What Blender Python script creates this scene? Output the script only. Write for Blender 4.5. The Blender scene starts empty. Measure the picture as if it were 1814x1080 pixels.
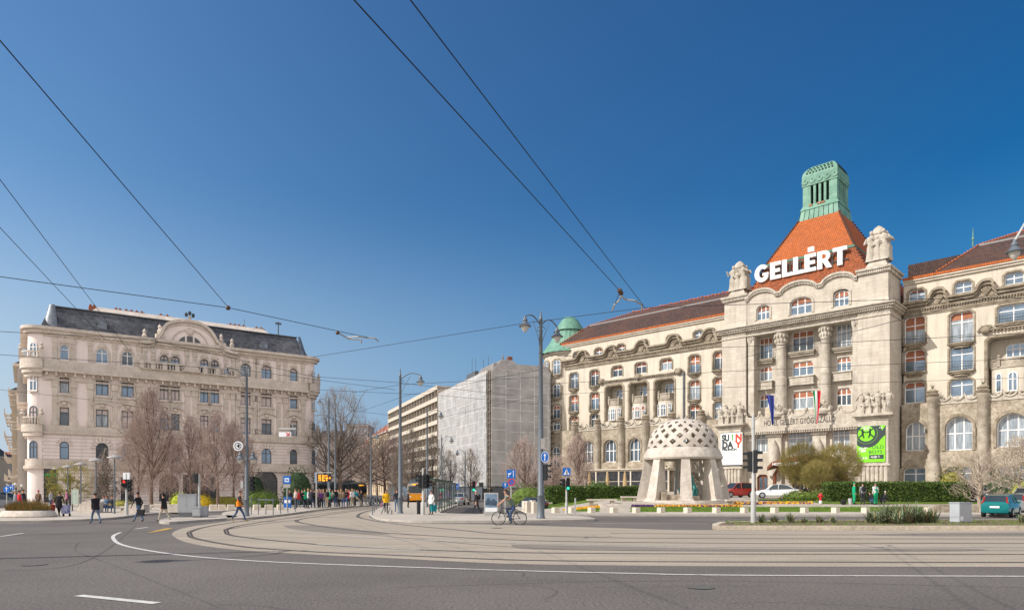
import bpy, bmesh, math, random
from math import sin, cos, pi, radians, atan2, hypot, sqrt
from mathutils import Vector, Matrix, noise as mn
S = bpy.context.scene; C = S.collection
# ---------------------------------------------------------------- camera, sky, sun, exposure
FP, CX, HY, EYE = 1210.0, 907.0, 867.0, 1.8      # focal length, principal column and horizon row of the 1814 px photograph
cam = bpy.data.objects.new('camera', bpy.data.cameras.new('camera')); C.objects.link(cam)
cam.location = (0, 0, EYE); cam.rotation_euler = (pi/2, 0, 0)
cam.data.sensor_width = 36; cam.data.lens = FP/1814*36; cam.data.shift_y = (HY-540)/1814
cam.data.clip_start = .1; cam.data.clip_end = 6000
S.camera = cam
SUN_AZ, SUN_EL = radians(72), radians(38)        # azimuth measured from straight behind the camera towards the left
sd = Vector((-sin(SUN_AZ)*cos(SUN_EL), -cos(SUN_AZ)*cos(SUN_EL), sin(SUN_EL)))
W = bpy.data.worlds.new('World'); S.world = W; W.use_nodes = True
nt = W.node_tree; sky = nt.nodes.new('ShaderNodeTexSky'); sky.sky_type = 'NISHITA'; sky.sun_disc = False
sky.sun_elevation = SUN_EL; sky.sun_rotation = atan2(sd.x, sd.y)
sky.altitude = 300; sky.air_density = 1.15; sky.dust_density = .55; sky.ozone_density = 3.2
bg = nt.nodes['Background']; bg.inputs[1].default_value = .125
# deep polarised blue away from the sun: per-channel gamma and a fall-off with the angle to the sun, all in world directions
wt = nt.nodes.new('ShaderNodeTexCoord'); dp = nt.nodes.new('ShaderNodeVectorMath'); dp.operation = 'DOT_PRODUCT'; dp.inputs[1].default_value = sd
nt.links.new(wt.outputs['Generated'], dp.inputs[0])
se = nt.nodes.new('ShaderNodeSeparateColor'); co = nt.nodes.new('ShaderNodeCombineColor'); nt.links.new(sky.outputs[0], se.inputs[0])
for i, (g, lo_, hi_) in enumerate(((1.5, .13, 1.08), (1.2, .45, .86), (1.0, .58, .82))):
    p1 = nt.nodes.new('ShaderNodeMath'); p1.operation = 'MULTIPLY'; p1.inputs[1].default_value = .125*1.2746; nt.links.new(se.outputs[i], p1.inputs[0])
    p2 = nt.nodes.new('ShaderNodeMath'); p2.operation = 'POWER'; p2.inputs[1].default_value = g; nt.links.new(p1.outputs[0], p2.inputs[0])
    mr = nt.nodes.new('ShaderNodeMapRange'); mr.inputs[1].default_value = -.35; mr.inputs[2].default_value = .45; mr.inputs[3].default_value = lo_; mr.inputs[4].default_value = hi_
    nt.links.new(dp.outputs['Value'], mr.inputs[0])
    p3 = nt.nodes.new('ShaderNodeMath'); p3.operation = 'MULTIPLY'; nt.links.new(p2.outputs[0], p3.inputs[0]); nt.links.new(mr.outputs[0], p3.inputs[1])
    p4 = nt.nodes.new('ShaderNodeMath'); p4.operation = 'MULTIPLY'; p4.inputs[1].default_value = 1/(.125*1.2746); nt.links.new(p3.outputs[0], p4.inputs[0]); nt.links.new(p4.outputs[0], co.inputs[i])
# pale air low over the horizon, paler towards the sun
sz_ = nt.nodes.new('ShaderNodeSeparateXYZ'); nt.links.new(wt.outputs['Generated'], sz_.inputs[0])
kz = nt.nodes.new('ShaderNodeMapRange'); kz.interpolation_type = 'SMOOTHSTEP'; kz.inputs[1].default_value = -.04; kz.inputs[2].default_value = .40; kz.inputs[3].default_value = 1; kz.inputs[4].default_value = 0; nt.links.new(sz_.outputs[2], kz.inputs[0])
kd = nt.nodes.new('ShaderNodeMapRange'); kd.inputs[1].default_value = -.45; kd.inputs[2].default_value = .38; kd.inputs[3].default_value = 0; kd.inputs[4].default_value = 1; nt.links.new(dp.outputs['Value'], kd.inputs[0])
hc = nt.nodes.new('ShaderNodeMix'); hc.data_type = 'RGBA'; q_ = 1/(.125*1.2746)
hc.inputs[6].default_value = (.10*q_, .27*q_, .54*q_, 1); hc.inputs[7].default_value = (.56*q_, .66*q_, .77*q_, 1); nt.links.new(kd.outputs[0], hc.inputs[0])
hm = nt.nodes.new('ShaderNodeMix'); hm.data_type = 'RGBA'; nt.links.new(kz.outputs[0], hm.inputs[0]); nt.links.new(co.outputs[0], hm.inputs[6]); nt.links.new(hc.outputs[2], hm.inputs[7]); 
# warm-white fill light added to the sky behind the camera, lifting the shaded facades
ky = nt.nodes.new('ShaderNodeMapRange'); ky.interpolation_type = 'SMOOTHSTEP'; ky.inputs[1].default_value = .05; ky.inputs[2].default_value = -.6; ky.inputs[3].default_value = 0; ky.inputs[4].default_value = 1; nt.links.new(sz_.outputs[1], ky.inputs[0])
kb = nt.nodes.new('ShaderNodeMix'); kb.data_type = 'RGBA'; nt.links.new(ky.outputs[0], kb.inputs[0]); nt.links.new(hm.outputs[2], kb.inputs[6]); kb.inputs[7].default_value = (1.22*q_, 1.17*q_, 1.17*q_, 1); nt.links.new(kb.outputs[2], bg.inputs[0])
sl = bpy.data.lights.new('sun', 'SUN'); sl.energy = 4.0; sl.angle = radians(.5); sl.color = (1, .95, .88)
so = bpy.data.objects.new('sun', sl); C.objects.link(so); so.rotation_euler = sd.to_track_quat('Z', 'Y').to_euler()
S.view_settings.view_transform = 'Standard'; S.view_settings.look = 'None'; S.view_settings.exposure = .35; S.view_settings.gamma = 1
# ---------------------------------------------------------------- helpers
R = random.Random(7)
def gp(px, py, z=0.0):                            # ground point seen at a pixel of the photograph
    d = (EYE-z)*FP/(py-HY); return ((px-CX)/FP*d, d)
def at(px, d): return ((px-CX)/FP*d, d)
def zat(py, d): return EYE+(HY-py)*d/FP
class MB:
    def __init__(s): s.v = []; s.f = []; s.m = []
    def add(s, vs, fs, mi=0):
        n = len(s.v); s.v += [tuple(p) for p in vs]; s.f += [tuple(n+i for i in f) for f in fs]; s.m += [mi]*len(fs); return s
    def box(s, x0, x1, y0, y1, z0, z1, mi=0):
        return s.add([(x0,y0,z0),(x1,y0,z0),(x1,y1,z0),(x0,y1,z0),(x0,y0,z1),(x1,y0,z1),(x1,y1,z1),(x0,y1,z1)],
                     [(0,3,2,1),(4,5,6,7),(0,1,5,4),(1,2,6,5),(2,3,7,6),(3,0,4,7)], mi)
    def fru(s, a, b, z0, z1, mi=0):               # frustum from rect a=(x0,x1,y0,y1) to rect b
        return s.add([(a[0],a[2],z0),(a[1],a[2],z0),(a[1],a[3],z0),(a[0],a[3],z0),(b[0],b[2],z1),(b[1],b[2],z1),(b[1],b[3],z1),(b[0],b[3],z1)],
                     [(0,3,2,1),(4,5,6,7),(0,1,5,4),(1,2,6,5),(2,3,7,6),(3,0,4,7)], mi)
    def pxz(s, poly, y0, y1, mi=0):               # polygon in x,z extruded along y
        n = len(poly); a = sum(poly[i][0]*poly[(i+1)%n][1]-poly[(i+1)%n][0]*poly[i][1] for i in range(n))
        if a < 0: poly = poly[::-1]
        return s.add([(x,y0,z) for x, z in poly]+[(x,y1,z) for x, z in poly],
                     [tuple(range(n)), tuple(range(2*n-1, n-1, -1))]+[(i+n, (i+1)%n+n, (i+1)%n, i) for i in range(n)], mi)
    def pxy(s, poly, z0, z1, mi=0):
        n = len(poly); a = sum(poly[i][0]*poly[(i+1)%n][1]-poly[(i+1)%n][0]*poly[i][1] for i in range(n))
        if a < 0: poly = poly[::-1]
        return s.add([(x,y,z0) for x, y in poly]+[(x,y,z1) for x, y in poly],
                     [tuple(range(n-1,-1,-1)), tuple(range(n, 2*n))]+[(i, (i+1)%n, (i+1)%n+n, i+n) for i in range(n)], mi)
    def tube(s, pts, r, n=6, mi=0, cap=True):
        P = [Vector(p) for p in pts]; k = len(P); rr = r if isinstance(r, (list, tuple)) else [r]*k
        vs = []; up = Vector((0,0,1)) if abs((P[-1]-P[0]).normalized().z) < .9 else Vector((0,1,0))
        for i, p in enumerate(P):
            t = (P[min(i+1,k-1)]-P[max(i-1,0)]).normalized(); a = t.cross(up)
            if a.length < 1e-4: a = t.cross(Vector((1,0,0)))
            a.normalize(); b = a.cross(t)
            for j in range(n):
                w = 2*pi*j/n; vs.append(p+(a*cos(w)+b*sin(w))*rr[i])
        fs = [(i*n+j, (i+1)*n+j, (i+1)*n+(j+1)%n, i*n+(j+1)%n) for i in range(k-1) for j in range(n)]
        if cap: fs += [tuple(range(n)), tuple(range(k*n-1, (k-1)*n-1, -1))]
        return s.add(vs, fs, mi)
    def lathe(s, prof, c=(0,0), n=16, mi=0, sx=1, sy=1, a0=0, a1=2*pi):
        full = abs(a1-a0-2*pi) < 1e-6; m = n if full else n+1
        vs = [(c[0]+r*cos(a0+(a1-a0)*j/n)*sx, c[1]+r*sin(a0+(a1-a0)*j/n)*sy, z) for r, z in prof for j in range(m)]
        fs = [(i*m+j, i*m+(j+1)%m, (i+1)*m+(j+1)%m, (i+1)*m+j) for i in range(len(prof)-1) for j in range(n)]
        return s.add(vs, fs, mi)
    def ball(s, c, r, n=10, k=7, mi=0):
        rx, ry, rz = r if isinstance(r, (list, tuple)) else (r, r, r)
        vs = [(c[0]+rx*sin(pi*i/k)*cos(2*pi*j/n), c[1]+ry*sin(pi*i/k)*sin(2*pi*j/n), c[2]-rz*cos(pi*i/k)) for i in range(k+1) for j in range(n)]
        return s.add(vs, [(i*n+j, i*n+(j+1)%n, (i+1)*n+(j+1)%n, (i+1)*n+j) for i in range(k) for j in range(n)], mi)
    def strip(s, path, y0, y1, th, mi=0):         # moulding of height th following a path in x,z between depths y0..y1
        n = len(path); up = []
        for i in range(n):
            a = Vector(path[max(i-1,0)]); b = Vector(path[min(i+1,n-1)]); t = (b-a).normalized(); up.append(Vector((-t.y, t.x))*th)
        vs = []
        for (x, z), u in zip(path, up): vs += [(x,y0,z),(x,y1,z),(x+u.x,y1,z+u.y),(x+u.x,y0,z+u.y)]
        fs = [(4*i+j, 4*i+4+j, 4*i+4+(j+1)%4, 4*i+(j+1)%4) for i in range(n-1) for j in range(4)]+[(3,2,1,0), (4*n-4,4*n-3,4*n-2,4*n-1)]
        return s.add(vs, fs, mi)
    def build(s, name, mats, parent=None, smooth=False, loc=None):
        me = bpy.data.meshes.new(name); me.from_pydata(s.v, [], s.f); me.validate(clean_customdata=False)
        for m in (mats if isinstance(mats, (list, tuple)) else [mats]): me.materials.append(m)
        if len(me.polygons) == len(s.m): me.polygons.foreach_set('material_index', s.m)
        bm = bmesh.new(); bm.from_mesh(me); bmesh.ops.remove_doubles(bm, verts=bm.verts, dist=1e-5); bmesh.ops.recalc_face_normals(bm, faces=bm.faces); bm.to_mesh(me); bm.free()
        if smooth:
            me.polygons.foreach_set('use_smooth', [True]*len(me.polygons)); me.set_sharp_from_angle(angle=radians(42 if smooth is True else smooth))
        o = bpy.data.objects.new(name, me); C.objects.link(o)
        if parent: o.parent = parent
        if loc: o.location = loc
        return o
def tag(o, label=None, cat=None, group=None, kind=None):
    if label: o['label'] = label
    if cat: o['category'] = cat
    if group: o['group'] = group
    if kind: o['kind'] = kind
    return o
def empty(name, loc=(0,0,0), rz=0, label=None, cat=None, group=None):
    o = bpy.data.objects.new(name, None); C.objects.link(o); o.empty_display_size = .3
    o.location = loc if len(loc) == 3 else (loc[0], loc[1], 0); o.rotation_euler = (0,0,rz); return tag(o, label, cat, group)
def copy_tree(o, parent=None):
    c = o.copy(); C.objects.link(c); c.parent = parent
    for ch in list(o.children): copy_tree(ch, c)
    return c
def dup(root, loc, rz=0, label=None, group=None, sc=1):
    c = copy_tree(root); c.location = loc if len(loc) == 3 else (loc[0], loc[1], 0); c.rotation_euler = (0,0,rz); c.scale = (sc,)*3
    if label: c['label'] = label
    if group: c['group'] = group
    return c
# ---------------------------------------------------------------- materials
def mat(name, col, rough=.8, var=.12, scale=3.0, bump=0.0, spec=.3, metal=0.0, emit=0.0, col2=None, fine=None, alpha=None, stretch=None, trans=0, streak=0):
    m = bpy.data.materials.new(name); m.use_nodes = True; n = m.node_tree; b = n.nodes['Principled BSDF']
    b.inputs['Roughness'].default_value = rough; b.inputs['Specular IOR Level'].default_value = spec; b.inputs['Metallic'].default_value = metal
    if trans: b.inputs['Transmission Weight'].default_value = trans
    if alpha is not None: b.inputs['Alpha'].default_value = alpha
    c = (*col, 1)
    if emit: b.inputs['Emission Color'].default_value = c; b.inputs['Emission Strength'].default_value = emit
    if var <= 0 and not col2: b.inputs['Base Color'].default_value = c; return m
    tc = n.nodes.new('ShaderNodeTexCoord'); src = tc.outputs['Object']
    if stretch:
        mp = n.nodes.new('ShaderNodeMapping'); mp.inputs['Scale'].default_value = stretch; n.links.new(src, mp.inputs[0]); src = mp.outputs[0]
    no = n.nodes.new('ShaderNodeTexNoise'); no.inputs['Scale'].default_value = scale; no.inputs['Detail'].default_value = 6; no.inputs['Roughness'].default_value = .6
    n.links.new(src, no.inputs['Vector'])
    rp = n.nodes.new('ShaderNodeValToRGB'); rp.color_ramp.elements[0].position = .3; rp.color_ramp.elements[1].position = .7
    lo = tuple(x*(1-var) for x in col) if col2 is None else col2
    hi = tuple(min(1, x*(1+var)) for x in col) if col2 is None else col
    rp.color_ramp.elements[0].color = (*lo, 1); rp.color_ramp.elements[1].color = (*hi, 1)
    n.links.new(no.outputs[0], rp.inputs[0]); out = rp.outputs[0]
    if fine:
        n2 = n.nodes.new('ShaderNodeTexNoise'); n2.inputs['Scale'].default_value = fine[0]; n2.inputs['Detail'].default_value = 3
        n.links.new(tc.outputs['Object'], n2.inputs['Vector'])
        mr = n.nodes.new('ShaderNodeMapRange'); mr.inputs[1].default_value = .25; mr.inputs[2].default_value = .75
        mr.inputs[3].default_value = 1-fine[1]; mr.inputs[4].default_value = 1+fine[1]; n.links.new(n2.outputs[0], mr.inputs[0])
        mx = n.nodes.new('ShaderNodeVectorMath'); mx.operation = 'SCALE'; n.links.new(out, mx.inputs[0]); n.links.new(mr.outputs[0], mx.inputs['Scale']); out = mx.outputs[0]
    if streak:                                    # rain streaks and soot running down the surface
        mp2 = n.nodes.new('ShaderNodeMapping'); mp2.inputs['Scale'].default_value = (1.6, 1.6, .16); n.links.new(tc.outputs['Object'], mp2.inputs[0])
        n3 = n.nodes.new('ShaderNodeTexNoise'); n3.inputs['Scale'].default_value = 1; n3.inputs['Detail'].default_value = 5; n3.inputs['Roughness'].default_value = .65; n.links.new(mp2.outputs[0], n3.inputs['Vector'])
        m3 = n.nodes.new('ShaderNodeMapRange'); m3.inputs[1].default_value = .48; m3.inputs[2].default_value = .78; m3.inputs[3].default_value = 1; m3.inputs[4].default_value = 1-streak; n.links.new(n3.outputs[0], m3.inputs[0])
        x3 = n.nodes.new('ShaderNodeVectorMath'); x3.operation = 'SCALE'; n.links.new(out, x3.inputs[0]); n.links.new(m3.outputs[0], x3.inputs['Scale']); out = x3.outputs[0]
    n.links.new(out, b.inputs['Base Color'])
    if bump:
        bp = n.nodes.new('ShaderNodeBump'); bp.inputs['Strength'].default_value = bump; bp.inputs['Distance'].default_value = .05
        n.links.new((n2 if fine else no).outputs[0], bp.inputs['Height']); n.links.new(bp.outputs[0], b.inputs['Normal'])
    return m
def block_mat(name, col, mortar, bw, bh, joint=.02, rough=.85, var=.08, nscale=.8, plane='xz', dirt=None, off=.5, bump=.3, streak=0):
    """masonry, tiles or slabs: a brick pattern laid in the face's own plane, with large blotches"""
    m = bpy.data.materials.new(name); m.use_nodes = True; n = m.node_tree; b = n.nodes['Principled BSDF']; b.inputs['Roughness'].default_value = rough
    b.inputs['Specular IOR Level'].default_value = .25
    tc = n.nodes.new('ShaderNodeTexCoord'); mp = n.nodes.new('ShaderNodeMapping'); n.links.new(tc.outputs['Object'], mp.inputs[0])
    if plane == 'xz': mp.inputs['Rotation'].default_value = (-pi/2, 0, 0)
    elif plane == 'walls':
        # x+y along the wall, z up: works on faces turned either way
        sx = n.nodes.new('ShaderNodeSeparateXYZ'); cm = n.nodes.new('ShaderNodeCombineXYZ'); ad = n.nodes.new('ShaderNodeMath'); ad.operation = 'ADD'
        n.links.new(tc.outputs['Object'], sx.inputs[0]); n.links.new(sx.outputs[0], ad.inputs[0]); n.links.new(sx.outputs[1], ad.inputs[1])
        n.links.new(ad.outputs[0], cm.inputs[0]); n.links.new(sx.outputs[2], cm.inputs[1]); mp = cm
    br = n.nodes.new('ShaderNodeTexBrick'); br.inputs['Scale'].default_value = 1; br.inputs['Brick Width'].default_value = bw; br.inputs['Row Height'].default_value = bh
    br.inputs['Mortar Size'].default_value = joint; br.inputs['Mortar Smooth'].default_value = .3; br.offset = off
    br.inputs['Color1'].default_value = (*[x*(1-var) for x in col], 1); br.inputs['Color2'].default_value = (*[min(1, x*(1+var)) for x in col], 1); br.inputs['Mortar'].default_value = (*mortar, 1)
    n.links.new(mp.outputs[0], br.inputs['Vector'])
    no = n.nodes.new('ShaderNodeTexNoise'); no.inputs['Scale'].default_value = nscale; no.inputs['Detail'].default_value = 7; no.inputs['Roughness'].default_value = .65
    n.links.new(tc.outputs['Object'], no.inputs['Vector'])
    mx = n.nodes.new('ShaderNodeMix'); mx.data_type = 'RGBA'; mx.blend_type = 'MIX'
    mr = n.nodes.new('ShaderNodeMapRange'); mr.inputs[1].default_value = .45; mr.inputs[2].default_value = .75; mr.inputs[3].default_value = 0; mr.inputs[4].default_value = .75
    n.links.new(no.outputs[0], mr.inputs[0]); n.links.new(mr.outputs[0], mx.inputs[0]); n.links.new(br.outputs[0], mx.inputs[6])
    mx.inputs[7].default_value = (*(dirt or [x*.75 for x in col]), 1); out = mx.outputs[2]
    if streak:                                    # rain streaks and soot running down the surface
        mp2 = n.nodes.new('ShaderNodeMapping'); mp2.inputs['Scale'].default_value = (1.6, 1.6, .16); n.links.new(tc.outputs['Object'], mp2.inputs[0])
        n3 = n.nodes.new('ShaderNodeTexNoise'); n3.inputs['Scale'].default_value = 1; n3.inputs['Detail'].default_value = 5; n3.inputs['Roughness'].default_value = .65; n.links.new(mp2.outputs[0], n3.inputs['Vector'])
        m3 = n.nodes.new('ShaderNodeMapRange'); m3.inputs[1].default_value = .48; m3.inputs[2].default_value = .78; m3.inputs[3].default_value = 1; m3.inputs[4].default_value = 1-streak; n.links.new(n3.outputs[0], m3.inputs[0])
        x3 = n.nodes.new('ShaderNodeVectorMath'); x3.operation = 'SCALE'; n.links.new(out, x3.inputs[0]); n.links.new(m3.outputs[0], x3.inputs['Scale']); out = x3.outputs[0]
    n.links.new(out, b.inputs['Base Color'])
    bp = n.nodes.new('ShaderNodeBump'); bp.inputs['Strength'].default_value = bump; bp.inputs['Distance'].default_value = .03; bp.invert = True
    n.links.new(br.outputs['Fac'], bp.inputs['Height']); n.links.new(bp.outputs[0], b.inputs['Normal'])
    return m
M = {}
M['glass'] = mat('window glass', (.20,.27,.34), .10, .45, .35, spec=.9, metal=.55)
M['glass_d'] = mat('dim window glass', (.07,.09,.11), .12, .5, .6, spec=.9, metal=.3)
M['glass_l'] = mat('curtained glass', (.27,.31,.34), .12, .5, 1.6, spec=.8, stretch=(3,3,.4))
M['white'] = mat('white paint', (.80,.79,.77), .5, .05)
M['blind'] = mat('orange blind', (.34,.135,.075), .7, .2, 1.5)
M['shutter'] = mat('grey shutter', (.56,.47,.44), .7, .06, 1.0)
M['cream'] = mat('cream render', (.63,.565,.465), .9, 0, .35, col2=(.54,.48,.385), fine=(6,.06), bump=.1, streak=.28)
M['trim'] = mat('weathered stone trim', (.39,.335,.255), .95, .0, 1.1, col2=(.165,.13,.09), fine=(7,.25), bump=.6)
M['trim_l'] = mat('pale weathered trim', (.46,.41,.33), .95, .0, .8, col2=(.25,.21,.16), fine=(5,.2), bump=.5)
M['stone'] = block_mat('pale ashlar', (.53,.475,.395), (.38,.33,.27), 1.3, .52, .014, plane='walls', dirt=(.40,.345,.275), nscale=.3, bump=.16, streak=.30)
M['stone_p'] = mat('pale carved stone', (.56,.51,.43), .9, 0, 1.1, col2=(.37,.325,.26), fine=(5,.15), bump=.4, streak=.3)
M['brownstone'] = mat('brown rubble stone', (.45,.39,.305), .95, 0, .7, col2=(.22,.18,.13), fine=(3.5,.35), bump=.8)
M['tile_o'] = block_mat('orange roof tiles', (.46,.125,.035), (.26,.07,.022), .25, .33, .035, plane='walls', dirt=(.31,.10,.04), nscale=.45, bump=.7, var=.16, streak=.25)
M['tile_b'] = block_mat('brown roof tiles', (.082,.050,.042), (.036,.025,.023), .25, .30, .035, plane='walls', dirt=(.125,.06,.04), nscale=.25, bump=.5, var=.3)
M['tile_m'] = block_mat('old orange roof tiles', (.36,.10,.035), (.16,.05,.025), .25, .33, .04, plane='walls', dirt=(.14,.055,.035), nscale=.9, bump=.6, var=.3)
M['tile_d'] = mat('dark roof tiles', (.10,.05,.035), .85, .3, 2)
M['copper'] = mat('green copper', (.18,.35,.255), .6, 0, .8, col2=(.09,.21,.15), fine=(5,.15), spec=.4)
M['copper_d'] = mat('dark copper seam', (.09,.19,.14), .7, .2)
M['rust'] = mat('rusty copper', (.30,.16,.09), .8, .3)
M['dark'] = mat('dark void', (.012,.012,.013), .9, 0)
M['iron'] = mat('wrought iron', (.05,.06,.06), .6, .1)
M['pole'] = mat('grey pole paint', (.115,.135,.155), .45, .12, 1.2, spec=.5)
M['pole_l'] = mat('light grey pole paint', (.42,.42,.40), .5, .08, 1.5)
M['black'] = mat('black plastic', (.02,.022,.025), .5, .1)
M['wire'] = mat('dark cable', (.025,.025,.028), .6, 0)
M['steel'] = mat('rail steel', (.30,.25,.21), .35, .3, 2, metal=.6)
M['asphalt'] = mat('asphalt', (.136,.119,.106), .9, .20, .16, fine=(18,.42), bump=.35)
M['asphalt_d'] = mat('patched asphalt', (.115,.108,.100), .9, .2, .4, fine=(24,.25), bump=.2)
M['patch'] = mat('old track asphalt', (.215,.185,.155), .9, .14, .5, fine=(20,.2), bump=.2)
M['groove'] = mat('rail groove', (.055,.045,.038), .9, .3, 1)
M['bed'] = mat('worn track concrete', (.40,.335,.26), .9, 0, .5, col2=(.28,.24,.19), fine=(14,.2), bump=.2, stretch=(.35,2.4,1))
M['pave'] = block_mat('paving slabs', (.48,.42,.35), (.33,.29,.24), .8, .4, .02, plane='xy', dirt=(.32,.285,.24), nscale=.3, bump=.1)
M['kerb'] = mat('kerb stone', (.42,.38,.33), .85, .15, 2, bump=.2)
M['kerb_d'] = mat('weathered kerb', (.58,.50,.39), .9, 0, 1.2, col2=(.40,.34,.26), fine=(8,.2), bump=.3)
M['line'] = mat('worn road paint and glint', (.66,.64,.60), .7, 0, 6, col2=(.46,.44,.41), fine=(40,.15))
M['yline'] = mat('yellow road paint', (.48,.30,.07), .7, .15, 3)
M['grass'] = mat('lawn', (.125,.19,.018), .95, 0, .9, col2=(.08,.125,.016), fine=(30,.5), bump=.6)
M['soil'] = mat('dry soil', (.17,.12,.08), .95, .3, 3, bump=.4)
# ---------------------------------------------------------------- ground
def sstep(t): t = max(0, min(1, t)); return t*t*(3-2*t)
def H(x, y):                                      # rise of the hotel square above the roads
    if y < 50.2: return .0
    side = sstep((x-2.0-(y-50)*.02)/7)
    a = .42*sstep((y-50.2)/5)+.38*sstep((y-54.6)/6)+.20*sstep((y-60)/18)+.5*sstep((y-76)/22)
    return a*side
def sheet(name, poly, z, m, kind='structure', side=0, mside=None):
    mb = MB()
    if side: mb.pxy(poly, z-side, z)
    else: mb.add([(x,y,z) for x, y in poly], [tuple(range(len(poly)))])
    o = mb.build(name, m); o['kind'] = kind; return o
def bezl(pts, k=6):                               # Catmull-Rom through points
    out = []; P = [pts[0]]+list(pts)+[pts[-1]]
    for i in range(1, len(P)-2):
        p0, p1, p2, p3 = P[i-1], P[i], P[i+1], P[i+2]
        for j in range(k):
            t = j/k
            out.append(tuple(.5*((2*p1[a])+(-p0[a]+p2[a])*t+(2*p0[a]-5*p1[a]+4*p2[a]-p3[a])*t*t+(-p0[a]+3*p1[a]-3*p2[a]+p3[a])*t**3) for a in range(len(p1))))
    out.append(tuple(pts[-1])); return out
def ribbon(mb, pts, w, z, mi=0):                  # flat band of width w along a ground path
    n = len(pts); vs = []
    for i in range(n):
        a = Vector(pts[max(i-1,0)][:2]); b = Vector(pts[min(i+1,n-1)][:2]); t = (b-a).normalized(); nn = Vector((-t.y, t.x))*(w[i] if isinstance(w, list) else w)/2; p = Vector(pts[i][:2])
        vs += [(p.x-nn.x, p.y-nn.y, z), (p.x+nn.x, p.y+nn.y, z)]
    mb.add(vs, [(2*i, 2*i+2, 2*i+3, 2*i+1) for i in range(n-1)], mi)
# the base road sheet, to the horizon
mb = MB(); xs = [-3000,-600,-200,-100,-60,-30,0,30,60,100,200,600,3000]; ys = [-60,0,10,20,30,40,60,90,150,400,3000]
mb.add([(x,y,0) for y in ys for x in xs], [(j*13+i, j*13+i+1, j*13+i+14, j*13+i+13) for j in range(10) for i in range(12)])
mb.build('road', M['asphalt'])['kind'] = 'structure'
G = lambda L, z=0: [gp(a, b, z) for a, b in L]
# concrete track bed with rails
outer = G([(700,895),(640,897.5),(560,904),(500,911),(440,917),(395,924),(345,931),(318,937),(305,944),(310,951),(330,960),(386,970),(463,976.5),(540,981),(700,988.5),(898,998),(1097,1001),(1300,1002.5),(1814,1003.5),(2500,1004)])
inner = G([(2500,938.5),(1814,938.5),(1262,938.5),(1100,935),(900,929),(748,926.5),(690,924.5),(663,919.5),(654,914),(658,909),(672,902),(700,897)])
bed = bezl(outer, 5)+bezl(inner, 4)
sheet('track_bed', bed, .004, M['bed'])
rails = [
 [(668,896.5),(600,902.5),(520,911),(463,918),(405,926),(360,934),(338,941),(336,946),(347,953.5),(424,967),(540,976),(700,983),(900,991),(1100,994),(1400,995),(1814,995.5),(2500,996)],
 [(672,897.5),(610,905),(560,911),(478,922),(425,930.5),(404,936),(401,941),(417,949),(540,962),(700,971.5),(900,978),(1100,980),(1400,981),(1814,981.5),(2500,982)],
 [(676,898),(640,903),(600,908.5),(550,916),(528,920.5),(531,925),(600,936),(700,944.5),(900,955.5),(1100,960),(1400,962),(1814,962),(2500,962)],
 [(680,899),(655,904),(640,908.5),(634,913),(641,917.5),(700,927.5),(800,937),(900,946),(1100,952),(1400,953.6),(1814,954),(2500,954)]]
mbg, mbr = MB(), MB()
for r in rails:
    p = bezl(G(r), 8); ribbon(mbg, p, .20, .008); ribbon(mbr, p, .07, .012)
mbg.build('rail_groove', M['groove'])['kind'] = 'structure'; mbr.build('tram_rail', M['steel'])['kind'] = 'structure'
# switch rail joining the two tracks on the left
mb = MB(); ribbon(mb, bezl(G([(404,937),(440,931),(490,924.5),(530,920)]), 6), .10, .010)
ribbon(mb, bezl(G([(640,945),(900,968),(1200,975),(1814,975)]), 6), .05, .010)
ribbon(mb, bezl(G([(1080,944),(1400,946.6),(1814,946.6),(2500,946.6)]), 6), .10, .010)
mb.build('switch_rail', M['groove'])['kind'] = 'structure'
# darker asphalt patches between the tracks
def patch(L, z, m, nm='asphalt_patch'): sheet(nm, bezl(G(L+[L[0]]), 4)[:-1], z, m)
patch([(905,964),(1100,967.5),(1300,971),(1700,971),(1700,976),(1300,976.5),(1100,975),(930,972)], .006, M['patch'])
patch([(500,930),(560,930),(640,938),(690,946),(600,944),(520,937)], .0065, M['patch'])
patch([(1530,946),(1700,943),(1900,943),(1900,949),(1600,949)], .006, M['patch'])
# painted lines, and the shine of one rail drawn as a line
mb = MB()
def line(L, w, z=.010, mi=0, k=6): ribbon(mb, bezl(G(L), k), w, z, mi)
line([(214,942.5),(202,948),(201,954),(212,963),(247,972),(309,981.6),(386,989),(502,996),(700,1003.5),(900,1010),(1100,1015),(1300,1018.5),(1814,1020.5),(2500,1022)], .13)
line([(509.5,941),(600,948),(700,954.5),(898,961.5),(1100,965.5),(1300,968.3),(1814,968.5),(2500,968.5)], .12, .014)
line([(560,963.5),(640,968.3),(743,974)], .09, .014)  # bright shine on the rail, drawn as a pale band over it
line([(139,1054.5),(278,1068.5)], .17)
line([(240,936.5),(262,933.5)], .16); line([(0,950),(42,944)], .16); line([(-300,930),(60,927)], .12)
line([(1050,926.5),(1255,927)], .12); line([(1262,922),(2300,922)], .12); line([(1262,909),(1262,909.2)], .1)
line([(60,921),(230,916)], .10); line([(650,925),(1040,936.5)], .10, .014)
mb.build('road_marking_glint', M['line'])['kind'] = 'structure'
mb = MB(); line([(262,943),(300,935.5)], [.10,.28]*3+[.28], .010, 0, 6) if 0 else ribbon(mb, G([(262,943.5),(285,939),(301,935)]), [.05,.35,.30], .010)
mb.build('arrow_marking', M['yline'])['kind'] = 'structure'
# tar seams and tyre traces
mb = MB()
for L, w in (([(140,960),(135,975),(200,1000),(300,1040),(400,1080)], .03), ([(0,1010),(160,990),(240,930)], .03), ([(700,1040),(1200,1028),(1814,1040)], .02), ([(0,948),(250,941),(400,938)], .1)):
    ribbon(mb, bezl(G(L), 8), w, .006)
mb.build('tar_seam', M['asphalt_d'])['kind'] = 'structure'
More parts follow.
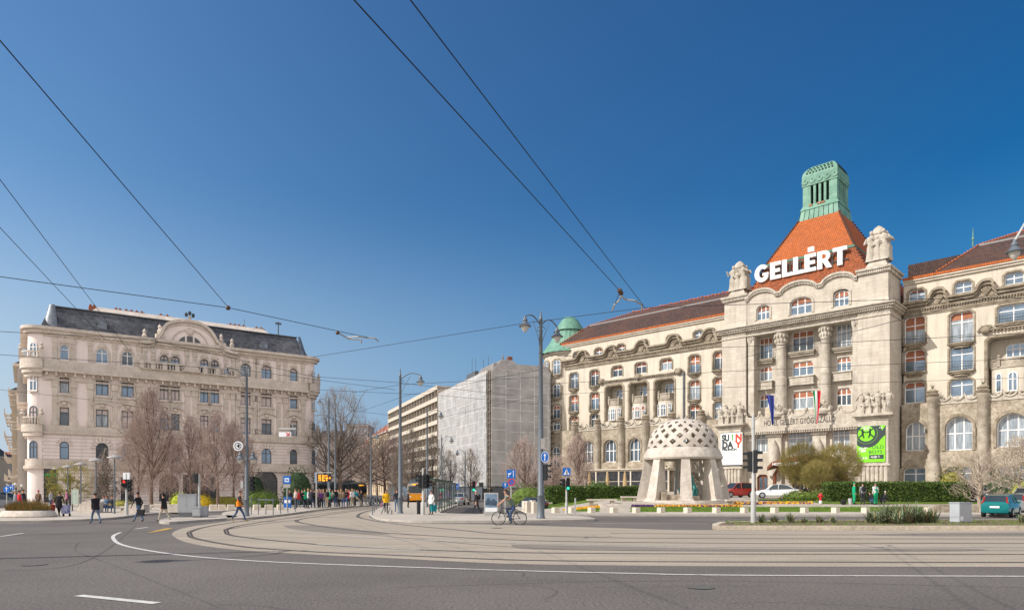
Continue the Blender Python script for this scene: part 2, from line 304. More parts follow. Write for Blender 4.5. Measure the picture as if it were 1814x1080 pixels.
# manholes and drains
mb = MB()
for px, py, r in ((1240,1040,.26),(60,1000,.28),(880,935,.28)):
    x, y = gp(px, py); mb.add([(x+r*cos(2*pi*k/20), y+r*sin(2*pi*k/20), .012) for k in range(20)], [tuple(range(20))])
mb.build('manhole_cover', M['asphalt_d'])['kind'] = 'structure'
mb = MB(); rr = random.Random(8)
for i in range(14):
    px, py = rr.uniform(-50,1850), rr.uniform(944,1075); x, y = gp(px, py); p = [(x,y)]; a = rr.uniform(-.5,.5)
    for k in range(7): a += rr.uniform(-.6,.6); x += .5*cos(a); y += .3*sin(a); p.append((x,y))
    ribbon(mb, p, .014, .0165)
mb.build('road_crack', M['asphalt_d'])['kind'] = 'structure'
# pavements: raised slabs with kerbs
def pavement(name, L, h=.13, m='pave', kerb='kerb', kw=.16, k=4, world=False, smooth=True):
    p = L if world else G(L)
    if smooth: p = bezl(p+[p[0]], k)[:-1]
    n = len(p); a = sum(p[i][0]*p[(i+1)%n][1]-p[(i+1)%n][0]*p[i][1] for i in range(n))
    if a < 0: p = p[::-1]
    q = []
    for i in range(n):
        e1 = (Vector(p[i])-Vector(p[i-1])).normalized(); e2 = (Vector(p[(i+1)%n])-Vector(p[i])).normalized()
        nn = Vector((-(e1.y+e2.y), e1.x+e2.x)); nn = nn.normalized() if nn.length > .1 else Vector((-e2.y, e2.x)); q.append(tuple(Vector(p[i])+nn*kw))
    mb = MB(); mb.add([(x,y,0) for x, y in p]+[(x,y,h) for x, y in p]+[(x,y,h) for x, y in q],
        [(i,(i+1)%n,(i+1)%n+n,i+n) for i in range(n)]+[(i+n,(i+1)%n+n,(i+1)%n+2*n,i+2*n) for i in range(n)], 0)
    mb.build(name+'_kerb', M[kerb])['kind'] = 'structure'
    mb = MB(); mb.add([(x,y,h-.001) for x, y in q], [tuple(range(n))]); mb.build(name, M[m])['kind'] = 'structure'
pavement('refuge_pavement', [(654,911),(660,916.5),(675,921.5),(705,924),(748,925.5),(900,925.5),(1040,923),(1051,920.5),(1030,917.5),(960,914.5),(900,913),(800,912),(779,909),(800,900),(812,893.5),(795,890.5),(745,889.3),(712,889.5),(692,894),(672,902)])
pavement('platform_pavement', [(400,921),(440,919.5),(500,913.5),(560,905),(620,898.5),(676,894.6),(705,891),(690,888),(600,890),(500,898),(430,905),(395,910)])
pavement('island_pavement', [(282,926.5),(300,928),(350,924.5),(417,919.5),(424,917),(400,915),(340,918),(290,922)], kerb='kerb')
pavement('square_pavement', [(-420,930),(-200,928.5),(0,926.5),(120,924),(200,919.5),(262,912),(330,909),(400,906.5),(440,903),(520,895),(590,889),(300,884),(0,886),(-300,884),(-700,886),(-700,925)], kerb='kerb')
pavement('median_kerb_bed', [(1263,938),(1500,938.5),(1814,938.5),(2400,939),(2500,925),(2400,922.5),(1814,925),(1400,926.5),(1275,930),(1262,934)], h=.19, m='soil', kerb='kerb_d', kw=.35, smooth=False)
pavement('north_pavement', [(940,913),(1000,913.6),(1200,913.8),(1500,914),(1814,914.5),(2600,915),(2600,904),(1814,904.5),(1200,904.5),(1000,905),(955,904),(925,893),(918,887),(905,887),(905,896)], smooth=False)
# the raised square before the hotel, as one terrain sheet that follows H
def terrain(name, xs, ys, m, off=0, keep=None):
    mb = MB(); nx = len(xs); idx = {}
    vs = [(x, y, H(x,y)+off) for y in ys for x in xs]
    fs = [(j*nx+i, j*nx+i+1, (j+1)*nx+i+1, (j+1)*nx+i) for j in range(len(ys)-1) for i in range(nx-1) if keep is None or keep((xs[i]+xs[i+1])/2, (ys[j]+ys[j+1])/2)]
    mb.add(vs, fs); o = mb.build(name, m, smooth=60); o['kind'] = 'structure'; return o
def fr_(a, b, n): return [a+(b-a)*i/n for i in range(n+1)]
M['plaza'] = mat('square paving', (.40,.35,.285), .9, .14, .6, fine=(5,.1), bump=.1)
terrain('hotel_square', fr_(2,70,68), fr_(50.3,66,32)+fr_(66,135,46)[1:], M['plaza'], .006)
def lawn_keep(x, y):
    px = CX+FP*x/y
    if y < 51.2 or y > 54.75: return False
    if px < 965 or px > 1660: return False
    if 1062 < px < 1118: return False             # steps
    return True
terrain('lawn', fr_(3,38,140), fr_(51.2,54.8,12), M['grass'], .016, lawn_keep)
terrain('upper_lawn', fr_(23,31,16), fr_(59.2,68,12), M['grass'], .016, lambda x, y: CX+FP*x/y < 1530)
terrain('garden_bed', fr_(26,40,28), fr_(57.4,59.4,6), M['grass'], .016)
terrain('west_lawn', fr_(3,17,28), fr_(63,80,20), M['grass'], .016)
# ---------------------------------------------------------------- facade tools
class Frame:                                      # a facade: origin, angle; local x along it to the right, local y into the building
    def __init__(s, ox, oy, e):
        L = hypot(*e); s.o = (ox, oy); s.e = (e[0]/L, e[1]/L); s.w = (-s.e[1], s.e[0]); s.rz = atan2(s.e[1], s.e[0])
    def L(s, px, py=None, off=0):
        rx = (px-CX)/FP; ox = s.o[0]+off*s.w[0]; oy = s.o[1]+off*s.w[1]
        # ox + k ex = rx (oy + k ey)
        k = (rx*oy-ox)/(s.e[0]-rx*s.e[1]); d = oy+k*s.e[1]
        return k if py is None else (k, EYE+(HY-py)*d/FP)
    def wpos(s, x, y, z=0): return (s.o[0]+x*s.e[0]+y*s.w[0], s.o[1]+x*s.e[1]+y*s.w[1], z)
def arc_top(a, b, zc, d, n=10):
    r = (b-a)/2; return [(a+r-r*cos(pi*i/n), zc+(d-zc)*sin(pi*i/n)) for i in range(n+1)]
def outline(a, b, c, d, kind, n=10):              # loop: bottom-left, bottom-right, up and over
    if kind == 'r': return [(a,c),(b,c),(b,d),(a,d)]
    if kind == 'c': q = min(.22*(b-a), .35); return [(a,c),(b,c),(b,d-q),(b-q,d),(a+q,d),(a,d-q)]
    if kind == 'o': return [((a+b)/2+(b-a)/2*cos(2*pi*i/16), (c+d)/2+(d-c)/2*sin(2*pi*i/16)) for i in range(16)]
    rise = (b-a)/2 if kind == 'a' else (b-a)*.28
    return [(a,c),(b,c)]+arc_top(a, b, d-rise, d, n)[::-1]
def wall(mb, x0, x1, z0, z1, ops, y=0, dep=.4, mi=0, ri=None):
    ri = mi if ri is None else ri
    xs = sorted({x0, x1}|{v for o in ops for v in o[:2] if x0 < v < x1}); zs = sorted({z0, z1}|{v for o in ops for v in o[2:4] if z0 < v < z1})
    for j in range(len(zs)-1):
        run = None
        for i in range(len(xs)-1):
            cx, cz = (xs[i]+xs[i+1])/2, (zs[j]+zs[j+1])/2
            hit = any(o[0] < cx < o[1] and o[2] < cz < o[3] for o in ops)
            if not hit: run = (run[0] if run else xs[i], xs[i+1])
            if (hit or i == len(xs)-2) and run:
                mb.add([(run[0],y,zs[j]),(run[1],y,zs[j]),(run[1],y,zs[j+1]),(run[0],y,zs[j+1])], [(0,1,2,3)], mi); run = None
    for o in ops:
        a, b, c, d, k = o[:5]; dp = o[5] if len(o) > 5 else dep; L = outline(a, b, c, d, k); n = len(L)
        if k in 'asc':
            up = L[2:] if k != 'c' else [L[2], L[3], L[4], L[5]]; h = (len(up))//2 if k != 'c' else 2
            zc = up[0][1]
            rt = up[:h+1] if k != 'c' else up[:2]; lt = up[h:] if k != 'c' else up[2:]
            mb.add([(b,y,d)]+[(x,y,z) for x, z in rt], [(0,i+1,i+2) for i in range(len(rt)-1)], mi)
            mb.add([(a,y,d)]+[(x,y,z) for x, z in lt], [(0,i+1,i+2) for i in range(len(lt)-1)], mi)
        if k == 'o':
            for q, (sx, sz) in enumerate(((b,d),(a,d),(a,c),(b,c))):
                seg = [L[(4*q+i)%16] for i in range(5)]; mb.add([(sx,y,sz)]+[(x,y,z) for x, z in seg], [(0,i+1,i+2) for i in range(4)], mi)
        mb.add([(x,y,z) for x, z in L]+[(x,y+dp,z) for x, z in L], [(i,(i+1)%n,(i+1)%n+n,i+n) for i in range(n)], ri)
_wc = {}
def window(par, op, y, cols=2, transom=.68, blind=0, fm='white', gm='glass', bm_='blind', sill=True, bar=.11, name='window', trim=None):
    a, b, c, d, k = op[:5]; w, h = round((b-a)*4)/4, round((d-c)*4)/4; key = (w, h, k, cols, transom, blind, fm, gm, bm_, sill, bar, trim)
    if key not in _wc:
        w_, h_ = b-a, d-c; L = outline(-w_/2, w_/2, 0, h_, k); n = len(L)
        f = MB(); inn = [(x*(1-2*bar/w_), bar+(z)*(1-2*bar/h_)) for x, z in L]
        f.add([(x,0,z) for x, z in L]+[(x,0,z) for x, z in inn]+[(x,.08,z) for x, z in inn], [(i,(i+1)%n,(i+1)%n+n,i+n) for i in range(n)]+[(i+n,(i+1)%n+n,(i+1)%n+2*n,i+2*n) for i in range(n)])
        hw = w_/2
        def top(x):
            if k == 'a': return h_-hw+sqrt(max(0, hw*hw-x*x))
            if k == 's': return h_-w_*.28+w_*.28*sqrt(max(0, 1-(x/hw)**2))
            return h_
        tz = h_*transom
        for i in range(1, cols):
            x = -hw+w_*i/cols; f.box(x-bar*.55, x+bar*.55, .005, .07, bar*.8, top(x)-bar*.5)
        if 0 < transom < 1: f.box(-hw+bar*.9, hw-bar*.9, -.01, .072, tz-bar*.5, tz+bar*.5)
        if sill: f.box(-hw-.1, hw+.1, -.16, .1, -.1, 0, 1)
        fo = f.build('window_mesh', [M[fm], M['trim_l' if trim is None else trim]])
        g = MB(); g.add([(x*.99,.05,z) for x, z in L], [tuple(range(n))]); go = g.build('pane_mesh', M[gm])
        bo = None
        if blind:
            bz = h_*(1-blind); pts = [(x*(1-2.6*bar/w_), z-.6*bar) for x, z in L if z > bz+.01]
            up = [p for p in pts]
            if k in 'rc': up = [(hw-bar, bz)]+[p for p in up]+[(-hw+bar, bz)]
            else: up = [(hw-bar if top(hw-bar) > bz else up[0][0], bz)]+up+[(-(hw-bar) if top(hw-bar) > bz else up[-1][0], bz)]
            q = MB(); q.add([(x,.03,z) for x, z in up], [tuple(range(len(up)))]); bo = q.build('blind_mesh', M[bm_])
        _wc[key] = [x.data if x else None for x in (fo, go, bo)]
        for x in (fo, go, bo):
            if x: bpy.data.objects.remove(x)
    fo, go, bo = _wc[key]; o = bpy.data.objects.new(name, fo); C.objects.link(o); o.parent = par; o.location = ((a+b)/2, y, c)
    for nm, me in (('pane', go), ('blind', bo)):
        if me: q = bpy.data.objects.new(nm, me); C.objects.link(q); q.parent = o
    return o
def surround(mb, op, y, t=.22, pr=.08, mi=0, bottom=False):  # raised frame round an opening
    a, b, c, d, k = op[:5]; L = outline(a, b, c, d, k); cx, cz = (a+b)/2, (c+d)/2; n = len(L)
    O = []
    for i in range(n):
        p0, p1, p2 = Vector(L[i-1]), Vector(L[i]), Vector(L[(i+1)%n]); e1 = (p1-p0).normalized(); e2 = (p2-p1).normalized(); nn = Vector((e1.y+e2.y, -e1.x-e2.x)); nn = nn.normalized()/max(.5, sqrt((1+e1.dot(e2))/2)); O.append((p1.x+nn.x*t, p1.y+nn.y*t))
    rng = range(n) if bottom or k == 'o' else range(1, n)
    if not (bottom or k == 'o'): O[0] = (a-t, c); O[1] = (b+t, c)
    vs = [(x,y-pr,z) for x, z in L]+[(x,y-pr,z) for x, z in O]+[(x,y+.02,z) for x, z in O]+[(x,y+.02,z) for x, z in L]
    fs = []
    for i in rng: j = (i+1)%n; fs += [(i,i+n,j+n,j),(i+n,i+2*n,j+2*n,j+n),(i+3*n,i,j,j+3*n)]
    mb.add(vs, fs, mi)
def balcony(par, x0, x1, y, z, proj=.8, iron=True, rail=.9, m='trim', name='balcony', under=.5, bow=False):
    mb = MB(); n = 8 if bow else 1
    def plan(k, s=1.0): 
        if not bow: return [(x0+(1-s)*.3,y+.02),(x0+(1-s)*.3,y-proj*s),(x1-(1-s)*.3,y-proj*s),(x1-(1-s)*.3,y+.02)]
        cx, hw = (x0+x1)/2, (x1-x0)/2; return [(cx-hw*s*cos(pi*i/n), y+.02-proj*s*sin(pi*i/n)) for i in range(n+1)]
    mb.pxy(plan(0), z-.16, z, 0); mb.pxy(plan(0, .86), z-.16-under*.4, z-.162, 0); mb.pxy(plan(0, .6), z-.16-under, z-.162-under*.4, 0)
    o = mb.build(name, M[m], par); q = MB(); P = plan(0, .95)
    if iron:
        for hz in (.1, rail*.55, rail): q.tube([(a, b, z+hz) for a, b in P], .022, 4)
        for i in range(len(P)-1):
            (a, b), (c, d) = P[i], P[i+1]; k = max(1, int(hypot(c-a, d-b)/.22))
            for j in range(k): t = j/k; q.box(a+(c-a)*t-.012, a+(c-a)*t+.012, b+(d-b)*t-.012, b+(d-b)*t+.012, z, z+rail)
        q.build('railing', M['iron'], o)
    else:
        q.pxy(P, z+rail-.12, z+rail, 0)
        for i in range(len(P)-1):
            (a, b), (c, d) = P[i], P[i+1]; k = max(1, int(hypot(c-a, d-b)/.28))
            for j in range(k+1):
                t = (j+.5)/(k+1); q.lathe([(.05,z),(.1,z+.2),(.05,z+.5),(.08,z+rail-.12)], (a+(c-a)*t, b+(d-b)*t), 5)
        q.build('balustrade', M[m], o)
    return o
def drape_fig(mb, x, y, z0, h, mi=0, lean=0, tw=0, seated=False):   # a carved draped figure
    r = h*.13; rnd = R.random
    prof = [(r*1.25,0),(r*1.1,.1*h),(r*.95,.3*h),(r*1.05,.45*h),(r*.8,.58*h),(r*1.15,.72*h),(r*1.1,.79*h),(r*.45,.84*h),(r*.4,.87*h)]
    vs = []; n = 8
    for q, z in prof:
        for j in range(n):
            a = 2*pi*j/n; k = 1+.18*sin(5*a+tw+z) if z < .5*h else 1
            vs.append((x+q*k*cos(a)+lean*z/h, y+q*k*.8*sin(a), z0+z))
    mb.add(vs, [(i*n+j, i*n+(j+1)%n, (i+1)*n+(j+1)%n, (i+1)*n+j) for i in range(len(prof)-1) for j in range(n)], mi)
    mb.ball((x+lean*.93, y-.02, z0+.93*h), (h*.062, h*.068, h*.075), 8, 6, mi)
    for s in (-1, 1):
        ex = x+s*r*1.5+lean*.6; mb.tube([(x+s*r*.95+lean*.77,y,z0+.77*h),(ex,y-.08*h*rnd(),z0+(.6+.1*rnd())*h),(x+s*r*(.3+1.6*rnd())+lean*.6,y-.13*h,z0+(.55+.35*rnd())*h)], [r*.38,r*.3,r*.2], 5, mi)
# ---------------------------------------------------------------- the hotel
HF = Frame(48.66, 88.0, (.7232, -.6907)); OFF = 5.5; GZ = 0.6
hotel = empty('hotel_building', (48.66, 88.0, 0), HF.rz, 'long cream stone hotel with an orange pyramid roof, roof lettering and green copper dome', 'hotel')
sx = lambda px, off=0: HF.L(px, None, off); sz = lambda px, py, off=0: HF.L(px, py, off)[1]
def hop(p0, p1, pyb, pyt, off, k='r', pm=None):
    pm = pm or (p0+p1)/2; return (sx(p0, off), sx(p1, off), sz(pm, pyb, off), sz(pm, pyt, off), k)
XL, XP1, XP0 = sx(1279), sx(1321), sx(1519); CZ = sz(1576, 534.5); PZ = sz(1570, 468)   # centre block: left edge, pier edges, cornice and parapet heights
# --- centre block: piers and rear wall
mb = MB()
pier_y = 0
mb.box(XL, XP1, 0, 16, GZ, CZ-.4); mb.box(XP0, 0, 0, 16, GZ, CZ-.4)
BY = 2.0                                          # depth of the window wall between the columns
ops_c, wins_c = [], []
for (p0, p1, rows) in ((1345,1368,((636,598),(674,649),(722,698))), (1403,1441,((622,586),(665,640),(724,692))), (1481,1508,((615,574),(657,632),(718,687)))):
    for i, (b, t) in enumerate(rows):
        o = hop(p0, p1, b, t, BY, 'r' if i == 0 else 'c'); ops_c.append(o); wins_c.append((o, 3, i))
lowops = [hop(1338,1364,801,768,.9,'c'), hop(1395,1441,806,763,.9,'c'), hop(1474,1505,803,758,.9,'c')]
zA = sz(1447, 572.5, 0); zS = sz(1332, 734, 0); zT = sz(1515, 716, 0)
wall(mb, XP1-.1, XP0+.1, sz(1420, 735, BY)-1, CZ-.4, ops_c, BY, .3)
doors = [hop(1341,1361,872,840,.9,'c'), hop(1403,1437,874,838,.9,'c'), hop(1484,1502,870,838,.9,'c')]
zl = sz(1420, 757, .9)
wall(mb, XP1, XP0, GZ, zl, lowops+doors, .9, .35)
mb.box(XP1, XP0, .95, 1.0, GZ, GZ+.5)
mb.build('stone_wall', M['stone'], hotel)
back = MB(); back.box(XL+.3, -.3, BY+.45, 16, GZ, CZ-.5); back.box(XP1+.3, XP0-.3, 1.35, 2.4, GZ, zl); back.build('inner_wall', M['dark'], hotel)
for o, c, i in wins_c: window(hotel, o, BY+.22, c, .62 if i else .7, (.34, .42, .4)[i] if (o[0]*7+i)%3 > .6 else 0, gm=('glass','glass_d','glass','glass_l')[int(o[0]*3+i*5)%4], sill=False)
for o in lowops: window(hotel, o, 1.18, 3, .72, 0, gm='glass_l', sill=True)
# balconies below the upper windows and carved boxes below the second row
for (o, c, i) in wins_c:
    if i == 0: balcony(hotel, o[0]-.35, o[1]+.35, BY, o[2]-.05, .8, True, .9, 'trim_l')
    if i == 1:
        mb = MB(); w = .3; zt = o[2]-.1
        mb.box(o[0]-w, o[1]+w, BY-.75, BY+.01, zt-.14, zt); mb.box(o[0]-w+.1, o[1]+w-.1, BY-.62, BY+.01, zt-1.1, zt-.142); mb.box(o[0]-w+.02, o[1]+w-.02, BY-.7, BY+.01, zt-1.28, zt-1.102)
        mb.box(o[0]+.2, o[1]-.2, BY-.66, BY-.6, zt-.95, zt-.3); mb.build('window_box', M['stone_p'], hotel)
# columns
mb = MB(); zc0 = sz(1420, 722, .3)
for p0, p1 in ((1369,1389), (1448,1467)):
    a, b = sx(p0), sx(p1); cx = (a+b)/2; r = (b-a)/2*.86; zt = zA-.0
    mb.lathe([(r*1.5,zc0-.6),(r*1.5,zc0),(r*1.15,zc0+.15),(r*1.1,zc0+4.5),(r*1.12,zc0+4.6),(r*.98,zc0+4.7),(r*.95,zt-2.2),(r*1.1,zt-2.1),(r,zt-2.0),(r*1.15,zt-1.5),(r*1.05,zt-1.2),(r*1.35,zt-.5),(r*1.5,zt-.25),(r*1.5,zt)], (cx, .95), 14)
    for k in range(12):
        a_ = 2*pi*k/12; 
        for h, q in ((1.55,1.12),(.85,1.3)): mb.ball((cx+r*q*cos(a_+h), .95+r*q*sin(a_+h), zt-h), (.16,.16,.3), 5, 4)
for p0, p1, s in ((1324,1334,1), (1509,1518,-1)):
    a, b = sx(p0), sx(p1); mb.box(a, b, .25, 2.0, zc0-.6, zA-1.6)
    cx = (a+b)/2
    mb.fru((a,b,.25,2), (a-.2,b+.2,.05,2), zA-1.6, zA-.01)
    for k in range(5): mb.ball((a+(b-a)*(k+.5)/5, .12, zA-.4-.25*(k%3)), (.13,.14,.3), 5, 4)
mb.build('column', M['stone_p'], hotel, smooth=True)
# entablature, main cornice
mb = MB()
mb.box(XP1+.001, XP0-.001, .2, 2.2, zA, CZ-.4)
for (z0, z1, pr, lo, hi) in ((CZ-1.55,CZ-1.35,.12,XL,0), (CZ-.75,CZ-.45,.3,XL,0), (CZ-.45,CZ-.15,.55,XL,0), (CZ-.15,CZ,.8,XL,0)):
    mb.box(lo-pr, hi+pr, -pr, 15.5, z0, z1-.002)
k = XL
while k < 0: mb.box(k, k+.12, -.42, 0, CZ-.72, CZ-.46); k += .27
k = XL+.2
while k < -.2: mb.ball((k, 0 if (k < XP1 or k > XP0) else .2, CZ-1.05), (.22,.09,.14), 6, 4); k += .55
k = .2
while k < 5.2: mb.box(.1, .42, k, k+.12, CZ-.72, CZ-.46); k += .27
mb.build('cornice', M['stone_p'], hotel)
# attic storey with the scalloped parapet
atops = [hop(1340,1363,566,540,.4,'s'), hop(1399,1438,556,526,.4,'s'), hop(1476,1504,542,512,.4,'s')]
mb = MB(); za = CZ
cxs = [(sx(1321,.4), sx(1378,.4)), (sx(1378,.4), sx(1452,.4)), (sx(1452,.4), sx(1519,.4))]
ztop = sz(1420, 500, .4)-.3
wall(mb, XP1-.05, XP0+.05, za, ztop-1.0, atops, .4, .45)
top = []
for a, b in cxs:
    c, hw = (a+b)/2, (b-a)/2
    for i in range(15):
        t = -1+2*i/14; z = ztop-1.0+(1.35*sqrt(max(0, 1-(t*1.12)**2)) if abs(t) < .89 else 0)+ (.35 if abs(t) > .89 else 0)*1
        top.append((c+hw*t, max(z, ztop-.75)))
mb.pxz([(XP1-.05, ztop-1.001)]+top+[(XP0+.05, ztop-1.001)], .4, 1.3)
mb.box(XL+.25, XP1, .3, 6, za, PZ-.3); mb.box(XP0, -.25, .3, 6, za, PZ-.3)
mb.fru((XP0,-.1,.1,6), (XP0,-.25,.3,6), za, za+.9); mb.fru((XL+.1,XP1,.1,6), (XL+.25,XP1,.3,6), za+.0, za+.9)
mb.build('attic_wall', M['stone'], hotel)
for o in atops: window(hotel, o, .7, 3, .5, .38, sill=True)
mb = MB()
for o in atops: surround(mb, o, .4, .3, .1)
mb.strip([(x, z) for x, z in top], .02, 1.35, .28)
mb.strip([(x, z-.35) for x, z in top], .22, .5, .14)
for i in range(0, len(top)-1):
    (xa, z1), (xb, z2) = top[i], top[i+1]
    for t in (.25, .75): mb.box(xa+(xb-xa)*t-.06, xa+(xb-xa)*t+.06, .12, .41, z1+(z2-z1)*t-.32, z1+(z2-z1)*t-.03)
for a, b in ((XL, XP1+.1), (XP0-.1, 0)):
    mb.box(a-.15, b+.15, -.15, 6.2, PZ-.3, PZ); mb.box(a+.05, b-.05, .05, 6.1, PZ-.75, PZ-.302)
    k = a
    while k < b: mb.box(k, k+.1, -.02, .06, PZ-.72, PZ-.32); k += .22
mb.build('parapet_moulding', M['stone_p'], hotel, smooth=30)
# statues on the two piers
def statue_group(cx, cy, z0, h, label):
    g = MB(); g.fru((cx-1.5,cx+1.5,cy-1.2,cy+1.2), (cx-1.05,cx+1.05,cy-.9,cy+.9), z0, z0+.9); g.box(cx-1.0, cx+1.0, cy-.8, cy+.8, z0+.9, z0+1.2)
    g.lathe([(.95,z0+1.1),(.8,z0+h*.5),(.85,z0+h*.72),(.75,z0+h*.8)], (cx, cy), 10)
    g.lathe([(.2,z0+h*.74),(.85,z0+h*.80),(.8,z0+h*.88),(.55,z0+h*.95),(.15,z0+h)], (cx, cy), 12)
    for dx, dy in ((-.85,-.55), (.85,-.55), (-.85,.6), (.9,.6), (0,-.75)):
        drape_fig(g, cx+dx, cy+dy, z0+1.1, (h-1.2)*(.88 if dx else .7), 0, -dx*.15)
    g.tube([(cx-.7,cy-.75,z0+h*.62),(cx-.2,cy-.95,z0+h*.52),(cx+.3,cy-.9,z0+h*.55),(cx+.7,cy-.75,z0+h*.66)], .11, 6)
    return g.build('statue_group', M['stone_p'], hotel, smooth=60)
cxR = (XP0+0)/2+.1; cxL = (XL+XP1)/2
statue_group(cxR, 2.0, PZ, sz(1551, 402, 2)-PZ, ''); statue_group(cxL, 2.0, PZ, sz(1307, 464, 2)-PZ, '')
# pyramid roof
zb = 35.1; xb0, xb1, yb0, yb1 = -17.1, -4.9, 2.0, 22.0; LZ = 43.0; lx0, lx1, ly0, ly1 = -15.05, -9.2, 9.2, 15.0
mb = MB(); mb.fru((xb0,xb1,yb0,yb1), (lx0,lx1,ly0,ly1), zb, LZ)
mb.build('pyramid_roof', M['tile_o'], hotel)
mb = MB(); mb.fru((xb0-2.6,xb1+2.6,.9,yb1+2), (xb0-.12,xb1+.12,yb0-.1,yb1+.1), zb-4.9, zb-.25); mb.build('lower_roof', M['tile_m'], hotel)
mb = MB(); mb.box(xb0-.12, xb1+.12, yb0-.2, yb1+.2, zb-.35, zb-.01); mb.build('roof_flashing', M['copper_d'], hotel)
mb = MB()
for (a, b) in (((xb0,yb0,zb),(lx0,ly0,LZ)), ((xb1,yb0,zb),(lx1,ly0,LZ)), ((xb0,yb1,zb),(lx0,ly1,LZ)), ((xb1,yb1,zb),(lx1,ly1,LZ)), ((xb0-2.6,.9,zb-4.9),(xb0,yb0,zb-.2)), ((xb1+2.6,.9,zb-4.9),(xb1,yb0,zb-.2)), ((xb1+2.6,yb1+2,zb-4.9),(xb1,yb1,zb-.2))):
    A, B = Vector(a), Vector(b); n = int((B-A).length/.5)
    for i in range(n): p = A.lerp(B, (i+.5)/n); mb.ball((p.x,p.y,p.z+.1), (.2,.2,.17), 6, 4)
mb.build('ridge_tile', M['tile_d'], hotel)
# copper lantern with rounded louvred top
mb = MB(); e = .35
h0, h1 = LZ, sz(1483, 347, 9.2); topz = 51.75
mb.fru((lx0-e*.3,lx1+e*.3,ly0-e*.3,ly1+e*.3), (lx0+.2,lx1-.2,ly0+.2,ly1-.2), h0-.3, h0+1.5)
mb.fru((lx0+.1,lx1-.1,ly0+.1,ly1-.1), (lx0+.45,lx1-.45,ly0+.45,ly1-.45), h0+1.5, h0+2.3)
a0, a1, b0, b1 = lx0+.45, lx1-.45, ly0+.45, ly1-.45; zc1 = h0+2.3; zc2 = zc1+2.9
def posts(x0, x1, y0, y1, n, ax):
    for i in range(n+1):
        t = i/n
        if ax == 'x': c = x0+(x1-x0)*t; mb.box(c-.17, c+.17, y0, y0+.45, zc1-.01, zc2+.01)
        else: c = y0+(y1-y0)*t; mb.box(x0, x0+.45, c-.17, c+.17, zc1-.01, zc2+.01)
w4 = a1-a0
for yy in (b0, b1-.45): posts(a0+.95, a1-.95, yy, 0, 4, 'x')
for xx in (a0, a1-.45): posts(xx, 0, b0+.95, b1-.95, 4, 'y')
for xx in (a0, a1-.85):
    for yy in (b0, b1-.85): mb.box(xx-.03, xx+.88, yy-.03, yy+.88, zc1-.02, zc2+.02)
mb.box(a0-.12, a1+.12, b0-.12, b1+.12, zc2, zc2+1.5)
prof = [(zc2+1.5, 0), (zc2+1.95, .08), (zc2+2.4, .30), (zc2+2.85, .68), (zc2+3.2, 1.15), (zc2+3.45, 1.7), (topz, 2.2)]
for i in range(len(prof)-1):
    (z0, q0), (z1, q1) = prof[i], prof[i+1]; mb.fru((a0-.12+q0,a1+.12-q0,b0-.12+q0,b1+.12-q0), (a0-.12+q1,a1+.12-q1,b0-.12+q1,b1+.12-q1), z0+(.002 if i else 0), z1)
for i in range(5):                                # scallops and drops
    c = a0+.3+(w4-.6)*i/4
    for f in (0, 1):
        P = [(c+.42*cos(t*pi/8), zc2+.75+.42*sin(t*pi/8)*-1) for t in range(9)]
        if f == 0: mb.strip(P, b0-.22, b0-.1, .07); mb.ball((c, b0-.16, zc2+.9), (.1,.1,.14), 6, 4)
        else:
            cy = b0+.3+(w4-.6)*i/4; mb.tube([(a1+.14, cy+.42*cos(t*pi/8), zc2+.75-.42*sin(t*pi/8)) for t in range(9)], .05, 4)
mb.build('copper_lantern', M['copper'], hotel)
mb = MB()
for j, (z, q, nn) in enumerate(((zc2+1.9,.07,9), (zc2+2.3,.24,8), (zc2+2.65,.5,7))):
    for i in range(nn):
        t = (i+.5)/nn; c = a0+.35+q*.6+(w4-.7-q*1.2)*t; mb.box(c-.13, c+.13, b0-.16+q, b0+.2+q, z-.11, z+.12)
        c = b0+.35+q*.6+(b1-b0-.7-q*1.2)*t; mb.box(a1-.2-q, a1+.16-q, c-.13, c+.13, z-.11, z+.12)
for i in range(9): t = i/8; mb.tube([(lx0+(lx1-lx0)*t,ly0-.13,h0-.25),(lx0+.2+(lx1-lx0-.4)*t,ly0+.18,h0+1.49)], .035, 4)
mb.box(a0+.8, a1-.8, b0+.8, b1-.8, zc1, zc2)
mb.build('louvre_opening', M['dark'], hotel)
mb = MB()
for t in (.25, .5, .62): mb = MB(); c = a0+w4*t; mb.box(c-.3, c+.2, b0-.25, b0-.0, zc1-.35, zc1-.03); mb.build('rusty_panel', M['rust'], hotel)
# roof sign
def letter_polys(ch):
    if ch == 'E': return [[(0,0),(.62,0),(.62,.2),(.26,.2),(.26,.4),(.56,.4),(.56,.6),(.26,.6),(.26,.8),(.62,.8),(.62,1),(0,1)]], .70
    if ch == 'L': return [[(0,0),(.6,0),(.6,.2),(.26,.2),(.26,1),(0,1)]], .64
    if ch == 'T': return [[(.24,0),(.5,0),(.5,.8),(.74,.8),(.74,1),(0,1),(0,.8),(.24,.8)]], .8
    if ch == 'G':
        o = [(.42+.44*cos(radians(a)), .5+.52*sin(radians(a))) for a in range(40, 331, 15)]; i = [(.44+.2*cos(radians(a)), .5+.28*sin(radians(a))) for a in range(320, 49, -15)]
        return [o+[(.82,.5),(.46,.5),(.46,.36),(.58,.36)]+i[1:]], .92
    if ch == 'R':
        bowl = [(.38+.3*cos(radians(a)), .7+.3*sin(radians(a))) for a in range(90, -91, -18)]; inn = [(.36+.1*cos(radians(a)), .69+.11*sin(radians(a))) for a in range(-90, 91, 30)]
        return [[(0,0),(.26,0),(.26,.36),(.3,.36),(.5,0),(.78,0),(.54,.44)]+bowl[::-1][1:]+[(0,1)], None], .82
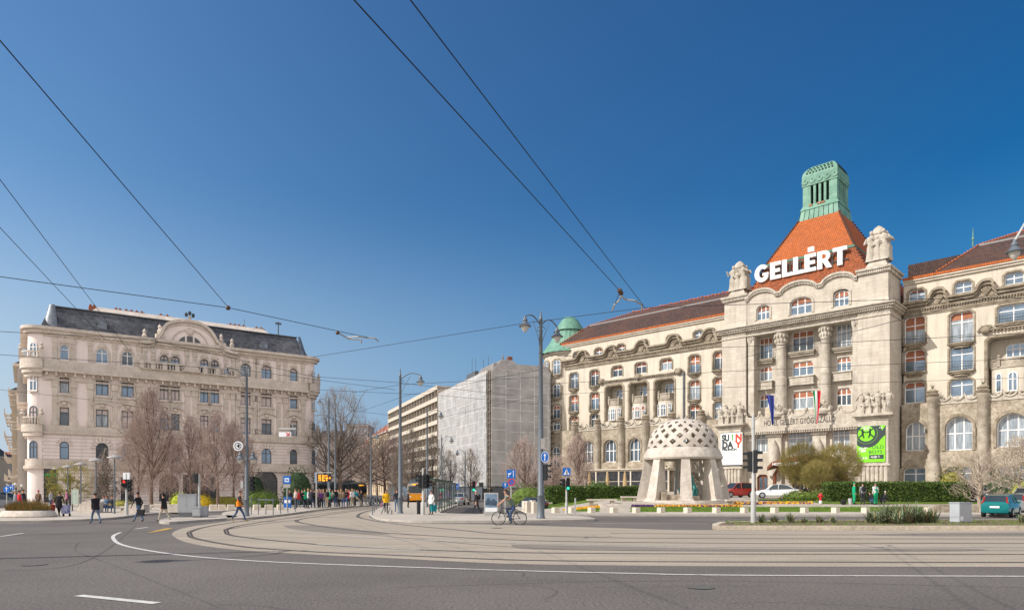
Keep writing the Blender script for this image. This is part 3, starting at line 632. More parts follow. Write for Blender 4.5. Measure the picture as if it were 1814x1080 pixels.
sy = 1.2; gx0, gx1 = sx(1338, sy), sx(1503, sy); text = 'GELLÉRT'; cw = {c: letter_polys('E' if c == 'É' else c)[1] for c in text}; tot = sum(cw[c] for c in text)
zlb = (sz(1350, 500, sy)+sz(1492, 468, sy))/2; hl = sz(1492, 437, sy)-sz(1492, 469, sy); k = gx0; kx = (gx1-gx0)/tot
for ch in text:
    base = 'E' if ch == 'É' else ch; polys, w = letter_polys(base); mb = MB()
    for p in polys:
        if p: mb.pxz([(k+x*kx, zlb+z*hl) for x, z in p], sy-.15, sy+.15)
    if ch == 'É': mb.box(k+.18*kx, k+.52*kx, sy-.15, sy+.15, zlb+1.12*hl, zlb+1.38*hl)
    mb.build('sign_letter', M['sign_white'] if 'sign_white' in M else M.setdefault('sign_white', mat('white sign paint', (.82,.82,.80), .4, .03)), hotel)
    if ch == 'R': q = MB(); q.pxz([(k+x*kx, zlb+z*hl) for x, z in ((.26,.55),(.38,.55),(.46,.62),(.47,.7),(.42,.78),(.36,.81),(.26,.81))], sy-.165, sy-.151); q.build('letter_counter', M['tile_o'], hotel)
    k += w*kx
mb = MB(); mb.box(gx0, gx1, sy+.16, sy+.26, zlb+.25*hl, zlb+.31*hl); mb.box(gx0, gx1, sy+.16, sy+.26, zlb+.7*hl, zlb+.76*hl)
for i in range(9): c = gx0+(gx1-gx0)*(i+.5)/9; mb.box(c-.05, c+.05, sy+.16, sy+.3, zlb-1.2, zlb+.9*hl)
mb.build('sign_frame', M['iron'], hotel)
# entrance level: inscription band, scalloped balustrade, pier pedestals
mb = MB(); zi0 = sz(1515, 749, 0); zi1 = sz(1515, 720, 0)
mb.box(XP1-.2, XP0+.2, -.1, 2.1, zi0, zi1-.4)
mb.box(XP1-.2, XP0+.2, -.45, 1.9, zi0-.5, zi0-.002); mb.box(XP1-.2, XP0+.2, -.25, 1.9, zi0-.8, zi0-.502)
k = XP1
while k < XP0: mb.box(k, k+.14, -.4, -.2, zi0-.78, zi0-.51); k += .32
n = 7; w = (XP0-XP1)/n
for i in range(n):
    c = XP1+w*(i+.5); P = [(c+w/2*.95*cos(pi+pi*t/10), zi1-.0+.75*sin(pi+pi*t/10)) for t in range(11)]
    mb.strip(P, -.17, .1, .18); mb.pxz([(c-w/2, zi1-.9)]+P+[(c+w/2, zi1-.9)], -.099, .1)
    for s in (-1, 1): mb.ball((c+s*w/2*.98, -.1, zi1+.15), (.26,.26,.3), 8, 6)
for px in (1375, 1456):
    c = sx(px); mb.lathe([(1.1,zi1-.6),(1.2,zi1-.2),(.9,zi1+.2)], (c, .5), 12)
    for q in range(7): mb.ball((c+1.0*cos(q), .3-.5*abs(sin(q)), zi1+.1+.4*(q%3)), (.35,.35,.4), 6, 5)
for px in (1375, 1454):                           # pilasters with pointed stone shells
    a = sx(px-12, .9); b = sx(px+12, .9); zt = zi0-.8; mb.box(a, b, .3, .95, GZ, zt-.4); mb.box(a-.2, b+.2, .1, .95, zt-.4, zt-.002)
    c = (a+b)/2; z0 = sz(px, 818, 0); mb.lathe([(.75,z0-2),(.8,z0),(.78,z0+1.3),(.55,z0+2.4),(.05,z0+3.3)], (c, .1), 12)
for a, b in ((XP1, XP1+.9), (XP0-1.1, XP0)): mb.box(a, b, .35, .95, GZ, zi0-1.2); mb.box(a, b+.1, .15, .95, zi0-1.2, zi0-.802)
mb.build('entrance_stonework', M['stone_p'], hotel, smooth=30)
zpt = sz(1545, 732.5, -1.0); zpb = sz(1545, 744, -1.0); zbb = sz(1545, 821, -1)
for a, b in ((XL-.1, XP1-.3), (XP0+.3, .1)):
    y0 = -1.0; mb = MB()
    mb.box(a, b, y0, .3, GZ, zpb); 
    for z0, z1, pr in ((zpb,zpb+.35,.1), (zpb+.35,zpt-.3,.3), (zpt-.3,zpt,.65)): mb.box(a-pr, b+pr, y0-pr, .2, z0, z1-.002)
    k = a
    while k < b: mb.ball((k+.2, y0-.15, zpb+.45), (.2,.14,.22), 6, 4); k += .42
    mb.box(a-.25, b+.25, y0-.25, .2, zbb-.25, zbb); mb.box(a-.12, b+.12, y0-.12, .2, GZ, GZ+1.1)
    n = 7
    for i in range(n): c = a+(b-a)*(i+.5)/n; mb.lathe([(.2,GZ+1.1),(.24,GZ+1.8),(.24,zbb-.9),(.18,zbb-.26)], (c, y0), 8)
    mb.build('pier_pedestal', M['stone_p'], hotel, smooth=40)
for a, b in ((XL-.1, XP1-.3), (XP0+.3, .1)):
    mb = MB(); hh = sz(1545, 690, -.6)-zpt
    mb.box(a+.1, b-.1, -.4, .05, zpt, zpt+hh*.55)
    n = 7
    for i in range(n): drape_fig(mb, a+(b-a)*(i+.5)/n+R.uniform(-.15,.15), -.55+.25*(i%2), zpt, hh*R.uniform(.8,1.0), 0, R.uniform(-.3,.3), R.random()*6)
    for i in range(4): drape_fig(mb, a+(b-a)*(i+.7)/4.3, -.85, zpt, hh*.5, 0, R.uniform(-.2,.2))
    mb.build('carved_relief', M['stone_p'], hotel, smooth=60)
# doors
M['wood'] = mat('brown door wood', (.16,.055,.025), .5, .25, 2, stretch=(4,4,.6))
for o in doors:
    a, b, c, d, _ = o; mb = MB(); mb.pxz(outline(a, b, c, d, 'c'), 1.2, 1.26); dd = mb.build('door', M['wood'], hotel)
    mb = MB(); n = 2 if b-a < 2.5 else 4
    for i in range(n): w = (b-a-.3)/n; mb.box(a+.15+w*i+.12, a+.15+w*(i+1)-.12, 1.17, 1.21, c+.5, d-.45)
    mb.build('pane', M['glass'], dd)
# inscription
def text_mesh(s, size, loc, m, par, rot=(pi/2,0,0), ext=.02, off=0, sx_=1, name='lettering', align='LEFT'):
    cu = bpy.data.curves.new('t', 'FONT'); cu.body = s; cu.size = size; cu.extrude = ext; cu.offset = off; cu.align_x = align; o = bpy.data.objects.new('t', cu)
    C.objects.link(o); me = bpy.data.meshes.new_from_object(o.evaluated_get(bpy.context.evaluated_depsgraph_get())); bpy.data.objects.remove(o)
    me.materials.clear(); me.materials.append(m); q = bpy.data.objects.new(name, me); C.objects.link(q); q.parent = par; q.location = loc; q.rotation_euler = rot; q.scale = (sx_,1,1); return q
M['letter'] = mat('dark bronze lettering', (.10,.085,.07), .6, .1)
tx0, tx1 = sx(1353, -.1), sx(1480, -.1); zt_ = sz(1416, 747.5, -.1)
q = text_mesh('HOTEL GELLÉRT GYÓGYSZÁLLÓ', 1.12, (tx0, -.12, zt_-.22), M['letter'], hotel, ext=.015, off=.008); q.scale = ((tx1-tx0)/max(v.co.x for v in q.data.vertices), 1, 1)
# entrance canopy: curved wooden shell on two stone stems
mb = MB(); cxm, z0 = sx(1420, -2), sz(1380, 834, -2)
hw = cxm-sx(1365, -3)
for i in range(17):
    t0, t1 = -1+2*i/16, -1+2*(i+1)/16; zf = lambda t: z0+1.2*sqrt(max(0, 1-t*t))+.5
    mb.add([(cxm+hw*t0,-4.2,zf(t0)),(cxm+hw*t1,-4.2,zf(t1)),(cxm+hw*t1,.9,zf(t1)+.7),(cxm+hw*t0,.9,zf(t0)+.7),(cxm+hw*t0,-4.2,zf(t0)-.5),(cxm+hw*t1,-4.2,zf(t1)-.5),(cxm+hw*t1,.9,zf(t1)+.2),(cxm+hw*t0,.9,zf(t0)+.2)], [(0,1,2,3),(7,6,5,4),(0,4,5,1)])
mb.build('entrance_canopy', M['wood'], hotel)
for s in (-1, 1): mb = MB(); mb.tube([(cxm+s*hw*.85,-3,GZ),(cxm+s*hw*.85,-3,z0-.5),(cxm+s*hw*.7,-2.6,z0+.7)], [.32,.25,.2], 8); mb.build('canopy_post', M['wood'], hotel)
text_mesh('HOTEL GELLÉRT', .5, (cxm-hw*.8, -4.26, z0+.75), M['sign_white'], hotel, ext=.01, off=.01)
# --- wings
EZ = 29.8                                         # eaves of the wings
def scroll_line(x0, x1, z, n, amp=1.0):           # the wavy crest moulding of the wings
    P = []; w = (x1-x0)/n
    for i in range(n):
        a = x0+w*i
        for t, h in ((0,.05),(.1,0),(.45,0),(.55,.05),(.62,.3),(.66,.8),(.70,1.1),(.75,1.28),(.82,1.32),(.89,1.28),(.93,1.0),(.90,.85),(.95,.45),(1.0,.12)):
            P.append((a+w*t, z+h*amp))
    return P
def wing(x0, x1, nscroll, ops, arches, side=0, zb=29.8):
    zcr = 26.35; y = OFF
    mb = MB(); zf = 13.45             # top of the stone ground storey
    allops = [o[:5] for o in ops if not (len(o) > 5 and o[5] == 'L')]+[o[:5] for o in ops if len(o) > 5 and o[5] == 'L']
    wall(mb, x0, x1, zf-.6, zb-.3, [o[:5]+((2.0,) if len(o) > 5 and o[5] == 'L' else (.45,)) for o in ops], y, .45, 0, 1)
    mb.build('render_wall', [M['cream'], M['trim_l']], hotel)
    q = MB(); q.box(x0+.1, x1-.1, y+.6+1.7, y+12, GZ, zb-.2); q.add([(x0,y+2.1,zf-.6),(x1,y+2.1,zf-.6),(x1,y+2.1,zb-.3),(x0,y+2.1,zb-.3)], [(0,1,2,3)]); q.build('inner_wall', M['cream'], hotel)
    mb = MB(); dk = MB()
    for o in ops:
        a, b, c, d, k = o[:5]
        if len(o) > 5 and o[5] == 'L': surround(mb, (a-.05, b+.05, c-.0, d+.05, 'c'), y, .3, .12); continue
        surround(mb, (a, b, c, d, k), y, .22, .09)
    P = scroll_line(x0, x1, zcr, nscroll)
    mb.box(x0, x1, y-.12, y+.05, zcr-1.5, zcr-.02); mb.strip([(p[0], p[1]+.08) for p in P], y-.8, y+.15, .3); mb.strip([(p[0], p[1]-.3) for p in P], y-.5, y+.1, .36)
    for i in range(nscroll):                      # carved shell in each scroll
        c = x0+(x1-x0)/nscroll*(i+.80); mb.pxz([(c-.85,zcr-.35),(c+.85,zcr-.35),(c+.5,zcr+.5),(c+.3,zcr+1.0),(c-.3,zcr+1.0),(c-.5,zcr+.5)], y-.2, y+.05)
        for s in (-.5, -.25, 0, .25, .5): mb.tube([(c, y-.28, zcr-.2), (c+s, y-.3, zcr+.75-abs(s)*.5)], [.07,.14], 5)
    mb.box(x0, x1, y-.35, y+.05, zcr-.75, zcr-.55); mb.box(x0, x1, y-.2, y+.05, zcr-1.3, zcr-1.15)
    k = x0
    while k < x1-.2: mb.box(k, k+.13, y-.3, y+.02, zcr-.95, zcr-.752); k += .3
    mb.build('crest_moulding', M['trim'], hotel, smooth=30)
    mb = MB(); mb.box(x0, x1, y-.45, y+.6, zb-.3, zb-.12); mb.box(x0, x1, y-.25, y+.3, zb-.6, zb-.302); mb.build('eaves_cornice', M['cream'], hotel)
    mb = MB(); mb.box(x0, x1, y-.5, y+.1, zb-.118, zb+.25); mb.build('roof_gutter_tiles', M['tile_o'], hotel)
    # stone arcade storey, standing forward
    ya = OFF-1.0; mb = MB(); wall(mb, x0, x1, GZ, zf-.35, arches, ya, .8, 0, 0)
    mb.add([(x0,ya,zf-.35),(x1,ya,zf-.35),(x1,OFF+.1,zf-.35),(x0,OFF+.1,zf-.35)], [(0,1,2,3)])
    mb.build('arcade_wall', M['brownstone'], hotel)
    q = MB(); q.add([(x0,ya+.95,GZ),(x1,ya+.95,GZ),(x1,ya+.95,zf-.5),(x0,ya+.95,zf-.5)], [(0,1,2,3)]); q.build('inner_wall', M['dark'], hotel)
    mb = MB()
    for o in arches: surround(mb, o, ya, .34, .16)
    mb.build('arch_surround', M['trim'], hotel)
    return zf, ya, zcr
M['ins_g'] = mat('grey lead flashing', (.24,.23,.22), .6, .1)
def roofw(x0, x1, hl, hr, off=OFF):
    z0, z1, z2 = EZ+.2, 33.7, 36.6; y0, y1, y2 = off-.4, off+4, off+11
    a0, b0 = x0, x1; a1, b1 = x0+(4 if hl else 0), x1-(4 if hr else 0); a2, b2 = x0+(9 if hl else 0), x1-(9 if hr else 0)
    mb = MB(); yr = y2+7
    mb.add([(a0,y0,z0),(b0,y0,z0),(b1,y1,z1),(a1,y1,z1),(b2,y2,z2),(a2,y2,z2),(a0,y0+26,z0),(b0,y0+26,z0),(b1,y1+18,z1),(a1,y1+18,z1)],
           [(0,1,2,3),(6,0,3,9),(1,7,8,2),(7,6,9,8)], 0)
    mb.add([(a1,y1,z1+.05),(b1,y1,z1+.05),(b2,y2,z2),(a2,y2,z2),(a1,y1+18,z1+.05),(b1,y1+18,z1+.05)], [(0,1,2,3),(4,0,3),(1,5,2),(5,4,3,2)], 1)
    mb.build('tiled_roof', [M['tile_b'], M['tile_d']], hotel)
    mb = MB(); mb.box(a1, b1, y1-.12, y1+.05, z1-.18, z1+.12); mb.build('roof_flashing', M['ins_g'], hotel)
    mb = MB(); n = int((b2-a2)/.7)
    for i in range(n): mb.ball((a2+(b2-a2)*(i+.5)/n, y2, z2+.12+.1*(i%3 == 0)), (.36,.2,.2), 6, 4)
    for A, B in (((a0,y0,z0),(a1,y1,z1)), ((b0,y0,z0),(b1,y1,z1)), ((a1,y1,z1),(a2,y2,z2)), ((b1,y1,z1),(b2,y2,z2))):
        A, B = Vector(A), Vector(B); n = int((B-A).length/.5)
        for i in range(n): p = A.lerp(B, (i+.5)/n); mb.ball((p.x,p.y,p.z+.1), (.2,.2,.16), 5, 4)
    mb.build('ridge_tile', M['ridge'], hotel)
M['ridge'] = mat('orange ridge tiles', (.36,.11,.045), .85, .3, 2)
# left wing: openings by storey
rowz = {}
LX0, LX1 = sx(997, OFF), XL+3
def W_(px, w, zb_, zt_, k='c', L=None): c = sx(px, OFF); return (c-w/2, c+w/2, zb_, zt_, k)+((L,) if L else ())
z3b, z3t = sz(1044, 684, OFF)+0, sz(1044, 652, OFF); z2b, z2t = sz(1044, 724, OFF), sz(1044, 696, OFF); z1b, z1t = sz(1230, 744, OFF), sz(1230, 717, OFF)
za_b, za_t = sz(1141, 612, OFF), sz(1141, 599, OFF)
zt3b, zt3t = sz(1136, 664, OFF), sz(1136, 642, OFF)
ops = []; full = []
for px, w in ((1016.5,2.2), (1053,2.3), (1230,2.35), (1273.5,2.2)):
    for zb_, zt__ in ((sz(px, 0, OFF) and 0, 0),): pass
def row(px, yb, yt): return sz(px, yb, OFF), sz(px, yt, OFF)
R3 = row(1053, 683, 655); R2 = row(1053, 725, 695); R1 = row(1230, 745, 716)
for px in (1016.5, 1053, 1230, 1274):
    for zz in (R3, R2, (R1[0], R1[1])): ops.append(W_(px, 2.0, zz[0], zz[1])); full.append((ops[-1], zz))
for px in (1093, 1135, 1180): ops.append(W_(px, 2.3, *row(1135, 661, 642))); full.append((ops[-1], None))
loz = row(1136, 741, 677)
for px in (1088, 1131, 1177): ops.append(W_(px, 3.7, loz[0], loz[1], 'c', 'L'))
for px in (1022, 1060, 1100, 1141, 1189, 1237): ops.append(W_(px, 1.7, 26.75, 28.05))
ops = [o for o in ops if LX0+.2 < o[0] and o[1] < LX1-.2]
zf = 13.45; ar = []
for p0, p1 in ((1031,1051), (1069,1092), (1113,1135), (1153,1175), (1197,1221), (1243,1268)): ar.append(hop(p0, p1, 818, 778, OFF-1, 'a'))
ar = [(a, b, ar[1][2], ar[1][3], 'a') for a, b, c, d, k in ar]
grs = [((a+b)/2-1.5, (a+b)/2+1.5, 2.2, 5.6, 'r') for a, b, *_ in ar]
zf, ya, zcr = wing(LX0, LX1, 6, ops, ar+grs)
def fit_windows(ops, arches, ya, seed, ag='glass_l'):
    r = random.Random(seed)
    for o in ops:
        if len(o) > 5: continue
        h = o[3]-o[2]; attic = o[3] > 26.3
        window(hotel, o, OFF+.34, 2 if o[1]-o[0] > 1.2 else 1, .66 if h > 1.6 else .5, 0 if r.random() < .45 else r.choice((.25,.35,.5)), gm=r.choice(('glass','glass','glass_l','glass_d')), sill=False)
        if h > 2.1 and not attic and o[2] > zf+1.5 and r.random() < 1: balcony(hotel, o[0]-.3, o[1]+.3, OFF, o[2]-.05, .75, True, .85, 'trim', bow=True)
    for o in arches:
        if o[4] == 'a': window(hotel, o, ya+.5, 3, .5, 0, gm=ag, bar=.13)
        else: window(hotel, o, ya+.5, 2, .7, 0, gm='glass')
fit_windows(ops, ar+grs, ya, 3, 'glass')
# loggias: window high up, a stone balustrade, and a bay with three arched lights below
def loggia(o, ctr=None):
    a, b, c, d = o[:4]; h = d-c; cx = (a+b)/2
    window(hotel, (cx-1.0, cx+1.15, c+h*.66, c+h*.92, 'c'), OFF+1.98, 3, .6, .3 if int(cx*10)%2 else .0, sill=False)
    zb_ = c+h*.44; bal = MB(); n = 10
    P = [(cx-(b-a)/2*cos(pi*i/n)*.95, OFF+1.3-1.7*sin(pi*i/n)) for i in range(n+1)]
    bal.pxy(P, c, zb_); base = bal.build('bay', M['cream'], hotel)
    q = MB(); q.pxy([(cx+(x-cx)*1.04, OFF+1.3+(yy-OFF-1.3)*1.06) for x, yy in P], zb_, zb_+.22); q.pxy([(cx+(x-cx)*1.02, OFF+1.3+(yy-OFF-1.3)*1.04) for x, yy in P], zb_+1.0, zb_+1.2)
    q.pxy([(cx+(x-cx)*.97, OFF+1.3+(yy-OFF-1.3)*.98) for x, yy in P], zb_+.23, zb_+.99)
    for i in (1, 3, 7, 9): x, yy = P[i]; q.box(x-.15, x+.15, yy-.2, yy+.1, zb_+.22, zb_+1.35); q.ball((x, yy-.05, zb_+1.5), .18, 6, 5)
    q.build('balustrade', M['trim_l'], base)
    for ang, w in ((-.62, .75), (0, 1.0), (.62, .75)):
        x = cx+(b-a)/2*.95*sin(ang)*1.02; yy = OFF+1.3-1.7*cos(ang)-.04
        wv = window(hotel, (x-w/2, x+w/2, c+.1, c+h*.36, 'a'), yy, 1 if w < 1 else 2, .62, .35 if int(cx)%2 else 0, sill=False); wv.rotation_euler = (0,0,ang*.75)
for o in ops:
    if len(o) > 5: loggia(o)
def beads(x0, x1, z, y):                          # shell swag moulding above the loggias
    mb = MB(); mb.box(x0, x1, y-.35, y+.05, z, z+.18); k = x0
    while k < x1: mb.box(k, k+.16, y-.28, y+.02, z-.25, z-.002); k += .36
    n = max(1, round((x1-x0)/6.8))
    for i in range(n+1): mb.ball((x0+(x1-x0)*i/n, y-.25, z+.1), (.6,.4,.5), 10, 7); mb.tube([(x0+(x1-x0)*i/n-.9,y-.2,z),(x0+(x1-x0)*i/n-.4,y-.3,z+.6),(x0+(x1-x0)*i/n+.5,y-.3,z+.6),(x0+(x1-x0)*i/n+1,y-.2,z)], .12, 5)
    mb.build('shell_moulding', M['trim'], hotel, smooth=60)
beads(sx(1066, OFF), sx(1203, OFF), sz(1131, 669, OFF), OFF)
# scalloped crest with posts above the arcade
def arcade_crest(pxs, zc, ya, posts=True, nsc=2, urn='urn'):
    mb = MB()
    for i in range(len(pxs)-1):
        a, b = pxs[i]+.5, pxs[i+1]-.5; w = (b-a)/nsc
        for j in range(nsc):
            c = a+w*(j+.5); P = [(c+w/2*.97*cos(pi+pi*t/10), zc+.62*sin(pi+pi*t/10)) for t in range(11)]
            mb.strip(P, ya-.25, ya+.15, .18); mb.pxz([(c-w/2, zc-1.0)]+P+[(c+w/2, zc-1.0)], ya-.1, ya+.1)
            mb.pxz([(c+w/2*.95, zc-.2), (c+w/2*1.05, zc-.2), (c+w/2*1.06, zc+.3), (c+w/2*.94, zc+.3)], ya-.2, ya+.1)
            mb.tube([(c-.2, ya-.2, zc-.4), (c+.15, ya-.2, zc-.1), (c-.1, ya-.2, zc+.05)], .06, 5)
    mb.build('scallop_crest', M['stone_p'], hotel, smooth=30)
    for x in pxs:
        q = MB(); q.lathe([(.85,GZ),(.85,GZ+4.2),(.75,GZ+4.4),(.66,GZ+4.6),(.6,GZ+5.4),(.58,zc-.6),(.72,zc-.4),(.72,zc)], (x, ya-.25), 14); q.build('attached_column', M['trim_l'], hotel, smooth=40)
        q = MB(); q.lathe([(.62,zc),(.8,zc+.35),(.55,zc+.5),(.7,zc+.75),(.3,zc+1.05),(.05,zc+1.15)], (x, ya-.25), 10); u = q.build('stone_urn', M['trim'], hotel, smooth=60)
        q = MB()
        for k in range(14): an = k*2.4; q.add([(x+.04*cos(an+1.6),ya-.25+.04*sin(an+1.6),zc+1.0),(x-.04*cos(an+1.6),ya-.25-.04*sin(an+1.6),zc+1.0),(x+.4*cos(an),ya-.25+.4*sin(an),zc+1.5+.5*R.random())], [(0,1,2)])
        q.build('yucca', M['leaf_d'], u)
M['leaf_d'] = mat('dark leaves', (.045,.075,.02), .8, .35, 3)
zc = 13.75
arcade_crest([sx(p, OFF-1) for p in (1019.5, 1059.5, 1101.5, 1145, 1191, 1243)], zc, ya)
# drain pipe / chimney like pier on the left wing
mb = MB(); c = sx(1212, OFF); mb.tube([(c,OFF-.2,zf),(c,OFF-.2,sz(1212,658,OFF))], .14, 8); mb.build('drain_pipe', M['pole'], hotel)
# restaurant veranda along the ground floor of the left wing
mb = MB(); va, vb = sx(1030, 0), sx(1178, 0); zv = sz(1100, 834, 0)
mb.box(va, vb, 1.0, OFF-1.0, zv, zv+.28); mb.box(va-.2, vb+.2, .7, OFF-1.0, zv+.28, zv+.45)
for i in range(8): c = va+(vb-va)*i/7; mb.box(c-.12, c+.12, 1.0, 1.25, GZ, zv)
for z in (GZ+1.1, GZ+2.6): mb.box(va, vb, 1.06, 1.14, z, z+.08)
mb.build('veranda', M['cream'], hotel)
q = MB(); q.box(va+.1, vb-.1, 1.15, 1.2, GZ, zv-.02); q.build('veranda_glazing', M.setdefault('glass_k', mat('dark shop glass', (.05,.05,.055), .15, .5, .8, spec=.6)), hotel)
roofw(LX0-.5, XL+1.5, True, False)
# right wing
RX0, RX1 = .25, sx(1960, OFF)
ops = []
def rrow(px, yb, yt): return row(px, yb, yt)
T1, T2, T3 = row(1702, 606, 552), row(1702, 656, 612), row(1702, 702, 671)
for px in (1620,): ops += [W_(px, 2.45, *row(1620, 608, 560)), W_(px, 2.45, *row(1620, 658, 619)), W_(px, 2.45, *row(1620, 713, 676))]
ops += [W_(1703, 2.6, *T1), W_(1703, 2.6, *T2), W_(1703, 2.6, *T3)]
ops += [W_(1795, 3.3, *row(1795, 570, 538)), W_(1795, 5.2, row(1795, 694, 594)[0], row(1795, 694, 594)[1], 'c', 'L')]
ops += [W_(1890, 3.3, *row(1795, 570, 538)), W_(1890, 5.2, row(1795, 694, 594)[0], row(1795, 694, 594)[1], 'c', 'L')]
for px in (1624, 1706, 1796, 1890): ops.append(W_(px, 1.95, 26.95, 28.4))
ar = [(sx(1603, OFF-1)+.0, sx(1639, OFF-1), sz(1620, 798, OFF-1), sz(1620, 746, OFF-1), 'a'), (sx(1674, OFF-1), sx(1723, OFF-1), sz(1698, 797, OFF-1), sz(1698, 737, OFF-1), 'a'), (sx(1765, OFF-1), sx(1823, OFF-1), sz(1790, 791, OFF-1), sz(1790, 731, OFF-1), 'a'), (sx(1862, OFF-1), sx(1925, OFF-1), sz(1790, 791, OFF-1), sz(1790, 731, OFF-1), 'a')]
gr = [((a+b)/2-1.45, (a+b)/2+1.45, 2.0, 4.7, 'c') for a, b, *_ in ar]
zf, ya, zcr = wing(RX0, RX1, 4, ops, ar+gr)
fit_windows(ops, ar+gr, ya, 5)
for o in ops:
    if len(o) > 5: loggia(o)
beads(sx(1747, OFF), sx(1900, OFF), sz(1795, 580, OFF), OFF)
arcade_crest([sx(p, OFF-1) for p in (1653, 1742, 1840, 1945)], 13.75, ya, nsc=3)
roofw(RX0+3.8, RX1+8, True, False)
mb = MB(); mb.box(-.2, RX0+10, OFF+4, OFF+18, EZ, 33.0); mb.box(XL-6, XL+.5, OFF+4, OFF+18, EZ, 32.5); mb.build('link_roof', M['tile_b'], hotel)
mb = MB(); mb.tube([(sx(1721, 16), 17, 36),(sx(1721, 16), 17, 38.6)], [.12,.04], 6); mb.ball((sx(1721,16), 17, 37), .2, 6, 5); mb.tube([(sx(1134, 16), 16.5, 36),(sx(1134, 16), 16.5, 38.6)], [.12,.04], 6); mb.build('roof_finial', M['copper'], hotel)
# --- corner tower with green copper dome
tcx, tcy, tr = sx(1009, OFF+4.3), OFF+4.3, 5.05
mb = MB(); ze = 28.6; za0 = pi
mb.lathe([(tr,GZ),(tr,ze-.5),(tr+.3,ze-.4),(tr+.45,ze-.1),(tr+.45,ze)], (tcx, tcy), 40)
mb.build('tower_wall', M['cream'], hotel, smooth=40)
mb = MB(); mb.lathe([(tr+.1,GZ),(tr+.1,12.6),(tr+.35,12.8),(tr+.35,13.2),(tr+.02,13.3)], (tcx, tcy), 40); mb.build('tower_base', M['brownstone'], hotel, smooth=40)
for ang in (-2.55, -1.98, -1.4):
    for zi, (zb_, zt__) in enumerate(((24.2,27.0), (19.7,22.3), (15.6,18.2), (11.4+2,15.0), (6.2,10.2))):
        x, yy = tcx+(tr+.0)*cos(ang), tcy+(tr+.0)*sin(ang); q = MB()
        if zi == 4: x, yy = tcx+(tr+.12)*cos(ang), tcy+(tr+.12)*sin(ang)
        w = window(hotel, (x-.8, x+.8, zb_, zt__, 'a' if zi == 4 else 'c'), yy, 2, .68, 0 if zi != 2 else .3, sill=False); w.rotation_euler = (0, 0, ang+pi/2); w.location = (x+.0*cos(ang), yy, zb_); w.location.x += .06*cos(ang); w.location.y += .06*sin(ang)
        s = MB(); surround(s, (-.8, .8, 0, zt__-zb_, 'c'), 0, .3, .14, 0, True); so_ = s.build('window_surround', M['trim'], hotel); so_.location = (x, yy, zb_); so_.rotation_euler = (0,0,ang+pi/2)
        if zi in (0, 1, 2):
            s = MB(); bo_ = balcony(hotel, -1.1, 1.1, 0, 0, .6, True, .85, 'trim', bow=True); bo_.location = (x, yy, zb_); bo_.rotation_euler = (0,0,ang+pi/2)
mb = MB(); nf = 48; prof = [(5.8,ze-.02),(5.3,ze+.6),(4.75,ze+1.3),(4.0,ze+2.3),(3.45,ze+3.3),(3.0,ze+4.3),(2.85,ze+4.7),(3.0,ze+4.8),(2.9,ze+5.1),(2.5,ze+5.7),(2.1,ze+6.4),(1.6,ze+7.1),(1.0,ze+7.6),(.4,ze+7.8),(.02,ze+7.85)]
vs = [(tcx+r*(1+(.035 if j%2 else 0)*(1 if i < 9 else .2))*cos(2*pi*j/nf), tcy+r*(1+(.035 if j%2 else 0)*(1 if i < 9 else .2))*sin(2*pi*j/nf), z) for i, (r, z) in enumerate(prof) for j in range(nf)]
mb.add(vs, [(i*nf+j, i*nf+(j+1)%nf, (i+1)*nf+(j+1)%nf, (i+1)*nf+j) for i in range(len(prof)-1) for j in range(nf)])
dome = mb.build('copper_dome', M['copper'], hotel, smooth=30)
mb = MB(); mb.lathe([(3.02,ze+4.62),(3.22,ze+4.75),(3.1,ze+4.9)], (tcx, tcy), 40); mb.lathe([(4.85,ze+1.2),(4.8,ze+1.3),(4.6,ze+1.4)], (tcx, tcy), 40); mb.build('dome_band', M['copper_d'], dome)
# --- banners
M['ban_w'] = mat('white banner', (.78,.78,.76), .6, .02, 1); M['ban_g'] = mat('lime banner', (.20,.62,.02), .6, .03, 1); M['ban_k'] = mat('dark banner print', (.035,.05,.05), .6, .1); M['ban_r'] = mat('red banner print', (.65,.06,.03), .6, .05); M['ban_gr'] = mat('green banner print', (.10,.38,.08), .6, .05); M['ban_grey'] = mat('grey banner print', (.35,.35,.35), .6, .05)
def banner(px0, px1, py0, py1, name, label, cat):
    off = -1.12; a, b = sx(px0, off), sx(px1, off); z0, z1 = sz((px0+px1)/2, py1, off), sz((px0+px1)/2, py0, off); w = HF.wpos(a, off)
    r = empty(name, (w[0], w[1], z0), HF.rz, label, cat); return r, b-a, z1-z0
r, w, h = banner(1277, 1315, 766, 824, 'banner', 'white brunch banner with black, green and red lettering hanging on the left entrance pier', 'banner')
mb = MB(); mb.box(0, w, 0, .06, 0, h); mb.build('cloth', M['ban_w'], r)
mb = MB(); mb.tube([(0,.05,0),(w,.05,0)], .06, 6); mb.tube([(0,.05,h),(w,.05,h)], .06, 6); mb.box(.05, w, -.008, -.001, 0, .1*1); mb.build('frame_bar', M['black'], r)
T = lambda s, size, x, z, m, off=0, sxx=1: text_mesh(s, size, (x, -.012, z), M[m], r, ext=.004, off=off, sx_=sxx)
T('SU', h*.26, w*.05, h*.76, 'ban_k', .075, .8); T('D', h*.27, w*.06, h*.54, 'ban_k', .08, .9); T('A', h*.27, w*.33, h*.54, 'ban_k', .08, .9)
T('N', h*.27, w*.68, h*.76, 'ban_r', .08); T('Y', h*.27, w*.70, h*.54, 'ban_r', .08); T('!', h*.24, w*.5, h*.78, 'ban_gr', .07)
T('BRUNCH', h*.085, w*.06, h*.46, 'ban_k', .03, 1.35); T('MINDEN', h*.085, w*.07, h*.35, 'ban_grey', 0, 1.2); T('VASARNAP', h*.085, w*.07, h*.25, 'ban_grey', 0, 1.0); T('8.500 Ft', h*.11, w*.14, h*.13, 'ban_grey', 0, 1.2)
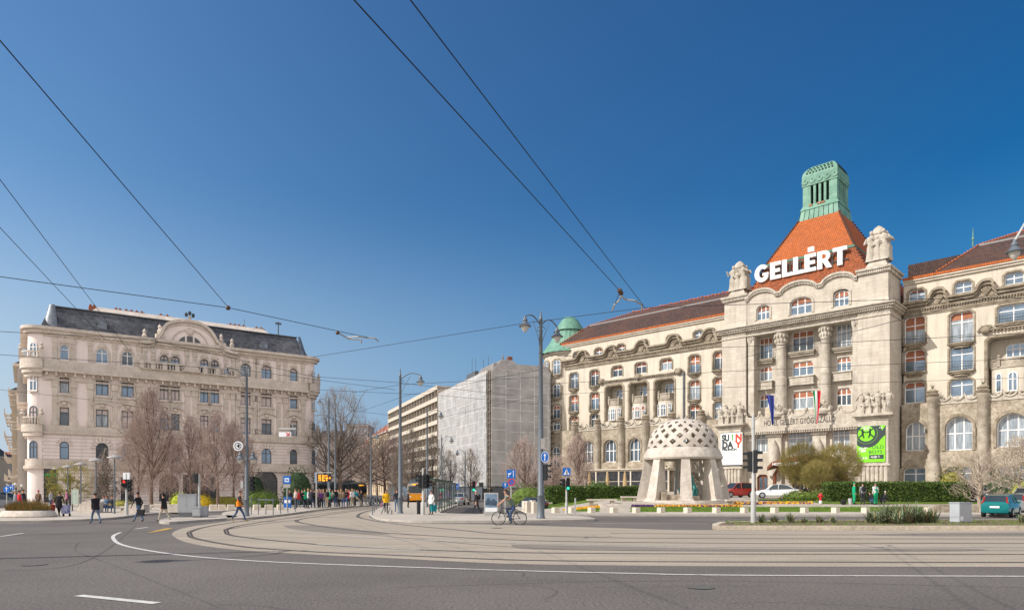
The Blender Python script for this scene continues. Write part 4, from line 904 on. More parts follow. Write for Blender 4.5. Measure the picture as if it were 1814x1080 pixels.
r, w, h = banner(1518, 1568, 754, 818, 'banner', 'lime green and dark concert banner with a round emblem on the right entrance pier', 'banner')
mb = MB(); mb.box(0, w, 0, .06, 0, h); mb.build('cloth', M['ban_g'], r)
cx_, cz_ = w*.34, h*.80
mb = MB(); mb.pxz([(max(.01,min(w-.01,cx_+w*.56*cos(t))), min(h-.01,cz_+w*.56*sin(t))) for t in [2*pi*i/36 for i in range(36)]], -.006, -.001)
mb.pxz([(w*.62,h*.45),(w*.98,h*.72),(w,h*.72),(w,h*.98),(w*.84,h*.8)], -.0065, -.001); mb.build('dark_print', M['ban_k'], r)
mb = MB(); ring_ = [(cx_+w*.42*cos(pi+pi*i/16), cz_+w*.42*sin(pi+pi*i/16)) for i in range(17)]; ring_ = [(cx_+w*.40*cos(a), cz_+w*.40*sin(a)) for a in [radians(200+11*k) for k in range(18)]]; mb.strip([(max(.02,p), q) for p, q in ring_], -.009, -.007, .025); ring = [(cx_+w*.30*cos(2*pi*i/28), cz_-.02+w*.30*sin(2*pi*i/28)) for i in range(28)]; mb.pxz(ring, -.014, -.008); mb.build('emblem_disc', M['ban_g'], r)
mb = MB()
for s in (-1, 1):                                 # two dancing figures
    x0 = cx_+s*w*.13; z0 = cz_-.03*w; q = w*.155
    for A, B, rr in (((0,0),(0,.9),.16), ((0,0),(s*.8,-.7),.11), ((0,0),(-s*.3,-.9),.11), ((0,.8),(s*.7,1.3),.09), ((0,.7),(-s*.8,.4),.09)):
        mb.tube([(x0+A[0]*q,-.016,z0+A[1]*q),(x0+B[0]*q,-.016,z0+B[1]*q)], rr*q*1.6, 4)
    mb.ball((x0, -.016, z0+1.15*q), (.22*q,.01,.26*q), 8, 5)
mb.build('emblem_figure', M['ban_k'], r)
T('OLD', h*.13, w*.53, h*.37, 'ban_k', 0, 1.15); T('BOYS', h*.13, w*.42, h*.235, 'ban_k', 0, 1.1)
mb = MB(); mb.box(w*.44, w*.95, -.012, -.004, h*.085, h*.20); mb.build('date_box', M['ban_k'], r)
T('április 7.', h*.07, w*.5, h*.125, 'ban_w', .006, 1.0); T('20', h*.04, w*.62, h*.095, 'ban_w'); T('TANGO', h*.06, w*.17, h*.95, 'ban_w', .004, 1.0); T('JUBILEE', h*.055, w*.19, h*.90, 'ban_w', .004)
T('A38', h*.06, w*.78, h*.92, 'ban_w', .0); T('GELLÉRT', h*.06, w*.06, h*.37, 'ban_w', .006, 1.0); T('1200', h*.09, w*.07, h*.29, 'ban_w', .012); T('4900 Ft', h*.075, w*.06, h*.09, 'ban_w', .008)
# --- flags on the entrance band
def flag(px, pytop, pybot, cols, label, px2):
    s0 = sx(px, -1.6); z0, z1 = sz(px, pybot, -2.6), sz(px, pytop, -2.6); w = HF.wpos(s0, -.2); r = empty('flag', (w[0], w[1], z0), HF.rz, label, 'flag'); h = z1-z0
    mb = MB(); mb.tube([(0,0,h-2.4),(-.1,-2.6,h+.5)], .05, 6); mb.build('flagpole', M['white'], r)
    n, m = 10, 12; dx = (px2-px)/24.0*1.6
    mb = MB(); nb = len(cols); vs = []
    for j in range(m+1):
        t = j/m
        for i in range(n+1):
            u = i/n; wd = .75*(1-.6*t); x = u*wd+dx*t+.06*sin(4*t); vs.append((x-.1, -2.5+.9*u*(1-t)+.12*sin(9*u+3*t), h*(1-t)+ .35*h*u*(1-t)*0))
    for j in range(m):
        for i in range(n): mb.add([vs[j*(n+1)+i], vs[j*(n+1)+i+1], vs[(j+1)*(n+1)+i+1], vs[(j+1)*(n+1)+i]], [(0,1,2,3)], min(nb-1, int((n-1-i)/n*nb)))
    mb.build('cloth', [M[c] for c in cols], r); return r, h
M['f_blue'] = mat('blue flag cloth', (.03,.045,.22), .7, .1); M['f_red'] = mat('red flag cloth', (.55,.02,.03), .7, .05); M['f_white'] = mat('white flag cloth', (.75,.75,.74), .7, .03); M['f_green'] = mat('green flag cloth', (.02,.26,.10), .7, .05); M['f_gold'] = mat('gold stars', (.75,.55,.03), .6, .02)
r, h = flag(1364, 699, 752, ['f_blue'], 'blue flag with a ring of gold stars drooping above the hotel entrance', 1377)
mb = MB()
for i in range(12): a = 2*pi*i/12; mb.ball((.28+.24*cos(a), -2.28, h*.5+.5*sin(a)), (.05,.04,.06), 5, 4)
mb.build('gold_star', M['f_gold'], r)
flag(1446, 691, 751, ['f_red', 'f_white', 'f_green'], 'red, white and green striped flag drooping above the hotel entrance', 1452)

# closed parasols before the veranda
M['canvas'] = mat('tan canvas', (.42,.30,.16), .9, .1, 3)
for px, l in ((1044,'closed tan parasol at the left of the hotel veranda'),(1076,'closed tan parasol in the middle of the hotel veranda'),(1107,'closed tan parasol at the right of the hotel veranda')):
    x, y = at(px, 101); o = empty('closed_parasol', (x, y, 1.3), 0, l, 'parasol'); mb = MB(); mb.tube([(0,0,0),(0,0,3.3)], .04, 6); mb.build('pole', M['pole'], o); mb = MB(); mb.lathe([(.34,.9),(.30,1.6),(.16,2.9),(.03,3.3)], (0,0), 9); mb.build('canopy', M['canvas'], o)
# ---------------------------------------------------------------- stone pavilion with the lattice dome
M['trav'] = mat('pale travertine', (.62,.56,.49), .85, 0, 1.4, col2=(.44,.385,.32), fine=(9,.14), bump=.3, streak=.3)
px_, pd = 1209, 62.0; pcx, pcy = at(px_, pd); pg = H(pcx, pcy)
pav = empty('fountain_pavilion', (pcx, pcy, pg-.05), 0, 'pale stone fountain pavilion with a lattice dome on splayed piers in the square', 'pavilion')
zr0, zr1 = 3.75, 4.72                             # underside and top of the ring above the pavilion's floor
mb = MB()
N, rows = 16, 3
def dprof(t): return (3.12*cos(t*1.16)**.85, zr1+2.55*sin(t*1.16)/sin(1.16))
def dpt(i, j, q=0): r, z = dprof(j/(2*rows)); r -= q; z -= q*.5*(j/(2*rows)); a = 2*pi*i/(2*N)+.07; return (r*cos(a), r*sin(a), z)
for j in range(0, 2*rows+1):
    for i in range(2*N):
        if (i+j) % 2: continue
        # diamond with corners left, bottom, right, top
        jb, jt = max(0, j-1), min(2*rows, j+1); sc = .53 if j < 5 else .44
        if j == 2*rows: sc = 0
        out = [(i-1,j),(i,jb),(i+1,j),(i,jt)]; cen = (i, j)
        inn = [(i+(a-i)*sc, j+(b-j)*sc) for a, b in out]
        if j == 0: inn = [(i-sc,.12),(i,.12),(i+sc,.12),(i,sc)]; out = [(i-1,0),(i,0),(i+1,0),(i,1)]
        vs = [dpt(*p) for p in out]+[dpt(*p) for p in inn]+[dpt(*p, .3) for p in out]+[dpt(*p, .3) for p in inn]
        fs = []
        for k in range(4): k2 = (k+1)%4; fs += [(k,k2,k2+4,k+4),(k+8,k+12,k2+12,k2+8),(k+4,k2+4,k2+12,k+12)]
        if sc == 0: fs = [(0,1,2,3),(11,10,9,8)]
        mb.add(vs, fs)
rt, zt = dprof(1); mb.lathe([(rt+.02,zt-.02),(rt*.6,zt+.12),(.02,zt+.16)], (0,0), 22)
mb.build('lattice_dome', M['trav'], pav, smooth=35)
mb = MB(); mb.lathe([(2.75,zr0),(3.45,zr0),(3.52,zr0+.15),(3.42,zr0+.5),(3.14,zr1+.02),(2.8,zr1+.02),(2.75,zr0)], (0,0), 48); mb.build('ring_beam', M['trav'], pav, smooth=35)
for k in range(8):
    a = -pi/2-.17+2*pi*k/8; mb = MB()
    ca, sa = cos(a), sin(a)
    def P(r, t, z): return (r*ca-t*sa, r*sa+t*ca, z)
    vs = [P(2.45,-.34,0),P(4.15,-.55,0),P(4.15,.55,0),P(2.45,.34,0),P(2.7,-.27,zr0+.02),P(3.36,-.36,zr0+.02),P(3.36,.36,zr0+.02),P(2.7,.27,zr0+.02)]
    mb.add(vs, [(0,3,2,1),(4,5,6,7),(0,1,5,4),(1,2,6,5),(2,3,7,6),(3,0,4,7)])
    vs = [P(2.3,-.45,-.2),P(4.5,-.75,-.2),P(4.5,.75,-.2),P(2.3,.45,-.2),P(2.4,-.36,.28),P(4.16,-.57,.28),P(4.16,.57,.28),P(2.4,.36,.28)]
    mb.add(vs, [(4,5,6,7),(0,1,5,4),(1,2,6,5),(2,3,7,6),(3,0,4,7)]); mb.build('splayed_pier', M['trav'], pav)
mb = MB(); mb.lathe([(4.7,-.5),(4.7,.0),(4.35,.001),(4.35,.13),(.02,.131)], (0,0), 40); mb.build('plinth', M['trav'], pav)
M['teal'] = mat('teal bronze', (.04,.27,.25), .45, .35, 3, spec=.6)
mb = MB(); mb.lathe([(.62,0),(.7,.35),(.5,.8),(.55,1.1),(.35,1.5),(.4,1.75),(.2,2.1),(.03,2.3)], (0,0), 9)
for k in range(9): a = k*2.4; mb.tube([(.5*cos(a),.5*sin(a),.2),(.6*cos(a+.4),.6*sin(a+.4),.8+.1*k%.5),(.25*cos(a+1),.25*sin(a+1),1.3+.08*k)], [.16,.14,.07], 6)
fo = mb.build('fountain_figure', M['teal'], None, smooth=60); fo.location = (pcx+.2, pcy-1.3, pg+.08); fo.scale = (1.2,1.2,1.12); tag(fo, 'teal bronze fountain figure standing inside the stone pavilion', 'fountain')
mb = MB(); mb.box(-.9,.9,-.5,.5,0,.5); mb.box(-1.4,-.95,-.6,.2,0,.75); mb.box(1.0,1.9,-.4,.5,0,.4); o = mb.build('fountain_block', M['brownstone'], None); o.location = (pcx-1.1, pcy-2.4, pg+.07); tag(o, 'low brown stone blocks of the fountain basin inside the pavilion', 'stone blocks')
# ---------------------------------------------------------------- the apartment house on the left
M['pink'] = mat('pinkish beige render', (.80,.70,.645), .9, .04, .35, fine=(5,.04), streak=.10)
M['rustic'] = block_mat('banded render', (.78,.685,.63), (.48,.41,.37), 30, .42, .035, plane='walls', dirt=(.70,.61,.56), nscale=.3, bump=.6, var=.03, streak=.2)
M['ltrim'] = mat('grey beige mouldings', (.67,.59,.51), .9, 0, .9, col2=(.47,.405,.335), fine=(6,.15), bump=.3)
M['slate'] = mat('dark slate', (.12,.122,.13), .6, 0, .35, col2=(.035,.037,.042), fine=(2.2,.5), bump=.3, spec=.5)
M['zinc'] = mat('bright zinc', (.17,.19,.22), .45, .35, 1.5, metal=.3)
M['brick'] = mat('red brick', (.25,.09,.055), .9, .2, 3)
M['wframe_d'] = mat('dark window frame', (.10,.11,.12), .6, .1)
M['glass_b'] = mat('blue reflecting glass', (.16,.23,.31), .12, .35, .3, spec=.9, metal=.5)
LF = Frame(-55.7, 81.0, (1693, 1210)); lx = lambda p, off=0: LF.L(p, None, off); lz = lambda px, py, off=0: LF.L(px, py, off)[1]
lb = empty('apartment_house', (-55.7, 81.0, 0), LF.rz, 'ornate pinkish beige corner apartment house with slate mansard roof and curved central gable', 'apartment building')
X1 = lx(545); r_ = 1.4; ZE = 20.9
rw = [ (lz(181,643)+.0, lz(181,617)), (lz(181,700), lz(181,674)), (lz(181,756), lz(181,725)), (lz(181,814), lz(181,784)) ]
B2 = (lz(181,662), lz(181,646)); B3 = (lz(181,769), lz(181,756.5)); B4 = (lz(181,826), lz(181,815))
cols = [(114,.95,1),(181,1.35,2),(226,1.35,2),(291,1.05,2),(310.5,1.05,2),(362,1.05,2),(380.5,1.05,2),(435,1.35,2),(472,1.4,2),(520,1.1,1)]
ops = []
for i, (px, w, c) in enumerate(cols):
    x = lx(px)
    for j, (a, b) in enumerate(rw): ops.append((x-w/2, x+w/2, a, b, 'a' if j in (0, 3) or (j == 2 and i == 3) else 'r', c, j, i))
g_ops = [(lx(px)-w/2, lx(px)+w/2, .3, h, k) for px, w, h, k in ((90,1.4,4.4,'r'),(181,1.5,3.4,'r'),(226,1.5,3.4,'r'),(300,2.4,3.8,'a'),(340,2.2,3.8,'r'),(372,2.4,3.8,'a'),(471,3.4,4.6,'a'),(520,1.2,3.6,'r'))]
mb = MB()
wall(mb, 0, X1, B3[0], ZE, [o[:5] for o in ops if o[6] < 3], 0, .35, 0); mb.build('render_wall', M['pink'], lb)
mb = MB(); wall(mb, 0, X1, 0, B4[1]+.0, g_ops, 0, .5, 0)
wl = [o[:5] for o in ops if o[6] == 3]; mb2 = MB(); wall(mb2, 0, X1, B4[1]-.02, B3[0], wl, -.06, .4, 0)
mb.build('banded_wall', M['rustic'], lb); mb2.build('banded_wall', M['rustic'], lb)
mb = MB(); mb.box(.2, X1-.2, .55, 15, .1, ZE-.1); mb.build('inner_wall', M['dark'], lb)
# rounded corner bays
for cx, a0, a1 in ((0, pi, 1.5*pi), (X1, 1.5*pi, 2*pi)):
    mb = MB(); mb.lathe([(r_,0),(r_,ZE)], (cx, r_), 10, a0=a0, a1=a1); mb.build('corner_bay', M['pink'], lb, smooth=40)
    am = (a0+a1)/2+(.12 if cx == 0 else 0)
    for j, (a, b) in enumerate(rw):
        w = window(lb, (-.48,.48,a,b,'a' if j != 1 else 'r'), 0, 2, .66, .3 if j == 1 else (.97 if j == 2 and cx == 0 else 0), 'white' if j < 2 else 'wframe_d', 'glass_b', 'shutter', sill=True, trim='ltrim')
        w.location = (cx+(r_+.06)*cos(am), r_+(r_+.06)*sin(am), a); w.rotation_euler = (0,0,am+pi/2)
    for z0, z1, pr in ((ZE-.1,ZE+.25,.75),(ZE-.5,ZE-.102,.45),(B2[0],B2[1],.8),(B2[0]-.5,B2[0]-.002,.6),(B2[0]-.95,B2[0]-.502,.35),(B3[0],B3[1],.65),(B3[0]-.5,B3[0]-.002,.5),(B4[0],B4[1],.25),(B4[0]-.35,B4[0]-.002,.45)):
        mb = MB(); mb.lathe([(r_-.2,z0),(r_+pr,z0),(r_+pr,z1),(r_-.2,z1)], (cx, r_), 12, a0=a0-.0, a1=a1+.0); mb.build('corner_cornice', M['ltrim'], lb, smooth=30)
    for zb_, pr in ((B2[1], .7), (B3[1], .55)):
        q = MB(); q.lathe([(r_+pr-.12,zb_+.75),(r_+pr,zb_+.75),(r_+pr,zb_+.9),(r_+pr-.12,zb_+.9)], (cx, r_), 12, a0=a0, a1=a1)
        for k in range(10): a = a0+(a1-a0)*(k+.5)/10; q.lathe([(.06,zb_),(.1,zb_+.25),(.05,zb_+.75)], (cx+(r_+pr-.06)*cos(a), r_+(r_+pr-.06)*sin(a)), 5)
        for a in (a0+.05, a1-.05): x, y = cx+(r_+pr)*cos(a), r_+(r_+pr)*sin(a); q.box(x-.2,x+.2,y-.2,y+.2,zb_,zb_+1.05); q.lathe([(.1,zb_+1.05),(.28,zb_+1.3),(.1,zb_+1.5),(.18,zb_+1.7),(.02,zb_+1.9)], (x, y), 8)
        q.build('corner_balustrade', M['ltrim'], lb)
for o in ops:
    j, i = o[6], o[7]; rr = random.Random(i*7+j); shut = {(1,3):1,(1,4):1,(1,7):1,(1,8):.97,(2,2):.97,(2,4):0,(2,5):.97,(2,7):.9}.get((j,i), .25 if j in (1, 2) else (.33 if i in (3,4,5,6,8,9) and j == 0 else 0))
    window(lb, o[:5], .2 if j < 3 else .18, o[5], .68, min(shut, .96), 'white' if (j == 0 and i in (1,2,0)) else 'wframe_d', ('glass_b','glass_b','glass_d','glass_l')[(i*5+j*3)%4], 'shutter', sill=(j < 3), bar=.09, trim='ltrim')
for o in g_ops: mb = MB(); mb.add([(o[0],.45,.3),(o[1],.45,.3),(o[1],.45,o[3]),(o[0],.45,o[3])], [(0,1,2,3)]); mb.build('shop_pane', M['glass_k'], lb)
# mouldings
mb = MB()
for z0, z1, pr in ((ZE-.12,ZE+.25,.75),(ZE-.5,ZE-.122,.45),(ZE-.8,ZE-.502,.2),(B2[0],B2[1],.55),(B2[0]-.3,B2[0]-.002,.9),(B2[0]-1.25,B2[0]-1.1,.2),(B3[0]+.1,B3[1],.18),(B3[0]-.15,B3[0]+.098,.35),(B4[0]-.35,B4[0]-.002,.5),(B4[0],B4[1],.2)):
    mb.box(0, X1, -pr, .1, z0, z1)
k = .3
while k < X1: mb.box(k, k+.22, -.7, .05, B2[0]-.75, B2[0]-.302); mb.box(k+.02, k+.14, -.4, .05, ZE-.72, ZE-.502); k += .95
px_wide = (gxl, gxr) = (lx(250), lx(418))
mb.build('cornice', M['ltrim'], lb)
mb = MB(); pil = []
for px in (97,130,160,203,246,256,271,331,345,400,413,421,452,455,493,505,536): pil.append(lx(px))
for x in pil:
    big = 1; w = .27
    mb.box(x-w, x+w, -.16, .05, B3[1]+.001, B2[0]-1.251); mb.box(x-w-.08, x+w+.08, -.26, .05, B2[0]-2.0, B2[0]-1.3); mb.box(x-w-.1, x+w+.1, -.22, .05, B3[1]+.002, B3[1]+.7)
    mb.box(x-w*.9, x+w*.9, -.12, .05, B2[1]+.001, ZE-.81); mb.box(x-w, x+w, -.2, .05, ZE-1.5, ZE-.95)
for o in ops:
    a, b, c, d, k = o[:5]; j = o[6]
    if j < 3: surround(mb, o[:5], 0, .2, .1)
    cx = (a+b)/2
    if j == 0: mb.pxz([(cx-.5,d+.15),(cx+.5,d+.15),(cx+.35,d+.5),(cx,d+.72),(cx-.35,d+.5)], -.2, .05)
    if j == 1: mb.box(a-.4, b+.4, -.3, .05, c-.3, c-.12); mb.box(a-.2, b+.2, -.16, .05, c-1.0, c-.302)
    if j == 2: mb.strip([(cx+(b-a)*.8*cos(t*pi/8), d+.35+.4*sin(t*pi/8)) for t in range(8,-1,-1)], -.35, .05, .16); mb.ball((cx,-.2,d+.45), (.3,.15,.25), 7, 5)
    if j == 3:
        for t in range(9): an = pi*t/8; mb.tube([(cx+(b-a)*.55*cos(an),-.1,d-(b-a)/2+(b-a)*.55*sin(an)),(cx+(b-a)*.95*cos(an),-.1,d-(b-a)/2+(b-a)*.95*sin(an))], .05, 4)
mb.build('window_ornament', M['ltrim'], lb, smooth=30)
# balustrade of the central balcony
q = MB(); zb_ = B2[1]
for px in (250, 270, 290, 312, 340, 362, 383, 400, 416): x = lx(px); q.box(x-.25, x+.25, -.85, -.5, zb_, zb_+.95)
q.box(gxl, gxr, -.82, -.55, zb_+.72, zb_+.9); q.box(gxl, gxr, -.9, -.0, zb_-.1, zb_)
k = gxl
while k < gxr: q.lathe([(.06,zb_),(.1,zb_+.25),(.05,zb_+.72)], (k, -.68), 5); k += .36
for px in (271, 402): x = lx(px); q.lathe([(.12,zb_+.95),(.28,zb_+1.2),(.1,zb_+1.45),(.16,zb_+1.6),(.02,zb_+1.85)], (x, -.68), 8)
x = lx(337); q.pxz([(x-1.1,zb_),(x+1.1,zb_),(x+.7,zb_+.7),(x+.35,zb_+1.3),(x-.35,zb_+1.3),(x-.7,zb_+.7)], -1.05, -.86)
q.build('balustrade', M['ltrim'], lb)
# curved gable
P = [LF.L(a, b, -.3) for a, b in ((247,607.5),(262,609),(272,607),(281,600),(287,592),(291,583),(297,576),(306,573),(317,571),(330,571),(343,573),(355,576.5),(364,582),(372,589.5),(377,597),(382,606),(389,615),(397,621.5),(408,626),(421,628.5))]
zg = ZE+.2; lun = (lx(315,-.3), lx(357,-.3), lz(336,612,-.3), lz(336,595,-.3))
mb = MB(); body = [(P[1][0], zg-.5)]+[p for p in P[1:-1]]+[(P[-2][0], zg-.5)]; mb.pxz(body, -.3, .3); mb.build('gable', M['pink'], lb)
mb = MB(); mb.strip(P, -.75, .35, .35); mb.strip([(x, z-.4) for x, z in P], -.45, .2, .14)
mb.strip(arc_top(lun[0]-.7, lun[1]+.7, lun[2], lun[3]+.75), -.45, -.29, .12)
mb.box(lun[0]-1, lun[1]+1, -.5, -.3, lun[2]-.35, lun[2]-.1); mb.ball(((lun[0]+lun[1])/2, -.4, lun[3]+.6), (.5,.2,.5), 8, 6)
for px, py in ((256,604),(283,596),(392,612),(411,620)): x, z = LF.L(px, py, 0); mb.box(x-.5, x+.5, -.5, .4, ZE+.25, z+.3); mb.lathe([(.2,z+.3),(.32,z+.7),(.15,z+1.0),(.24,z+1.25),(.03,z+1.6)], (x, 0), 8)
x = lx(336, 0); zt = P[9][1]; mb.lathe([(.3,zt+.2),(.12,zt+.6),(.3,zt+.8),(.05,zt+1.0)], (x,0), 8)
mb.build('gable_moulding', M['ltrim'], lb, smooth=30)
mb = MB()
for t in range(-1, 2): mb.ball((x+t*.42, 0, zt+1.1+.25*(t == 0)), (.22,.15,.3), 7, 5)
mb.build('gable_finial', M['iron'], lb)
mb = MB(); w3 = (lun[1]-lun[0])/3
A = arc_top(lun[0], lun[1], lun[2], lun[3], 18)
for t in range(3):
    xa, xb = lun[0]+w3*t+.12, lun[0]+w3*(t+1)-.12; pts = [(xb, lun[2]), (xa, lun[2])]; mid = [p for p in A if xa < p[0] < xb]
    hh = lambda x: lun[2]+(lun[3]-lun[2])*sqrt(max(0, 1-((x-(lun[0]+lun[1])/2)/((lun[1]-lun[0])/2))**2))
    mb.pxz([(xa, lun[2]), (xb, lun[2]), (xb, hh(xb))]+mid[::-1]+[(xa, hh(xa))], -.34, -.31)
mb.build('lunette_pane', M['glass_k'], lb)
# mansard, flat top, chimneys
mb = MB(); zt = 24.2
mb.fru((-.2,X1+.2,.2,15), (.9,X1-1.0,2.4,13), ZE+.25, zt); mb.build('mansard_roof', M['slate'], lb)
mb = MB(); mb.box(.7, X1-.8, 2.2, 13.2, zt, zt+.12); mb.build('roof_edge', M['wframe_d'], lb)
mb = MB(); mb.fru((5,X1-4,3.4,12.5), (6,X1-5,5,11), zt+.121, zt+1.25); mb.build('upper_roof', M['ltrim'], lb)
mb = MB()
mb.lathe([(1.3,ZE+.25),(1.05,ZE+1.2),(.75,ZE+2.2),(.45,zt)], (1.15, 1.6), 12, a0=pi*.95, a1=pi*1.6); mb.build('zinc_corner', M['zinc'], lb, smooth=60); mb = MB(); mb.lathe([(1.55,ZE+.25),(1.1,ZE+1.4),(.5,zt)], (X1-1.0, 1.75), 12, a0=pi*1.5, a1=pi*2.1); mb.build('zinc_corner', M['zinc'], lb, smooth=60)
for p0, p1 in ((157,170),(202,216),(219,256),(279,302),(404,435),(450,467)):
    mb = MB(); a, b = lx(p0, 8), lx(p1, 8); mb.box(a, b, 7.5, 8.5, zt+.5, zt+1.9); n = max(2, int((b-a)/.6))
    for i in range(n): mb.lathe([(.12,zt+1.9),(.15,zt+2.15),(.1,zt+2.2)], (a+(b-a)*(i+.5)/n, 8), 6)
    mb.build('chimney', M['brick'], lb)
mb = MB(); x = lx(493, 6); mb.tube([(x,6,zt),(x,6,zt+2.9)], .09, 6); mb.box(x-.45,x+.45,5.9,6.1,zt+2.5,zt+2.75); mb.build('roof_mast', M['wframe_d'], lb); mb = MB(); mb.tube([(lx(433,6),6,zt),(lx(433,6),6,zt+2.6)], .03, 4); mb.build('roof_mast', M['wframe_d'], lb)
M['skyl'] = mat('skylight glass', (.10,.27,.55), .2, 0, spec=.8)
for px, py in ((217,592),(436,619)): 
    x, z = LF.L(px, py, .9); mb = MB(); mb.add([(x-.55,.52,z-.35),(x+.55,.52,z-.35),(x+.55,.95,z+.45),(x-.55,.95,z+.45)], [(0,1,2,3)]); mb.build('skylight', M['skyl'], lb)
for px, py in ((181,581),(467,614)):
    x, z = LF.L(px, py, .9); mb = MB(); mb.box(x-.5, x+.5, .7, 2.2, z-.5, z+.45); mb.pxz([(x-.65,z+.45),(x+.65,z+.45),(x,z+.75)], .65, 2.2); mb.build('dormer', M['zinc'], lb)
# side wall on the street with stacked balconies
mb = MB(); mb.box(-r_, -r_+.4, r_, 15, 0, ZE); mb.box(X1+r_-.4, X1+r_, r_, 15, 0, ZE); mb.build('side_wall', M['pink'], lb)
for z0, z1, pr in ((ZE-.1,ZE+.25,.75),(B2[0],B2[1],.5),(B3[0],B3[1],.3),(B4[0]-.3,B4[1],.3)):
    for xa_, xb_ in ((-r_-pr, -r_+.1), (X1+r_-.1, X1+r_+pr)): mb = MB(); mb.box(xa_, xb_, r_, 15.2, z0, z1); mb.build('side_moulding', M['ltrim'], lb)
for y in (4.5, 9.5):
    for z in (B3[1]+.2, B2[0]-3.7): mb = MB(); mb.box(-r_-1.1, -r_, y-1.2, y+1.2, z-.3, z); mb.box(-r_-1.1, -r_-.95, y-1.2, y+1.2, z, z+.9); mb.fru((-r_-.9,-r_,y-1,y+1), (-r_-.2,-r_,y-.4,y+.4), z-.301, z-1.0) if 0 else None; mb.build('side_balcony', M['ltrim'], lb)
sg = mat('green shop sign', (.02,.28,.09), .5, 0); x = lx(90); mb = MB(); mb.box(x-.7, x+.7, .2, .4, 3.4, 3.75); mb.build('shop_sign', sg, lb)
# ---------------------------------------------------------------- generic street house
def street_house(name, o, e, L, dp, h, floors, nwin, wallm, roofm, label, cat, roofh=3, ww=1.2, bal=False, z0=0, trim='ltrim', arch=False, group=None, wpart=True):
    F = Frame(o[0], o[1], e); r = empty(name, (o[0], o[1], z0), F.rz, label, cat, group); fh = h/floors; ops = []
    for f in range(floors):
        for i in range(nwin):
            x = L*(i+.5)/nwin; ops.append((x-ww/2, x+ww/2, fh*f+fh*.28, fh*f+fh*.82, 'a' if arch and f == floors-1 else 'r'))
    mb = MB(); wall(mb, 0, L, 0, h, ops, 0, .35); mb.add([(0,0,0),(0,dp,0),(0,dp,h),(0,0,h),(L,0,0),(L,dp,0),(L,dp,h),(L,0,h)], [(0,1,2,3),(4,7,6,5),(1,5,6,2)]); mb.build('wall', M[wallm], r)
    mb = MB(); mb.box(-.3, L+.3, -.5, dp, h, h+.35)
    for f in (1, floors-1): mb.box(-.02, L+.02, -.2, .0, fh*f-.12, fh*f+.12)
    mb.build('cornice', M[trim], r)
    mb = MB()
    if roofh: mb.fru((-.3,L+.3,-.3,dp), (1.5,L-1.5,dp*.4,dp*.6), h+.351, h+.35+roofh); mb.build('roof', M[roofm], r)
    proto = None
    for o_ in ops:
        if proto is None:
            q = MB(); w_, h_ = o_[1]-o_[0], o_[3]-o_[2]; q.box(-w_/2, w_/2, .2, .24, 0, h_, 0); q.box(-.04, .04, .14, .199, 0, h_, 1); q.box(-w_/2, w_/2, .14, .198, h_*.62, h_*.67, 1); q.box(-w_/2-.1,w_/2+.1,-.12,.1,-.12,0,1); proto = q.build('window', [M['glass'], M[trim]], r).data; wobj = r.children[-1]; wobj.location = ((o_[0]+o_[1])/2, 0, o_[2])
        else: c = bpy.data.objects.new('window', proto); C.objects.link(c); c.parent = r; c.location = ((o_[0]+o_[1])/2, 0, o_[2])
    if bal:
        for f in range(1, floors):
            for i in range(0, nwin, 2): mb = MB(); x = L*(i+.5)/nwin; mb.box(x-1.1, x+1.1, -1.0, 0, fh*f-.15, fh*f); mb.box(x-1.1, x+1.1, -1.0, -.9, fh*f+.001, fh*f+.9); mb.build('balcony', M[trim], r)
    return r
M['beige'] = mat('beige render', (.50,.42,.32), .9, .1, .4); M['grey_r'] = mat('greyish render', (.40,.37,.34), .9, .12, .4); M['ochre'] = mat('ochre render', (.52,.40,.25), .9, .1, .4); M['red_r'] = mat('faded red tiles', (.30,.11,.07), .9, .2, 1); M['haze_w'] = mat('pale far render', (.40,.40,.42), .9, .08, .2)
# the street running back on the far left: facades turned towards it
e_back = (-LF.w[0], -LF.w[1])
def along(y, x=-1.4-0.0): return LF.wpos(x, y)[:2]
p = LF.wpos(-2.5, 33.5); street_house('town_house', p[:2], e_back, 17.5, 12, 18.5, 5, 5, 'grey_r', 'slate', 'soot grey town house with stacked balconies behind the corner apartment house', 'house', 4, bal=True)
p = LF.wpos(-3.3, 60); street_house('town_house', p[:2], e_back, 26, 12, 17, 5, 7, 'beige', 'slate', 'farther balconied town house beyond the soot grey one', 'house', 3, bal=True)
# distant houses closing the view on the far left and down the boulevard
def hz(px0, px1, d, ytop, floors, nwin, wallm, roofm, label, roofh=4, tilt=0):
    x0, x1 = at(px0, d)[0], at(px1, d)[0]; h = zat(ytop, d)-roofh
    return street_house('distant_house', (x0, d), (1, tilt), (x1-x0), 14, h, floors, nwin, wallm, roofm, label, 'house', roofh, ww=(x1-x0)/nwin*.4)
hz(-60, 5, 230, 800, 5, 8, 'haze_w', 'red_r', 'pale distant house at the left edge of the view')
hz(3, 14, 250, 815, 5, 4, 'beige', 'slate', 'narrow distant house at the end of the left street', 2)
hz(-160, -50, 180, 780, 5, 8, 'beige', 'slate', 'far house beyond the left edge')
hz(560, 612, 330, 762, 5, 8, 'grey_r', 'slate', 'grey distant block behind the big bare plane tree')
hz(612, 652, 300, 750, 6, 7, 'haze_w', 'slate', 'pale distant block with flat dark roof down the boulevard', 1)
hz(600, 700, 420, 790, 4, 12, 'beige', 'red_r', 'low far house closing the boulevard')
hz(640, 672, 270, 775, 5, 5, 'ochre', 'red_r', 'ochre distant house between the trees of the boulevard')
